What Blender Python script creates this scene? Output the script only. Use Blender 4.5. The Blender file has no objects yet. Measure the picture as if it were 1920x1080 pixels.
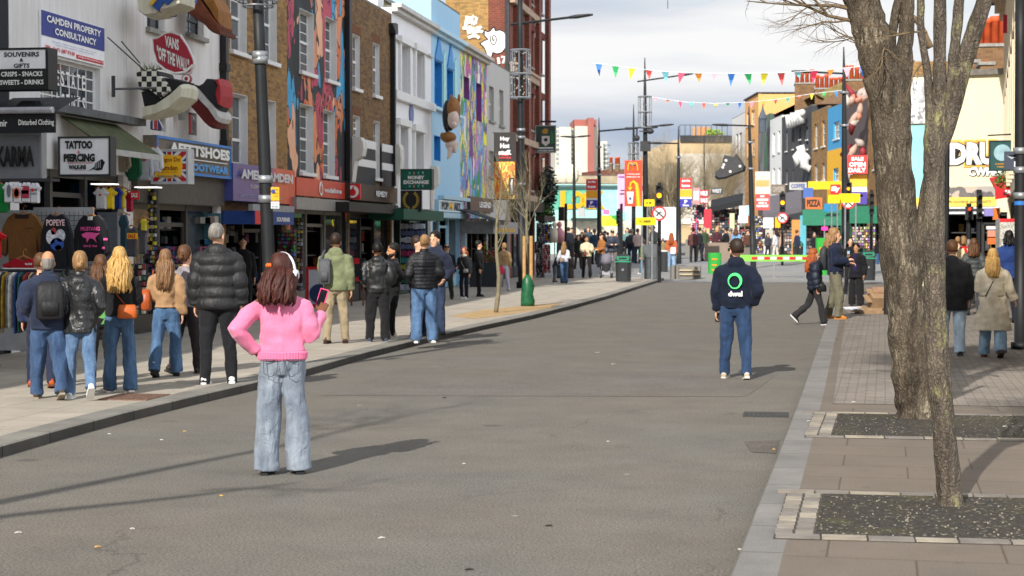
import bpy,math,random
from mathutils import Vector,Matrix,Euler,noise
V = Vector
R = math.radians
rnd = random.Random(11)
S = bpy.context.scene
COL = S.collection
# ---- camera
F,CX,CY,HC = 3300.0,960,540,1.84
YAW = math.atan(520 / F)
PIT = math.atan(97 / F)
camd = bpy.data.cameras.new('camera')
cam = bpy.data.objects.new('camera',camd)
COL.objects.link(cam)
cam.location = (0,0,HC)
cam.rotation_euler = (math.pi / 2 - PIT,0,YAW)
camd.sensor_width = 36
camd.lens = 36 * F / 1920
camd.clip_end = 3000
camd.dof.use_dof = True
camd.dof.focus_distance = 17
camd.dof.aperture_fstop = 5.0
S.camera = cam
CM = Euler((math.pi / 2 - PIT,0,YAW)).to_matrix()
C0 = V((0,0,HC))
FW = V((-math.sin(YAW),math.cos(YAW),0))
def ray(px,py): return CM @ V((px - CX,CY - py,-F))
def P(px,py,d):
 r = ray(px,py); return C0 + r * (d / r.dot(FW))
def G(px,py,z=0):
 r = ray(px,py); return C0 + r * ((z - HC) / r.z)
def dep(px,py,z=0): return (G(px,py,z) - C0).dot(FW)
# ---- sky and sun
SUN_EL,SUN_AZ = R(34),R(13.5)
W = bpy.data.worlds.new('World'); S.world = W; W.use_nodes = True
nt = W.node_tree; N = nt.nodes; L = nt.links
for n in list(N): N.remove(n)
out = N.new('ShaderNodeOutputWorld'); bg = N.new('ShaderNodeBackground'); bg2 = N.new('ShaderNodeBackground')
sky = N.new('ShaderNodeTexSky'); sky.sky_type = 'NISHITA'; sky.sun_disc = False
sky.sun_elevation = SUN_EL; sky.sun_rotation = R(180) + SUN_AZ
sky.air_density = 1.0; sky.dust_density = 1.5
bg.inputs[1].default_value = 0.10
L.new(sky.outputs[0],bg.inputs[0])
tc = N.new('ShaderNodeTexCoord'); mp = N.new('ShaderNodeMapping'); mp.inputs['Scale'].default_value = (1.6,1.6,6.5)
mp.inputs['Location'].default_value = (1.35,3.2,1.55)
n1 = N.new('ShaderNodeTexNoise'); n1.inputs['Scale'].default_value = 1.5; n1.inputs['Detail'].default_value = 7; n1.inputs['Roughness'].default_value = .55
L.new(tc.outputs['Generated'],mp.inputs[0]); L.new(mp.outputs[0],n1.inputs[0])
r1 = N.new('ShaderNodeValToRGB'); r1.color_ramp.elements[0].position = .36; r1.color_ramp.elements[1].position = .54
L.new(n1.outputs[0],r1.inputs[0])
mp2 = N.new('ShaderNodeMapping'); mp2.inputs['Scale'].default_value = (1.3,1.3,9); mp2.inputs['Location'].default_value = (1.1,4.7,2.3)
n2 = N.new('ShaderNodeTexNoise'); n2.inputs['Scale'].default_value = 2.0; n2.inputs['Detail'].default_value = 6
L.new(tc.outputs['Generated'],mp2.inputs[0]); L.new(mp2.outputs[0],n2.inputs[0])
r2 = N.new('ShaderNodeValToRGB')
r2.color_ramp.elements[0].position = .3; r2.color_ramp.elements[0].color = (.42,.51,.66,1)
r2.color_ramp.elements[1].position = .62; r2.color_ramp.elements[1].color = (1.0,1.0,1.0,1)
L.new(n2.outputs[0],r2.inputs[0]); L.new(r2.outputs[0],bg2.inputs[0]); sx_ = N.new('ShaderNodeSeparateXYZ'); L.new(tc.outputs['Generated'],sx_.inputs[0])
mrx = N.new('ShaderNodeMapRange'); mrx.inputs[1].default_value = .3; mrx.inputs[2].default_value = .9; mrx.inputs[3].default_value = .8; mrx.inputs[4].default_value = 3.1  # added cloud brightness on the unseen right, to lift the left facades
L.new(sx_.outputs[0],mrx.inputs[0]); L.new(mrx.outputs[0],bg2.inputs[1])
mx = N.new('ShaderNodeMixShader')
L.new(r1.outputs[0],mx.inputs[0]); L.new(bg.outputs[0],mx.inputs[1]); L.new(bg2.outputs[0],mx.inputs[2])
L.new(mx.outputs[0],out.inputs[0])
sd = bpy.data.lights.new('sun','SUN'); sd.energy = 5.0; sd.angle = R(.6); sd.color = (1,.95,.88)
so = bpy.data.objects.new('sun',sd); COL.objects.link(so)
sv = V((math.sin(SUN_AZ) * math.cos(SUN_EL),math.cos(SUN_AZ) * math.cos(SUN_EL),-math.sin(SUN_EL)))
so.rotation_euler = sv.to_track_quat('-Z','Y').to_euler(); so.location = (0,0,40)
S.view_settings.view_transform = 'Standard'; S.view_settings.look = 'None'; S.view_settings.exposure = 0.27; S.view_settings.gamma = 1
S.render.resolution_x = 1024; S.render.resolution_y = 576
S.cycles.max_bounces = 6
# ---- materials
MC = {}
def new_mat(name):
 m = bpy.data.materials.new(name); m.use_nodes = True
 return m,m.node_tree.nodes,m.node_tree.links,m.node_tree.nodes['Principled BSDF']
def rgb(c): return (c[0],c[1],c[2],1)
def M(c,rough=.7,var=.18,sc=6,bump=0,bsc=60,metal=0,spec=.4,emit=0,name='paint'):
 """plain coloured material with noise variation; c is a linear colour"""
 k = (tuple(c),rough,var,sc,bump,bsc,metal,spec,emit)
 if k in MC: return MC[k]
 m,N,L,b = new_mat(name)
 b.inputs['Roughness'].default_value = rough; b.inputs['Metallic'].default_value = metal
 b.inputs['Specular IOR Level'].default_value = spec
 tc = N.new('ShaderNodeTexCoord')
 if var:
  n = N.new('ShaderNodeTexNoise'); n.inputs['Scale'].default_value = sc; n.inputs['Detail'].default_value = 6; n.inputs['Roughness'].default_value = .6
  L.new(tc.outputs['Object'],n.inputs[0])
  r = N.new('ShaderNodeValToRGB')
  r.color_ramp.elements[0].position = .3; r.color_ramp.elements[1].position = .7
  r.color_ramp.elements[0].color = rgb([x * (1 - var) for x in c]); r.color_ramp.elements[1].color = rgb([min(1,x * (1 + var)) for x in c])
  L.new(n.outputs[0],r.inputs[0]); L.new(r.outputs[0],b.inputs['Base Color'])
 else: b.inputs['Base Color'].default_value = rgb(c)
 if bump:
  n = N.new('ShaderNodeTexNoise'); n.inputs['Scale'].default_value = bsc; n.inputs['Detail'].default_value = 4
  L.new(tc.outputs['Object'],n.inputs[0])
  bp = N.new('ShaderNodeBump'); bp.inputs['Strength'].default_value = bump; bp.inputs['Distance'].default_value = .01
  L.new(n.outputs[0],bp.inputs['Height']); L.new(bp.outputs[0],b.inputs['Normal'])
 if emit:
  b.inputs['Emission Color'].default_value = rgb(c); b.inputs['Emission Strength'].default_value = emit
 MC[k] = m; return m
def H(s):
 """sRGB hex to linear"""
 o = []
 for i in (0,2,4):
  x = int(s[i:i + 2],16) / 255
  o.append(x / 12.92 if x < .04045 else ((x + .055) / 1.055) ** 2.4)
 return tuple(o)
def node_noise(N,L,vec,sc,det=5,rough=.6,dist=0):
 n = N.new('ShaderNodeTexNoise'); n.inputs['Scale'].default_value = sc; n.inputs['Detail'].default_value = det
 n.inputs['Roughness'].default_value = rough; n.inputs['Distortion'].default_value = dist
 if vec: L.new(vec,n.inputs[0])
 return n.outputs[0]
def ramp(N,L,src,stops,const=False):
 r = N.new('ShaderNodeValToRGB'); cr = r.color_ramp
 if const: cr.interpolation = 'CONSTANT'
 while len(cr.elements) < len(stops): cr.elements.new(.5)
 for e,(p,c) in zip(cr.elements,stops): e.position = p; e.color = rgb(c) if len(c) == 3 else c
 L.new(src,r.inputs[0]); return r.outputs[0]
def mixc(N,L,fac,a,b,mode='MIX'):
 m = N.new('ShaderNodeMix'); m.data_type = 'RGBA'; m.blend_type = mode
 if isinstance(fac,(int,float)): m.inputs[0].default_value = fac
 else: L.new(fac,m.inputs[0])
 for i,x in ((6,a),(7,b)):
  if isinstance(x,tuple): m.inputs[i].default_value = rgb(x)
  else: L.new(x,m.inputs[i])
 return m.outputs[2]
def bump(N,L,b,h,st=.4,d=.01):
 bp = N.new('ShaderNodeBump'); bp.inputs['Strength'].default_value = st; bp.inputs['Distance'].default_value = d
 L.new(h,bp.inputs['Height']); L.new(bp.outputs[0],b.inputs['Normal'])
def xz(N,L,sx=1,sz=1,src='Object',swap=True):
 tc = N.new('ShaderNodeTexCoord'); sp = N.new('ShaderNodeSeparateXYZ'); cb = N.new('ShaderNodeCombineXYZ')
 L.new(tc.outputs[src],sp.inputs[0])
 if swap:
  ad = N.new('ShaderNodeMath'); ad.operation = 'ADD'; L.new(sp.outputs[0],ad.inputs[0]); L.new(sp.outputs[1],ad.inputs[1])
  L.new(ad.outputs[0],cb.inputs[0]); L.new(sp.outputs[2],cb.inputs[1])
 else: L.new(sp.outputs[0],cb.inputs[0]); L.new(sp.outputs[1],cb.inputs[1])
 return cb.outputs[0],tc
def brick(name,c1,c2,mortar,w=.22,h=.075,dirt=(.02,.018,.015)):
 m,N,L,b = new_mat(name); v,tc = xz(N,L)
 t = N.new('ShaderNodeTexBrick'); L.new(v,t.inputs[0]); t.inputs['Scale'].default_value = 1
 t.inputs['Color1'].default_value = rgb(c1); t.inputs['Color2'].default_value = rgb(c2); t.inputs['Mortar'].default_value = rgb(mortar)
 t.inputs['Brick Width'].default_value = w; t.inputs['Row Height'].default_value = h; t.inputs['Mortar Size'].default_value = .008; t.inputs['Bias'].default_value = -.1
 n = node_noise(N,L,tc.outputs['Object'],1.3,8,.7)
 f = ramp(N,L,n,[(.35,(0,0,0)),(.75,(1,1,1))])
 c = mixc(N,L,f,t.outputs[0],dirt)
 mm = N.new('ShaderNodeMix'); mm.data_type = 'RGBA'; mm.inputs[0].default_value = .45
 L.new(t.outputs[0],mm.inputs[6]); L.new(c,mm.inputs[7])
 n3 = node_noise(N,L,tc.outputs['Object'],14,4,.7)
 c2_ = mixc(N,L,.5,mm.outputs[2],ramp(N,L,n3,[(.3,(.55,.55,.55)),(.7,(1.35,1.3,1.25))]),'MULTIPLY')
 L.new(c2_,b.inputs['Base Color']); b.inputs['Roughness'].default_value = .9
 inv = N.new('ShaderNodeMath'); inv.operation = 'SUBTRACT'; inv.inputs[0].default_value = 1; L.new(t.outputs['Fac'],inv.inputs[1])
 bump(N,L,b,inv.outputs[0],.5,.01); return m
def stucco(name,c,streak=.25,dirt=(.25,.24,.2)):
 m,N,L,b = new_mat(name); tc = N.new('ShaderNodeTexCoord'); mp = N.new('ShaderNodeMapping')
 L.new(tc.outputs['Object'],mp.inputs[0]); mp.inputs['Scale'].default_value = (3,3,.35)
 n = node_noise(N,L,mp.outputs[0],1.5,7,.65)
 f = ramp(N,L,n,[(.42,(0,0,0)),(.8,(streak * 2,) * 3)])
 c1 = mixc(N,L,f,tuple(c),tuple(dirt[i] * (c[i] + .15) / .6 for i in range(3)))
 L.new(c1,b.inputs['Base Color']); b.inputs['Roughness'].default_value = .85
 bump(N,L,b,node_noise(N,L,tc.outputs['Object'],25),.15,.01); return m
def patchwork(name,cols,sc=(1,1,1),warp=.6,scale=1.2,rough=.7,seed=0,edge=None):
 """flat painted colour shapes: warped cell pattern with a fixed palette"""
 m,N,L,b = new_mat(name); tc = N.new('ShaderNodeTexCoord'); mp = N.new('ShaderNodeMapping')
 L.new(tc.outputs['Object'],mp.inputs[0]); mp.inputs['Scale'].default_value = sc; mp.inputs['Location'].default_value = (seed,seed * .7,seed * .3)
 nn = N.new('ShaderNodeTexNoise'); nn.inputs['Scale'].default_value = scale * .8; nn.inputs['Detail'].default_value = 2; L.new(mp.outputs[0],nn.inputs[0])
 ad = N.new('ShaderNodeVectorMath'); ad.operation = 'MULTIPLY_ADD'; ad.inputs[1].default_value = (warp * 3,) * 3
 L.new(nn.outputs['Color'],ad.inputs[0]); L.new(mp.outputs[0],ad.inputs[2])
 vo = N.new('ShaderNodeTexVoronoi'); vo.inputs['Scale'].default_value = scale; L.new(ad.outputs[0],vo.inputs[0])
 sp = N.new('ShaderNodeSeparateColor'); L.new(vo.outputs['Color'],sp.inputs[0])
 k = len(cols); c = ramp(N,L,sp.outputs[0],[(i / k,cols[i]) for i in range(k)],True)
 if edge:
  v2 = N.new('ShaderNodeTexVoronoi'); v2.feature = 'DISTANCE_TO_EDGE'; v2.inputs['Scale'].default_value = scale; L.new(ad.outputs[0],v2.inputs[0])
  c = mixc(N,L,ramp(N,L,v2.outputs['Distance'],[(.02,(1,1,1)),(.035,(0,0,0))]),c,edge)
  w2 = N.new('ShaderNodeTexWave'); w2.inputs['Scale'].default_value = 2.2; w2.inputs['Distortion'].default_value = 6; L.new(ad.outputs[0],w2.inputs[0])
  g2 = N.new('ShaderNodeMath'); g2.operation = 'MULTIPLY'; L.new(ramp(N,L,w2.outputs[0],[(.86,(0,0,0)),(.9,(1,1,1))]),g2.inputs[0]); L.new(ramp(N,L,sp.outputs[1],[(.55,(0,0,0)),(.56,(1,1,1))]),g2.inputs[1])
  c = mixc(N,L,g2.outputs[0],c,edge)
 n9 = node_noise(N,L,tc.outputs['Object'],2.5,8,.7); c = mixc(N,L,.6,c,ramp(N,L,n9,[(.3,(.78,.78,.78)),(.7,(1.12,1.12,1.12))]),'MULTIPLY')
 L.new(c,b.inputs['Base Color']); b.inputs['Roughness'].default_value = rough; return m
def glassmat(c=(.02,.025,.03),rough=.06,name='window_glass'):
 k = ('g',c,rough)
 if k in MC: return MC[k]
 m,N,L,b = new_mat(name); tc = N.new('ShaderNodeTexCoord')
 n = node_noise(N,L,tc.outputs['Object'],.9,3)
 L.new(ramp(N,L,n,[(.4,c),(.65,tuple(x * 3 + .03 for x in c))]),b.inputs['Base Color'])
 b.inputs['Roughness'].default_value = rough; b.inputs['Specular IOR Level'].default_value = .8
 bump(N,L,b,node_noise(N,L,tc.outputs['Object'],2.5,2),.1,.02)
 MC[k] = m; return m
def cloth(c,var=.2,sc=8,bs=.25,rough=.85,fade=None,name='fabric',spec=.2):
 k = ('c',tuple(c),var,sc,bs,rough,fade,spec)
 if k in MC: return MC[k]
 m,N,L,b = new_mat(name); tc = N.new('ShaderNodeTexCoord')
 n = node_noise(N,L,tc.outputs['Object'],sc,5,.6)
 if fade:
  m0 = N.new('ShaderNodeMapping'); m0.inputs['Scale'].default_value = (1.6,1.6,.45); L.new(tc.outputs['Object'],m0.inputs[0]); n = node_noise(N,L,m0.outputs[0],sc * 1.4,8,.65)
 hi = fade if fade else tuple(min(1,x * (1 + var)) for x in c)
 base = ramp(N,L,n,[(.3,tuple(x * (1 - var) for x in c)),(.85,hi)])
 L.new(base,b.inputs['Base Color'])
 b.inputs['Roughness'].default_value = rough; b.inputs['Specular IOR Level'].default_value = spec
 if 'Sheen Weight' in b.inputs and rough > .6: b.inputs['Sheen Weight'].default_value = .08
 mp = N.new('ShaderNodeMapping'); mp.inputs['Scale'].default_value = (1,1,.5); L.new(tc.outputs['Object'],mp.inputs[0])
 a = node_noise(N,L,mp.outputs[0],14,4,.55,1.2)
 bump(N,L,b,a,bs,.05)
 MC[k] = m; return m
BLACK = M((.012,.012,.014),.5,name='black'); DARK = M((.03,.03,.033),.6,name='dark')
WHITE = M((.72,.72,.71),.5,.06,name='white_paint'); GREY = M((.2,.2,.2),.6,name='grey')
STEEL = M((.055,.058,.062),.38,.3,12,metal=.3,name='painted_steel')
VOID = M((.008,.008,.009),.9,name='dark_interior')
# ---- mesh building
class MB:
 def __init__(s): s.v = []; s.f = []; s.m = []; s.mi = 0
 def add(s,vs,fs,X=None):
  o = len(s.v)
  s.v += [tuple(X @ V(v)) for v in vs] if X else [tuple(v) for v in vs]
  s.f += [[i + o for i in f] for f in fs]; s.m += [s.mi] * len(fs); return s
 def box(s,x0,x1,y0,y1,z0,z1,X=None):
  vs = [(x0,y0,z0),(x1,y0,z0),(x1,y1,z0),(x0,y1,z0),(x0,y0,z1),(x1,y0,z1),(x1,y1,z1),(x0,y1,z1)]
  return s.add(vs,[(0,3,2,1),(4,5,6,7),(0,1,5,4),(1,2,6,5),(2,3,7,6),(3,0,4,7)],X)
 def quad(s,a,b,c,d,X=None): return s.add([a,b,c,d],[(0,1,2,3)],X)
 def prism(s,ol,y0,y1,X=None):
  n = len(ol); a = sum(ol[i][0] * ol[(i + 1) % n][1] - ol[(i + 1) % n][0] * ol[i][1] for i in range(n))
  if a < 0: ol = ol[::-1]
  vs = [(x,y0,z) for x,z in ol] + [(x,y1,z) for x,z in ol]
  return s.add(vs,[list(range(n)),list(range(2 * n - 1,n - 1,-1))] + [(i,i + n,(i + 1) % n + n,(i + 1) % n) for i in range(n)],X)
 def slab(s,ol,z0,z1,X=None):
  n = len(ol); a = sum(ol[i][0] * ol[(i + 1) % n][1] - ol[(i + 1) % n][0] * ol[i][1] for i in range(n))
  if a < 0: ol = ol[::-1]
  vs = [(x,y,z0) for x,y in ol] + [(x,y,z1) for x,y in ol]
  return s.add(vs,[list(range(n - 1,-1,-1)),list(range(n,2 * n))] + [(i,(i + 1) % n,(i + 1) % n + n,i + n) for i in range(n)],X)
 def tube(s,pts,rads,n=8,ref=None,X=None,cap=True):
  pts = [V(p) for p in pts]; k = len(pts)
  if not isinstance(rads,(list,tuple)): rads = [rads] * k
  vs = []; a = V(ref) if ref else None
  for i in range(k):
   t = (pts[min(i + 1,k - 1)] - pts[max(i - 1,0)])
   t = t.normalized() if t.length > 1e-9 else V((0,0,1))
   if a is None: a = V((1,0,0)) if abs(t.x) < .8 else V((0,1,0))
   a = a - t * a.dot(t); a = a.normalized() if a.length > 1e-6 else t.orthogonal().normalized()
   b = t.cross(a); r = rads[i]; rx,ry = r if isinstance(r,(tuple,list)) else (r,r)
   for j in range(n):
    q = 2 * math.pi * j / n; vs.append(pts[i] + a * (rx * math.cos(q)) + b * (ry * math.sin(q)))
  fs = [(i * n + j,i * n + (j + 1) % n,(i + 1) * n + (j + 1) % n,(i + 1) * n + j) for i in range(k - 1) for j in range(n)]
  if cap: fs += [list(range(n - 1,-1,-1)),list(range((k - 1) * n,k * n))]
  return s.add(vs,fs,X)
 def loft(s,secs,n=20,X=None,pw=1):
  vs = []; k = len(secs)
  for (cx,cy,cz,rx,ry) in secs:
   for j in range(n):
    q = 2 * math.pi * j / n; c,d = math.cos(q),math.sin(q)
    if pw != 1: c = math.copysign(abs(c) ** pw,c); d = math.copysign(abs(d) ** pw,d)
    vs.append((cx + rx * c,cy + ry * d,cz))
  fs = [(i * n + j,i * n + (j + 1) % n,(i + 1) * n + (j + 1) % n,(i + 1) * n + j) for i in range(k - 1) for j in range(n)]
  fs += [list(range(n - 1,-1,-1)),list(range((k - 1) * n,k * n))]
  return s.add(vs,fs,X)
 def ell(s,c,r,n=12,m=8,X=None):
  vs = [(c[0],c[1],c[2] - r[2])]; fs = []
  for i in range(1,m):
   p = math.pi * i / m - math.pi / 2
   for j in range(n):
    q = 2 * math.pi * j / n; vs.append((c[0] + r[0] * math.cos(p) * math.cos(q),c[1] + r[1] * math.cos(p) * math.sin(q),c[2] + r[2] * math.sin(p)))
  vs.append((c[0],c[1],c[2] + r[2])); e = len(vs) - 1
  for j in range(n):
   fs.append((0,1 + (j + 1) % n,1 + j)); fs.append((e,e - n + j,e - n + (j + 1) % n))
  for i in range(m - 2):
   for j in range(n):
    a = 1 + i * n; fs.append((a + j,a + (j + 1) % n,a + n + (j + 1) % n,a + n + j))
  return s.add(vs,fs,X)
 def disc(s,x,z,r,y0,y1,n=20,X=None,rz=None):
  return s.prism([(x + r * math.cos(2 * math.pi * i / n),z + (rz or r) * math.sin(2 * math.pi * i / n)) for i in range(n)],y0,y1,X)
 def ring(s,x,z,r0,r1,y0,y1,n=28,a0=0,a1=360,X=None,rz=1):
  k = n
  for i in range(k):
   a = R(a0 + (a1 - a0) * i / k); b = R(a0 + (a1 - a0) * (i + 1) / k)
   s.prism([(x + r0 * math.cos(a),z + rz * r0 * math.sin(a)),(x + r1 * math.cos(a),z + rz * r1 * math.sin(a)),(x + r1 * math.cos(b),z + rz * r1 * math.sin(b)),(x + r0 * math.cos(b),z + rz * r0 * math.sin(b))],y0,y1,X)
  return s
 def build(s,name,mats,parent=None,X=None,smooth=False):
  me = bpy.data.meshes.new(name); me.from_pydata(s.v,[],s.f)
  if not isinstance(mats,(list,tuple)): mats = [mats]
  for m in mats: me.materials.append(m)
  if len(mats) > 1: me.polygons.foreach_set('material_index',s.m)
  if smooth: me.polygons.foreach_set('use_smooth',[True] * len(me.polygons))
  o = bpy.data.objects.new(name,me); COL.objects.link(o)
  if parent: o.parent = parent
  if X is not None: o.matrix_basis = X
  return o
def tag(o,label=None,cat=None,group=None,kind=None):
 if label: o['label'] = label
 if cat: o['category'] = cat
 if group: o['group'] = group
 if kind: o['kind'] = kind
 return o
def empty(name,X,label=None,cat=None,group=None):
 o = bpy.data.objects.new(name,None); COL.objects.link(o); o.empty_display_size = .3
 o.matrix_basis = X if isinstance(X,Matrix) else Matrix.Translation(X)
 return tag(o,label,cat,group)
def struct(o): o['kind'] = 'structure'; return o
T = Matrix.Translation
def copy_tree(o,parent=None):
 c = o.copy(); COL.objects.link(c)
 if parent: c.parent = parent
 for ch in list(o.children): copy_tree(ch,c)
 return c
class FR:
 def __init__(s,a,b):
  a = V((a[0],a[1],0)); b = V((b[0],b[1],0)); s.A = a; s.x = (b - a).normalized(); s.y = V((0,0,1)).cross(s.x); s.len = (b - a).length
  s.M = Matrix(((s.x.x,s.y.x,0,a.x),(s.x.y,s.y.y,0,a.y),(0,0,1,0),(0,0,0,1)))
 def uz(s,px,py,off=0):
  r = ray(px,py); q = s.A - s.y * off - C0
  t = q.dot(s.y) / r.dot(s.y); p = C0 + r * t
  return (p - s.A).dot(s.x),p.z
 def at(s,u,y=0,z=0): return s.M @ T((u,y,z))
def CF(px,py,d,yaw=0):
 """matrix at a pixel and depth, x to the right, y away; yaw turns it"""
 return T(P(px,py,d)) @ Matrix.Rotation(R(yaw),4,'Z')
TXT = {}
def textmesh(s,bold=0.0):
 if (s,bold) in TXT: return TXT[(s,bold)]
 cu = bpy.data.curves.new('t','FONT'); cu.body = s; cu.size = 1; cu.offset = bold; cu.resolution_u = 2; cu.align_x = 'CENTER'
 ob = bpy.data.objects.new('t',cu); me = ob.to_mesh()
 vs = [tuple(v.co) for v in me.vertices]; fs = [list(p.vertices) for p in me.polygons]; ob.to_mesh_clear()
 bpy.data.objects.remove(ob); bpy.data.curves.remove(cu)
 x0 = min(v[0] for v in vs); x1 = max(v[0] for v in vs); z0 = min(v[1] for v in vs); z1 = max(v[1] for v in vs)
 TXT[(s,bold)] = (vs,fs,x0,x1,z0,z1); return TXT[(s,bold)]
def text(s,u,z,w,h,mat,parent,y=-.01,bold=.02,name='lettering',th=.006,slant=0,one=None):
 """lettering centred on u, z and fitted in w x h, standing proud of a panel; one = MB to add to"""
 vs,fs,x0,x1,z0,z1 = textmesh(s,bold)
 sx = w / (x1 - x0); sz = h / (z1 - z0)
 pts = [((v[0] - (x0 + x1) / 2) * sx + slant * ((v[1] - z0) * sz - h / 2),(v[1] - (z0 + z1) / 2) * sz) for v in vs]
 mb = one or MB(); n = len(pts)
 mb.add([(u + a,y - th,z + b) for a,b in pts] ,fs)
 if one is None: return mb.build(name,mat,parent)
 # ground
def asphalt(name,c,brown,spots=True):
 m,N,L,b = new_mat(name); tc = N.new('ShaderNodeTexCoord'); v = tc.outputs['Object']
 n1 = node_noise(N,L,v,.35,6,.6); n2 = node_noise(N,L,v,60,5,.85); n3 = node_noise(N,L,v,1.1,9,.75)
 base = mixc(N,L,ramp(N,L,n1,[(.38,(0,0,0)),(.62,(1,1,1))]),c,brown)
 base = mixc(N,L,.5,base,ramp(N,L,n3,[(.3,(.66,.66,.67)),(.7,(1.3,1.3,1.28))]),'MULTIPLY')
 base = mixc(N,L,1.0,base,ramp(N,L,n2,[(.34,(.3,.3,.3)),(.5,(1,1,1)),(.66,(2.0,1.95,1.85))]),'MULTIPLY')
 if spots:
  dn = N.new('ShaderNodeVectorMath'); dn.operation = 'MULTIPLY_ADD'; dn.inputs[1].default_value = (.9,.9,.9); nz = N.new('ShaderNodeTexNoise'); nz.inputs['Scale'].default_value = 1.3; nz.inputs['Detail'].default_value = 7; L.new(v,nz.inputs[0]); L.new(nz.outputs['Color'],dn.inputs[0]); L.new(v,dn.inputs[2])
  ve = N.new('ShaderNodeTexVoronoi'); ve.feature = 'DISTANCE_TO_EDGE'; ve.inputs['Scale'].default_value = .22; L.new(dn.outputs[0],ve.inputs[0])
  mk = N.new('ShaderNodeMath'); mk.operation = 'MULTIPLY'; L.new(ramp(N,L,ve.outputs['Distance'],[(.0015,(.45,.45,.45)),(.004,(0,0,0))]),mk.inputs[0]); L.new(ramp(N,L,node_noise(N,L,v,.4,2),[(.48,(0,0,0)),(.56,(1,1,1))]),mk.inputs[1])
  base = mixc(N,L,mk.outputs[0],base,(.035,.034,.032))
  base = mixc(N,L,ramp(N,L,node_noise(N,L,v,.8,6,.7),[(.62,(0,0,0)),(.74,(.45,.45,.45))]),base,(.06,.055,.05))
  base = mixc(N,L,ramp(N,L,node_noise(N,L,v,1.7,5,.75),[(.66,(0,0,0)),(.76,(.5,.5,.5))]),base,(.30,.285,.26))
  vo = N.new('ShaderNodeTexVoronoi'); vo.inputs['Scale'].default_value = 1.1; L.new(v,vo.inputs[0])
  base = mixc(N,L,ramp(N,L,vo.outputs['Distance'],[(.018,(.8,.8,.8)),(.035,(0,0,0))]),base,(.42,.40,.37))
  v2 = N.new('ShaderNodeTexVoronoi'); v2.inputs['Scale'].default_value = .55; L.new(v,v2.inputs[0])
  base = mixc(N,L,ramp(N,L,v2.outputs['Distance'],[(.03,(.55,.55,.55)),(.07,(0,0,0))]),base,(.05,.048,.045))
 L.new(base,b.inputs['Base Color']); b.inputs['Roughness'].default_value = .85; b.inputs['Specular IOR Level'].default_value = .25
 bump(N,L,b,n2,.5,.006); return m
def slabs(name,c,c2,w,h,mortar=(.05,.047,.042),ms=.008,rot=0,off=.5,wear=.35):
 m,N,L,b = new_mat(name); tc = N.new('ShaderNodeTexCoord'); mp = N.new('ShaderNodeMapping'); L.new(tc.outputs['Object'],mp.inputs[0]); mp.inputs['Location'].default_value = (.3,30 if h > 10 else .1,0); mp.inputs['Rotation'].default_value = (0,0,R(rot))
 t = N.new('ShaderNodeTexBrick'); L.new(mp.outputs[0],t.inputs[0]); t.inputs['Scale'].default_value = 1; t.offset = off
 t.inputs['Color1'].default_value = rgb(c); t.inputs['Color2'].default_value = rgb(c2); t.inputs['Mortar'].default_value = rgb(mortar)
 t.inputs['Brick Width'].default_value = w; t.inputs['Row Height'].default_value = h; t.inputs['Mortar Size'].default_value = ms; t.inputs['Mortar Smooth'].default_value = .3
 v = tc.outputs['Object']
 n3 = node_noise(N,L,v,1.4,8,.7); n2 = node_noise(N,L,v,70,3,.7)
 base = mixc(N,L,.8,t.outputs[0],ramp(N,L,n3,[(.3,(1 - wear,) * 3),(.7,(1 + wear * .6,) * 3)]),'MULTIPLY')
 base = mixc(N,L,.6,base,ramp(N,L,n2,[(.3,(.7,) * 3),(.7,(1.3,) * 3)]),'MULTIPLY')
 vo = N.new('ShaderNodeTexVoronoi'); vo.inputs['Scale'].default_value = 2.2; L.new(v,vo.inputs[0])
 base = mixc(N,L,ramp(N,L,vo.outputs['Distance'],[(.04,(.5,.5,.5)),(.08,(0,0,0))]),base,tuple(x * .55 for x in c))
 L.new(base,b.inputs['Base Color']); b.inputs['Roughness'].default_value = .8; b.inputs['Specular IOR Level'].default_value = .3
 bump(N,L,b,n2,.25,.006); return m
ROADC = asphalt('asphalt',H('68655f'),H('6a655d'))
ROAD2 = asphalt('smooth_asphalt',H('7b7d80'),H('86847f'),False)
PAVL = slabs('pale_paving',H('a9a092'),H('9f978a'),.75,.6,H('7f776b'),rot=90,wear=.22)
PAVR = slabs('brown_paving',H('6f655a'),H('6a6157'),.95,.65,H('564b41'),rot=3,wear=.2)
BLOCK = slabs('block_paving',H('8a8177'),H('7b736a'),.21,.11,H('57514a'),rot=3,ms=.008)
KERBM = slabs('granite_kerb',H('868279'),H('7c7972'),1.0,60.0,H('55524d'),ms=.01,rot=90)
KERBR = slabs('granite_kerb_right',H('807d79'),H('777470'),.9,60.0,H('55524d'),ms=.01,rot=90)
SETT = M(H('867f74'),.8,.3,4,.5,80,name='granite_sett')
def sheet(name,pts,z,mat):
 mb = MB(); mb.add([(p[0],p[1],z) for p in pts],[list(range(len(pts)))])
 o = mb.build(name,mat);
 if o.data.polygons[0].normal.z < 0: o.data.flip_normals()
 return struct(o)
sheet('ground',[(-900,-200),(900,-200),(900,1500),(-900,1500)],-.01,M((.09,.09,.088),.9,name='ground'))
sheet('road',[(-11,-40),(25,-40),(25,72),(-11,72)],0,ROADC)
GP = [(-60,0),(74,0),(105,.5),(145,1.0),(200,1.2),(400,1.3)]
def zg(y):
 for (a,za),(b,zb) in zip(GP,GP[1:]):
  if a <= y <= b: return za + (zb - za) * (y - a) / (b - a)
 return 1.3
mb = MB()
for (a,za),(b,zb) in zip(GP[1:],GP[2:]): mb.add([(-70,a,za + .006),(50,a,za + .006),(50,b,zb + .006),(-70,b,zb + .006)],[(0,1,2,3)])
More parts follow.
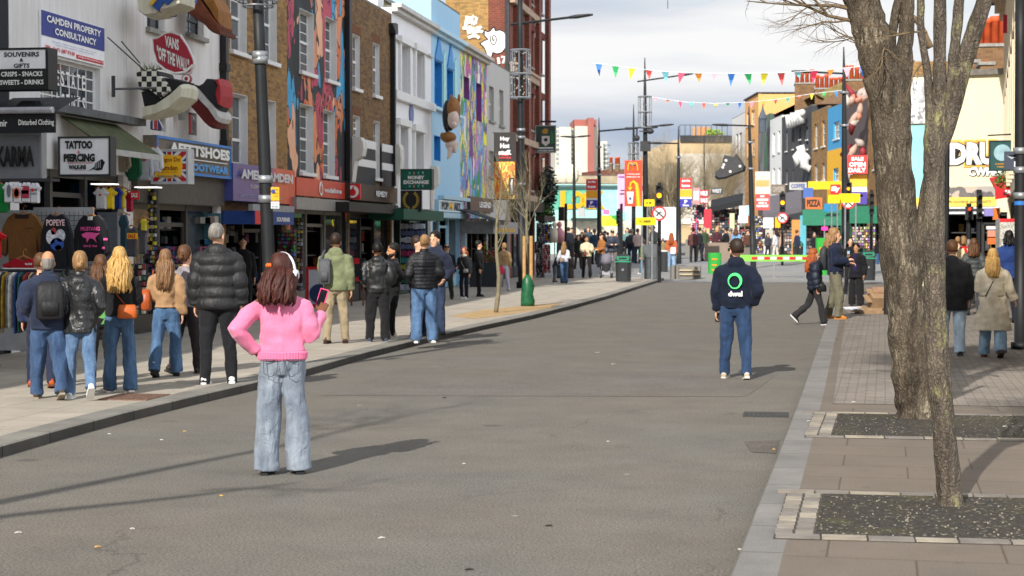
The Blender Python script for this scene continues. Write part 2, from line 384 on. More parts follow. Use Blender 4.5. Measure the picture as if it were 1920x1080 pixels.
struct(mb.build('junction_road',ROAD2)); sheet('junction_apron',[(-12,71),(40,71),(40,74.01),(-12,74.01)],.006,ROAD2)
kp = [(-240,930),(0,858),(116,824),(232,792),(352,762),(481,731),(575,705),(687,672),(805,642),(900,620),(1000,598),(1070,580),(1141,560),(1210,537),(1245,526)]
KL = [G(x,y,0) for x,y in kp]
KL = [(p.x,p.y) for p in KL]
K0 = KL[0]; KL = [(K0[0] - .15,-30),(K0[0] - .1,2)] + KL
e = KL[-1]
for a in range(0,95,15): KL.append((e[0] - 1.6 + 1.6 * math.cos(R(a)),e[1] + 1.6 * math.sin(R(a))))
KL.append((-26,KL[-1][1] + 1))
def inset(pl,d):
 o = []
 for i in range(len(pl)):
  a = V(pl[max(i - 1,0)]); b = V(pl[min(i + 1,len(pl) - 1)]); t = (b - a).normalized(); o.append((pl[i][0] - t.y * d,pl[i][1] + t.x * d))
 return o
KZ = .1
IN = inset(KL,.3)
mb = MB(); k = len(KL)
pr = [(0,-.05),(0,KZ - .012),(.012,KZ),(.3,KZ)]
rows = [inset(KL,d) for d,z in pr]
vs = []
for j,(d,z) in enumerate(pr): vs += [(x,y,z) for x,y in rows[j]]
for j in range(3):
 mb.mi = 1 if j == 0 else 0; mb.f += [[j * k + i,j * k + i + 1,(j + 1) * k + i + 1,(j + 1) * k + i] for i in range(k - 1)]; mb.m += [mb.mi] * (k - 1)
mb.v = [tuple(v) for v in vs]
struct(mb.build('kerb',[KERBM,slabs('grimy_shaded_kerb_face',H('4d4a46'),H('42403c'),1.0,60.0,H('1c1b1a'),ms=.012,rot=90)]))  # road-side face coloured darker: grime plus its shade put into the colour
o = sheet('pavement',IN + [(-26,-30)],KZ,PAVL)
kr = [(1240,1400),(1368,1080),(1422,943),(1478,803),(1502,740),(1533,652),(1548,611),(1562,575),(1575,545)]
KRp = [G(x,y,KZ) for x,y in kr]; KRp = [(p.x,p.y) for p in KRp]
KRp = [(KRp[0][0] - .8,-30)] + KRp
e = KRp[-1]; KRp += [(e[0] + .35,e[1] + 4),(e[0] + 2.2,e[1] + 8),(e[0] + 6,e[1] + 10.5),(45,e[1] + 14)]
kw = [G(x,y,KZ) for x,y in [(1427,1078),(1500,815),(1570,660)]]
rows = [inset(KRp,d) for d in (0,0,-.012,-.24)]; k = len(KRp); vs = []
for j,z in enumerate((-.05,KZ - .012,KZ,KZ)): vs += [(x,y,z) for x,y in rows[j]]
mb = MB(); mb.add(vs,[(j * k + i,(j + 1) * k + i,(j + 1) * k + i + 1,j * k + i + 1) for j in range(3) for i in range(k - 1)])
struct(mb.build('kerb_right',KERBR))
sheet('pavement_right',rows[3] + [(45,-30)],KZ,PAVR)
def gp(x,y,z=KZ): p = G(x,y,z); return (p.x,p.y)
yb0 = gp(1540,757)[1]
xk = rows[3]
def kx(y):
 for i in range(len(xk) - 1):
  if xk[i][1] <= y <= xk[i + 1][1]:
   t = (y - xk[i][1]) / (xk[i + 1][1] - xk[i][1]); return xk[i][0] + t * (xk[i + 1][0] - xk[i][0])
 return xk[-1][0]
ys = [yb0 + i * 2 for i in range(14)]
sheet('block_paving',[(kx(y) + .12,y) for y in ys if y < e[1]] + [(14,ys[-1]),(14,yb0)],KZ + .004,BLOCK)
SOIL = None
def soil_mat():
 m,N,L,b = new_mat('pit_gravel'); tc = N.new('ShaderNodeTexCoord'); v = tc.outputs['Object']
 vo = N.new('ShaderNodeTexVoronoi'); vo.inputs['Scale'].default_value = 55; L.new(v,vo.inputs[0])
 sp = N.new('ShaderNodeSeparateColor'); L.new(vo.outputs['Color'],sp.inputs[0])
 c = ramp(N,L,sp.outputs[0],[(0,H('2c2822')),(.5,H('3a342b')),(.86,H('51493c')),(.965,H('8a8272'))],True)
 n = node_noise(N,L,v,1.6,6,.7)
 c = mixc(N,L,ramp(N,L,n,[(.53,(0,0,0)),(.68,(.5,.5,.5))]),c,H('5a5824'))
 L.new(c,b.inputs['Base Color']); b.inputs['Roughness'].default_value = .95
 bump(N,L,b,vo.outputs['Distance'],1,.02); return m
SOIL = soil_mat()
def pit(x0,x1,y0,y1,sk):
 """pit with soil x0..x1, y0..y1, one sett course front and back, two along the kerb side; sk = skew of x per y"""
 sx = lambda x,y: x + sk * (y - y0)
 sheet('tree_pit',[(sx(x0,y0),y0),(x1,y0),(x1,y1),(sx(x0,y1),y1)],KZ + .006,SOIL)
 mb = MB(); g = .012
 for row,(yy0,yy1) in enumerate(((y0 - .13,y0 - .01),(y1 + .01,y1 + .11))):
  x = sx(x0,y0) - .225
  while x < x1:
   w = rnd.uniform(.2,.34); h = KZ + .009 + rnd.uniform(0,.007); dy = rnd.uniform(-.006,.006)
   mb.mi = rnd.randrange(3); mb.box(x,x + w - g,yy0 + dy,yy1 + dy,KZ - .05,h); x += w
 for c in (0,1):
  y = y0
  while y < y1 - .04:
   mb.mi = rnd.randrange(3); d = rnd.uniform(.14,.2); xx = sx(x0,y) - .23 + c * .118
   mb.box(xx,xx + .102,y + .016,min(y + d - .016,y1),KZ - .05,KZ + .009 + rnd.uniform(0,.007)); y += d
 struct(mb.build('sett_border',[SETT,M(H('77716a'),.8,.3,4,.5,80,name='granite_sett'),M(H('948b7c'),.8,.3,4,.5,80,name='granite_sett')]))
 sheet('sett_bed',[(sx(x0,y0) - .24,y0 - .14),(x1,y0 - .14),(x1,y1 + .12),(sx(x0,y1) - .24,y1 + .12)],KZ + .003,M(H('4a453e'),.9,.2,name='sett_joint'))
a = gp(1528,1005); b = gp(1543,927)
PIT1 = (a,b)
pit(a[0],a[0] + 3.2,a[1],b[1],(b[0] - a[0]) / (b[1] - a[1]))
a = gp(1560,818); b = gp(1573,776)
pit(a[0],a[0] + 4.2,a[1],b[1],(b[0] - a[0]) / (b[1] - a[1]))
mb = MB()
for i in range(230):
 x,y = rnd.uniform(1530,1920),rnd.uniform(930,1010)
 if i % 3 == 0: x,y = rnd.uniform(1565,1920),rnd.uniform(780,817)
 p = G(x,y,KZ + .01); r = rnd.uniform(.003,.008)
 mb.ell((p.x,p.y,p.z),(r,r * 1.2,r * .7),5,3)
tag(mb.build('pit_gravel',M(H('8f8675'),.9,.4,30,name='gravel_stone')),'loose gravel and leaf litter on the soil of the tree pits','gravel',kind='stuff')
def band(name,x0,x1,ya,yb,z,mat):
 sheet(name,[gp(x0,ya,0),gp(x1,ya,0),gp(x1,yb,0),gp(x0,yb,0)],z,mat)
band('crossing_line',1268,1530,515.6,513.6,.006,M(H('b59a8c'),.7,.25,2,name='worn_paint'))
band('crossing_strip',1285,1550,517.8,516.6,.006,M(H('a5a29b'),.7,.25,2,name='pale_strip'))
DRM = M((.045,.042,.04),.7,.3,name='cast_iron')
def manhole(name,px,py,w,d,z0,label,rot=0,bars=10):
 p = G(px,py,z0); mb = MB(); X = T((p.x,p.y,z0)) @ Matrix.Rotation(R(rot),4,'Z')
 mb.box(-w / 2,w / 2,-d / 2,d / 2,0,.006,X)
 for i in range(bars):
  x = -w / 2 + (i + .5) * w / bars; mb.box(x - w / bars * .28,x + w / bars * .28,-d / 2 + .03,d / 2 - .03,.006,.012,X)
 return tag(mb.build(name,DRM),label,'drain cover')
manhole('drain_grate',1436,778,.46,.5,0,'iron gully grate in the road beside the right kerb')
o = manhole('manhole_cover',252,745,.55,.75,KZ,'rusty brown access cover in the left pavement',0,14)
o.data.materials[0] = M(H('7a5f4f'),.8,.3,20,name='rusty_cover')
sheet('tarmac_patch',[gp(1395,828,0),gp(1462,826,0),gp(1455,851,0),gp(1408,848,0)],.004,asphalt('tarmac_patch',H('5c5751'),H('615a52'),False))
sheet('tarmac_strip',[gp(600,742,0),gp(1400,744,0),gp(1460,700,0),gp(760,690,0)],.003,asphalt('strip',H('66625d'),H('67625b'),False))
LITC = [M(H('bdb9b0'),.8,.1,name='paper'),M(H('c8a060'),.8,.1,name='stub'),M(H('3b342d'),.9,.1,name='leaf')]
LIT = [(34,999,.07,0),(183,1026,.06,1),(248,992,.05,0),(715,1009,.07,0),(303,825,.05,0),(346,809,.05,1),(415,930,.04,1),(205,814,.05,0),(870,870,.04,0),(1140,828,.04,0),(833,746,.09,2),(1029,986,.08,2),(880,1068,.08,2),(1600,754,.07,0),(1516,790,.05,0),(1387,1031,.03,0),(1446,908,.03,0),(1451,843,.04,1),(1884,800,.07,0),(1150,683,.12,0),(1120,661,.12,0)]
for i,(x,y,w,c) in enumerate(LIT):
 z = KZ + .004 if x > 1500 else .003
 p = G(x,y,z); mb = MB(); q = rnd.random() * 3
 w *= .6; mb.box(-w / 2,w / 2,-.007,.007,0,.005,T(p) @ Matrix.Rotation(q * .3,4,'Z')); mb.box(-w / 4,w / 3,-.01,.011,.004,.008,T(p) @ Matrix.Rotation(q,4,'Z'))
 where = 'on the tree-lined pavement' if x > 1500 else 'on the open asphalt'
 tag(mb.build('litter',LITC[c]),['small white scrap of litter ','small tan cigarette stub ','dark fallen leaf '][c] + where,'litter',['white scraps of litter','cigarette stubs','fallen leaves'][c] + ' ' + where)
 # buildings
XF = -11.46
LF = FR((XF,0),(XF,10))
def lu(px): return LF.uz(px,443)[0]
def lz(px,py): return LF.uz(px,py)[1]
PANE = glassmat(); CURT = M(H('a9a79c'),.8,.2,3,name='net_curtain')
BRICKY = brick('london_stock_brick',H('b08440'),H('7a5228'),H('8b7f6a'))
BRICKD = brick('sooty_stock_brick',H('8f6a38'),H('5c3f24'),H('6f6350'))
BRICKR = brick('red_brick',H('8c3f2e'),H('70301f'),H('7d6a5c'))
BRICKO = brick('yellow_gable_brick',H('c09450'),H('967036'),H('8f8268'))
def wall_mesh(mb,L_,Ht,dep,holes,rev=.22,zb=0):
 """front wall in the plane y = 0 with rectangular holes and reveals, closed at sides and back"""
 xs = sorted({0,L_} | {h[0] for h in holes} | {h[1] for h in holes}); zs = sorted({zb,Ht} | {h[2] for h in holes} | {h[3] for h in holes})
 xs = [x for x in xs if 0 <= x <= L_]; zs = [z for z in zs if zb <= z <= Ht]
 for i in range(len(xs) - 1):
  for j in range(len(zs) - 1):
   cx,cz = (xs[i] + xs[i + 1]) / 2,(zs[j] + zs[j + 1]) / 2
   if any(h[0] < cx < h[1] and h[2] < cz < h[3] for h in holes): continue
   mb.quad((xs[i],0,zs[j]),(xs[i + 1],0,zs[j]),(xs[i + 1],0,zs[j + 1]),(xs[i],0,zs[j + 1]))
 for a,b,c,d in holes:
  mb.quad((a,0,c),(a,rev,c),(b,rev,c),(b,0,c)); mb.quad((a,0,d),(b,0,d),(b,rev,d),(a,rev,d))
  mb.quad((a,0,c),(a,0,d),(a,rev,d),(a,rev,c)); mb.quad((b,0,c),(b,rev,c),(b,rev,d),(b,0,d))
 mb.quad((0,0,zb),(0,0,Ht),(0,dep,Ht),(0,dep,zb)); mb.quad((L_,0,zb),(L_,dep,zb),(L_,dep,Ht),(L_,0,Ht))
 mb.quad((0,dep,zb),(0,dep,Ht),(L_,dep,Ht),(L_,dep,zb))
def building(name,label,fr,u0,u1,Ht,dep,mat,holes=(),roofm=None,zb=0,cat='building',parapet=.25,group=None):
 root = empty(name,fr.at(u0),label,cat,group); mb = MB(); Lb = u1 - u0 - .02
 wall_mesh(mb,Lb,Ht,dep,[(a - u0,b - u0,c,d) for a,b,c,d in holes],zb=zb); mb.build('wall',mat,root)
 r = MB(); r.box(.02,Lb - .02,.25,dep - .02,Ht - parapet - .1,Ht - parapet); r.box(0,Lb,0,.25,Ht,Ht + .06); r.build('roof',roofm or M(H('6b675f'),.8,.3,5,name='parapet_coping'),root)
 root['u0'] = u0; return root
def window(root,u0,u1,z0,z1,bars=(2,2),rev=.13,frame=WHITE,sill=WHITE,lining=True,fw=.055,sash=True,curtain=.5,pane=PANE,th=.05):
 u0 -= root['u0']; u1 -= root['u0']; mb = MB(); y = rev
 mb.box(u0,u0 + fw,y,y + th,z0,z1); mb.box(u1 - fw,u1,y,y + th,z0,z1)
 mb.box(u0 + fw,u1 - fw,y,y + th,z1 - fw,z1); mb.box(u0 + fw,u1 - fw,y,y + th,z0,z0 + fw * 1.3)
 zm = (z0 + z1) / 2
 if sash: mb.box(u0 + fw,u1 - fw,y - .02,y + th - .01,zm - .03,zm + .03)
 for i in range(1,bars[0]):
  x = u0 + (u1 - u0) * i / bars[0]; mb.box(x - .012,x + .012,y + .01,y + .04,z0 + fw,z1 - fw)
 nb = bars[1] * (2 if sash else 1)
 for j in range(1,nb):
  if sash and j * 2 == nb: continue
  z = z0 + (z1 - z0) * j / nb; mb.box(u0 + fw,u1 - fw,y + .012,y + .038,z - .012,z + .012)
 if lining:
  mb.box(u0 - .002,u0 + .004,-.004,y,z0,z1); mb.box(u1 - .012,u1 - .003,-.004,y,z0,z1); mb.box(u0,u1,-.004,y,z1 - .012,z1 - .003)
 f = mb.build('window',frame,root)
 p = MB(); p.box(u0 + fw,u1 - fw,y + .02,y + .03,z0 + fw,z1 - fw); p.build('pane',pane,f)
 if curtain and rnd.random() < curtain:
  c = MB(); k = 8; w = (u1 - u0 - 2 * fw) * rnd.uniform(.3,.5)
  c.box(u0 + fw,u0 + fw + w,y + .012,y + .019,z0 + fw,z1 - fw); c.build('curtain',CURT,f)
 if sill:
  s = MB(); s.box(u0 - .07,u1 + .07,-.09,y,z0 - .09,z0 - .003); s.build('sill',sill,f)
 return f
def pw(x0,x1,y0,y1):
 """pixel box on the left facades -> u0, u1, z0, z1"""
 return lu(x0),lu(x1),lz(x0,y1),lz(x0,y0)
def part(root,name,mat,*boxes):
 mb = MB(); u = root['u0']
 for b in boxes: mb.box(b[0] - u,b[1] - u,*b[2:])
 return mb.build(name,mat,root)
GOODC = [H(x) for x in ('7a2a2a','26406a','a09c94','3c3c40','8f7030','2f5a40','8a4a6c','5a4034','6a8494','94502e','1c1d22','8a867e')]
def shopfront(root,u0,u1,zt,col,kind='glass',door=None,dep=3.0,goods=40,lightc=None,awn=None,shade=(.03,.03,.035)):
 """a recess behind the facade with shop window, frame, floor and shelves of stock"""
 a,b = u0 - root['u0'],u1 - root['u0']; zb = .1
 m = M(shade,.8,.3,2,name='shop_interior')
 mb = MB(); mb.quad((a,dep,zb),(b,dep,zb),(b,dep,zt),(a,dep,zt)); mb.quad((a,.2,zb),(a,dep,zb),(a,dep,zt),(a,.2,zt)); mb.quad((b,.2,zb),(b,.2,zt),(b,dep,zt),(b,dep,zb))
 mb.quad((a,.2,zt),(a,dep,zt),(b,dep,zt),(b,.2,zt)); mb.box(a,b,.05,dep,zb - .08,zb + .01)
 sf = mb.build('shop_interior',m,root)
 fm = MB(); w = b - a; n = max(2,int(w / 1.3)); cm = M(col,.45,.15,8,name='shop_frame')
 xs = [a + w * i / n for i in range(n + 1)]
 for x in xs: fm.box(max(a,x - .05),min(b,x + .05),.1,.2,zb,zt)
 fm.box(a,b,.11,.19,zt - .12,zt)
 front = fm.build('shop_front',cm,root)
 di = door if door is not None else n // 2
 for i in range(n):
  x0,x1 = xs[i] + .05,xs[i + 1] - .05
  if i == di:
   d = MB(); d.box(x0,x0 + .08,.14,.18,zb,zt - .35); d.box(x1 - .08,x1,.14,.18,zb,zt - .35); d.box(x0,x1,.14,.18,zt - .43,zt - .35); d.box(x0 + .08,x1 - .08,.14,.18,zb,zb + .25)
   d.build('door',cm,root)
  else:
   s = MB(); s.box(x0,x1,.12,.19,zb,zb + .45); s.build('stall_riser',cm,root)
   if kind == 'glass':
    g = MB(); g.box(x0,x1,.15,.16,zb + .45,zt - .12); g.build('pane',glassmat((.012,.015,.018),.04),root)
 if goods:
  ms = [M(c,.6,.1,name='stock') for c in GOODC]; g = MB()
  for q in range(goods):
   g.mi = rnd.randrange(len(ms)); x = rnd.uniform(a + .15,b - .35); y = rnd.choice((.35,.6,1.2)); z = rnd.choice((.5,.8,1.1,1.4,1.7,2.0)); z = min(z,zt - .5)
   g.box(x,x + rnd.uniform(.08,.3),y,y + .1,z,z + rnd.uniform(.12,.28))
  for z in (.78,1.38,1.98):
   if z < zt - .2: g.mi = 3; g.box(a + .1,b - .1,.3,.7,z - .03,z)
  g.build('stock',ms,root)
 return front
def fascia(name,label,fr,u0,u1,z0,z1,mat,y=-.1,th=.09,group=None,trim=None,cat='sign'):
 r = empty(name,fr.at(u0,y,z0),label,cat,group); w = u1 - u0; h = z1 - z0
 mb = MB(); mb.box(0,w,0,th,0,h); mb.build('board',mat,r)
 if trim:
  t = MB(); t.box(0,w,-.02,0,0,.05); t.box(0,w,-.02,0,h - .05,h); t.box(0,.05,-.02,0,.05,h - .05); t.box(w - .05,w,-.02,0,.05,h - .05); t.build('frame',trim,r)
 r['w'] = w; r['h'] = h; return r
EM = M(H('e9e9e6'),.5,.05,name='white_lettering'); BK = M(H('141416'),.5,.05,name='black_lettering')
SILLD = M(H('8d8b84'),.8,.3,name='stone_sill')
b = building('terrace_house','plain grey terrace behind the camera on the left',LF,-14,24.2,7.6,7,stucco('grey_render',H('8d8b86')),[])
b = building('terrace_house','black painted terrace house at the left edge',LF,24.2,lu(20),8.9,7,stucco('black_render',H('1c1e24'),.1,(.05,.05,.05)),[(24.5,lu(18),.1,2.9)])
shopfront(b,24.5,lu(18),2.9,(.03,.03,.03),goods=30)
u0,u1 = lu(20),lu(240)
WREND = stucco('white_render',H('dad8d6'),.25)
wz0 = lz(100,200); wz1 = lz(100,108)
b1 = building('terrace_house','white rendered terrace house with estate agents window',LF,u0,u1,8.8,7,WREND,[(lu(78),lu(190),wz0,wz1),(u0 + .3,u1 - .2,.1,2.9)])
w = window(b1,lu(78),lu(190),wz0,wz1,(7,4),.1,sash=False,sill=SILLD,curtain=0,lining=False)
mb = MB()
for wd,pa,pb,dz in (('ESTATE',102,162,0),('AGENTS',102,162,.36)):
 ua,ub = LF.uz(pa,300,-.1)[0] - u0,LF.uz(pb,300,-.1)[0] - u0
 for i,ch in enumerate(wd): text(ch,ua + (ub - ua) * (i + .5) / 6,wz1 - .28 - dz,(ub - ua) / 9,.25,None,None,y=.1,one=mb)
mb.build('window_lettering',EM,w)
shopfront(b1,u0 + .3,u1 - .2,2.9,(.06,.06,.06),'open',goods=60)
part(b1,'cornice',M(H('5d5f60'),.8,.3,name='lead_ledge'),(u0 + .3,lu(250),-.25,0,lz(150,218) - .02,lz(150,212) + .05))
u0,u1 = lu(240),lu(415)
h1 = [(lu(278),lu(311),lz(280,52),8.2),(lu(352),lu(384),lz(352,62),lz(352,2)),(lu(283),lu(312),lz(283,243),lz(283,215)),(lu(354),lu(370),lz(354,252),lz(354,210))]
b2 = building('terrace_house','white rendered shoe shop house with black drainpipe',LF,u0,u1,8.9,7,stucco('white_render_2',H('dfdcd9'),.28),h1 + [(u0 + .25,u1 - .25,.1,2.45)])
for i,h in enumerate(h1[:2]): window(b2,*h,(2,2),.12,M(H('2a2a2c'),.5,name='dark_frame'),SILLD,False,curtain=0)
for h in h1[2:]:
 f = window(b2,*h,(1,1),.1,M(H('2a2a2c'),.5,name='dark_frame'),None,False,sash=False,curtain=0)
 fl = MB(); a0,a1 = h[0] - u0 + .08,h[1] - u0 - .08; fl.mi = 0; fl.box(a0,a1,.06,.07,h[2] + .03,h[3] - .03)
 fl.mi = 1; c = (a0 + a1) / 2; fl.box(c - .12,c + .12,.05,.06,h[2] + .03,h[3] - .03)
 for s in (-1,1): fl.add([(c + s * .15,.052,h[3] - .05),(c + s * .22,.052,h[3] - .05),(c + s * .5,.052,h[2] + .05),(c + s * .4,.052,h[2] + .05)],[(0,1,2,3)])
 fl.mi = 2; fl.box(c - .08,c + .08,.04,.05,h[2] + .03,h[3] - .03)
 fl.build('window_flag',[M(H('1f2f66'),.7,name='flag_blue'),WHITE,M(H('a8242c'),.7,name='flag_red')],f)
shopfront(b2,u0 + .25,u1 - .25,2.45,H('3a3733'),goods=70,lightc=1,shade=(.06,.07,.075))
part(b2,'shutter_box',M(H('4d4942'),.6,.2,name='bronze_cladding'),(u0 + .15,u1 - .15,-.12,-.01,2.45,lz(330,330) + .05))
part(b2,'drainpipe',M(H('17171a'),.5,name='drainpipe'),(lu(413),lu(418),-.14,-.02,3.6,8.9),(lu(412),lu(419),-.17,0,5.2,5.35),(lu(412),lu(419),-.17,0,3.5,3.8))
def sash_row(b,spec,**k):
 for s in spec: window(b,*s,**k)
u0,u1 = lu(418),lu(540)
s1 = [pw(434,464,-40,93),pw(497,520,-30,112),pw(436,465,173,345),pw(498,518,186,352)]
s1 = [(a,b_,c,d) for a,b_,c,d in s1]
b3 = building('terrace_house','yellow stock brick house with white sash windows behind the lamp post',LF,u0,u1,8.8,7,BRICKY,s1 + [(u0 + .2,u1 - .15,.1,2.35)])
sash_row(b3,s1,bars=(2,2),rev=.16)
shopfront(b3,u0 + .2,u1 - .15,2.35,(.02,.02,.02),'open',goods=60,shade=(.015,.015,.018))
u0,u1 = lu(540),lu(651)
s2 = [pw(563,590,15,132),pw(611,632,30,148),pw(563,588,193,322),pw(607,628,205,328)]
MUR = patchwork('mural_paint',[H('1d3238'),H('17171d'),H('d98a5e'),H('15181c'),H('c4475c'),H('3f9cc9'),H('1f2b30'),H('e8b08c'),H('b8455a'),H('e0703f')],(1,1,.5),.6,1.75,seed=3,edge=H('16181c'))
b4 = building('terrace_house','house covered in an orange, pink, blue and black mural',LF,u0,u1,8.7,7,MUR,s2 + [(u0 + .2,u1 - .15,.1,2.5)])
sash_row(b4,s2,bars=(2,3),rev=.16)
shopfront(b4,u0 + .2,u1 - .15,2.5,H('6f6c68'),goods=20,shade=(.12,.015,.02),door=1)
u0,u1 = lu(652),lu(735)
s3 = [pw(662,675,63,164),pw(700,712,79,177),pw(663,675,216,263),pw(701,712,226,333)]
b5 = building('terrace_house','brown brick house with narrow sashes above a black painted lower storey',LF,u0,u1,8.25,7,BRICKD,s3 + [(u0 + .2,u1 - .2,.1,2.45)])
sash_row(b5,s3,bars=(2,2),rev=.1,fw=.05)
for s in s3[:3]:
 part(b5,'brick_arch',M(H('6a4428'),.9,.3,12,name='gauged_brick'),(s[0] - .12,s[1] + .12,-.006,0,s[3] + .003,s[3] + .25))
shopfront(b5,u0 + .2,u1 - .2,2.45,(.012,.012,.012),goods=30)
a,b_,zt = u0 + .05,u1 - .02,lz(670,268)
c0,c1,z_ = s3[3][0] - .02,s3[3][1] + .02,3.0
part(b5,'painted_band',M(H('26262b'),.6,.1,name='black_paint'),(a,c0,-.06,-.005,2.9,zt),(c1,b_,-.06,-.005,2.9,zt),(c0,c1,-.06,-.005,2.9,3.0))
part(b5,'white_band',WHITE,(a,c0,-.08,-.062,zt - .1,zt + .12),(c1,b_,-.08,-.062,zt - .1,zt + .12),(a,c0,-.08,-.062,zt - .62,zt - .42),(c1,b_,-.08,-.062,zt - .62,zt - .42))
part(b5,'drainpipe',M(H('17171a'),.5,name='drainpipe'),(lu(647),lu(651),-.14,-.02,3.3,8.2))
part(b5,'drainpipe',M(H('17171a'),.5,name='drainpipe'),(lu(735) - .2,lu(735) - .05,-.14,-.02,3.3,7.7),(lu(735) - .35,lu(735) - .02,-.2,-.0,7.7,8.0))
def scroll(b,u,z0,z1,w=.55,out=.75):
 mb = MB(); ol = [(-.02,z0),(-out * .25,z0 + .05),(-out * .35,z0 + (z1 - z0) * .3),(-out * .45,z0 + (z1 - z0) * .5),(-out * .9,z0 + (z1 - z0) * .6),(-out,z0 + (z1 - z0) * .75),(-out * .95,z1 - .12),(-out * .8,z1),(-.02,z1)]
 u -= b['u0']; X = T((u,0,0)) @ Matrix(((0,1,0,0),(1,0,0,0),(0,0,1,0),(0,0,0,1)))
 mb.prism(ol,-w / 2,w / 2,X); mb.build('scroll_bracket',stucco('bracket_render',H('d5d2cc'),.2),b)
scroll(b5,u0 + .25,lz(655,345),lz(655,258),.4,.42)
u0,u1 = lu(735),lu(809)
s4 = [pw(750,765,82,172),pw(778,792,96,184),pw(747,761,236,322),pw(776,790,247,325)]
b6 = building('terrace_house','plain white stucco house with a cornice and round plaque',LF,u0,u1,8.5,7,stucco('white_stucco',H('e6e6e8'),.1),s4 + [(u0 + .2,u1 - .1,.1,2.7)])
sash_row(b6,s4,bars=(2,2),rev=.2,fw=.05,lining=False,frame=M(H('b8b8ba'),.6,name='sash_paint'))
part(b6,'cornice',stucco('cornice',H('c9c8c4'),.3),(u0,u1,-.3,-.003,8.5,8.62),(u0,u1,-.18,-.003,8.38,8.5),(u0,u1,-.1,-.003,7.6,7.66))
part(b6,'string_course',WHITE,(u0,u1,-.16,-.003,lz(740,186),lz(740,170)))
for s in s4: part(b6,'window_surround',WHITE,(s[0] - .2,s[0] - .02,-.08,-.004,s[2] - .1,s[3] + .02),(s[1] + .02,s[1] + .2,-.08,-.004,s[2] - .1,s[3] + .02),(s[0] - .3,s[1] + .3,-.14,-.004,s[3] + .02,s[3] + .22))
shopfront(b6,u0 + .2,u1 - .1,2.7,(.01,.05,.035),'open',goods=0)
scroll(b6,u0 + .1,lz(738,385),lz(738,272),.5,.3)
mb = MB(); pu,pz = LF.uz(770,215); mb.disc(0,0,.28,-.04,0,24)
tag(mb.build('blue_plaque',M(H('6f78a8'),.5,name='plaque'),X=LF.at(pu,-.004,pz)),'round blue plaque on the white stucco wall','plaque')
u0,u1 = lu(809),lu(863)
s5 = [pw(815,829,112,200),pw(838,850,128,205),pw(814,826,253,300)]
BL = stucco('pale_blue_paint',H('9fc6e0'),.1)
b7 = building('terrace_house','pale blue house with bright blue windows and white painted peaks',LF,u0,u1,9.6,7,BL,s5 + [(u0 + .2,u1 - .1,.1,2.55)])
BB = M(H('2a86c8'),.5,.1,name='bright_blue')
sash_row(b7,s5,bars=(1,1),rev=.2,frame=BB,sill=None,pane=M(H('2f7fbe'),.35,.1,name='blue_blind'),curtain=0)
for s in s5[:2]:
 mb = MB(); c = (s[0] + s[1]) / 2 - u0; w2 = (s[1] - s[0]) / 2 + .05; mb.prism([(c - w2,s[3] + .02),(c + w2,s[3] + .02),(c,s[3] + .9)],-.05,-.004); mb.build('painted_peak',BB,b7)
 mb = MB(); mb.prism([(c + w2 + .05,s[2]),(c + w2 + .6,s[2] + .2),(c + w2 + .35,s[3] + .5),(c + w2 + .1,s[3] + .3)],-.04,-.004); mb.build('painted_icicle',M(H('9fd8d2'),.6,.1,name='mint_paint'),b7)
part(b7,'cornice',stucco('cornice_b',H('b9d6e4'),.2),(u0,u1,-.3,-.003,8.5,8.62),(u0,u1,-.15,-.003,8.38,8.5),(u0,u1,-.15,-.003,lz(812,205),lz(812,199)))
mb = MB(); mb.prism([(0,9.6),(.9,9.6),(.75,10.1),(.5,10.4),(.2,10.0)],.02,.3); mb.prism([(1.6,9.6),(2.6,9.6),(2.3,10.2),(1.9,10.6)],.02,.3); mb.build('painted_crest',M(H('dfeef2'),.6,.1,name='icy_white'),b7)
shopfront(b7,u0 + .2,u1 - .1,2.55,H('9cc9dc'),goods=10,shade=(.1,.16,.18),door=1)
u0,u1 = lu(863),lu(913)
s6 = [pw(870,880,142,184),pw(893,903,154,226)]
MUR2 = patchwork('bright_mural',[H('e6dc30'),H('1f8a44'),H('a888cc'),H('78b0e0'),H('cc5a98'),H('6a3080'),H('e6e0d0'),H('4a98d8'),H('2f9a50'),H('ecd820')],(1,1,.5),.8,2.0,seed=9,edge=H('5a5a6a'))
b8 = building('terrace_house','house painted in a dense yellow, green, purple and blue pattern',LF,u0,u1,8.5,7,MUR2,s6 + [(u0 + .2,u1 - .1,.1,2.5)])
sash_row(b8,s6,bars=(1,1),rev=.2,frame=M(H('83498a'),.6,name='purple_paint'),sill=None,pane=M(H('a05aa0'),.6,.3,name='purple_panel'),curtain=0)
part(b8,'cornice',stucco('cornice_c',H('bfbab2'),.3),(u0,u1,-.3,-.003,8.5,8.62),(u0,u1,-.15,-.003,8.38,8.5))
shopfront(b8,u0 + .2,u1 - .1,2.5,(.02,.02,.02),'open',goods=15,shade=(.01,.01,.01))
u0,u1 = lu(913),lu(956)
s7 = [pw(917,926,160,225),pw(936,944,167,234),pw(917,926,282,330)]
b9 = building('terrace_house','light grey rendered house beside the red brick pub',LF,u0,u1,8.6,7,stucco('grey_render_2',H('b4b1ad'),.2),s7 + [(u0 + .2,u1 - .1,.1,2.5)])
sash_row(b9,s7,bars=(1,1),rev=.15,sill=SILLD,lining=False)
shopfront(b9,u0 + .2,u1 - .1,2.5,(.02,.02,.02),'open',goods=20,shade=(.01,.01,.01))
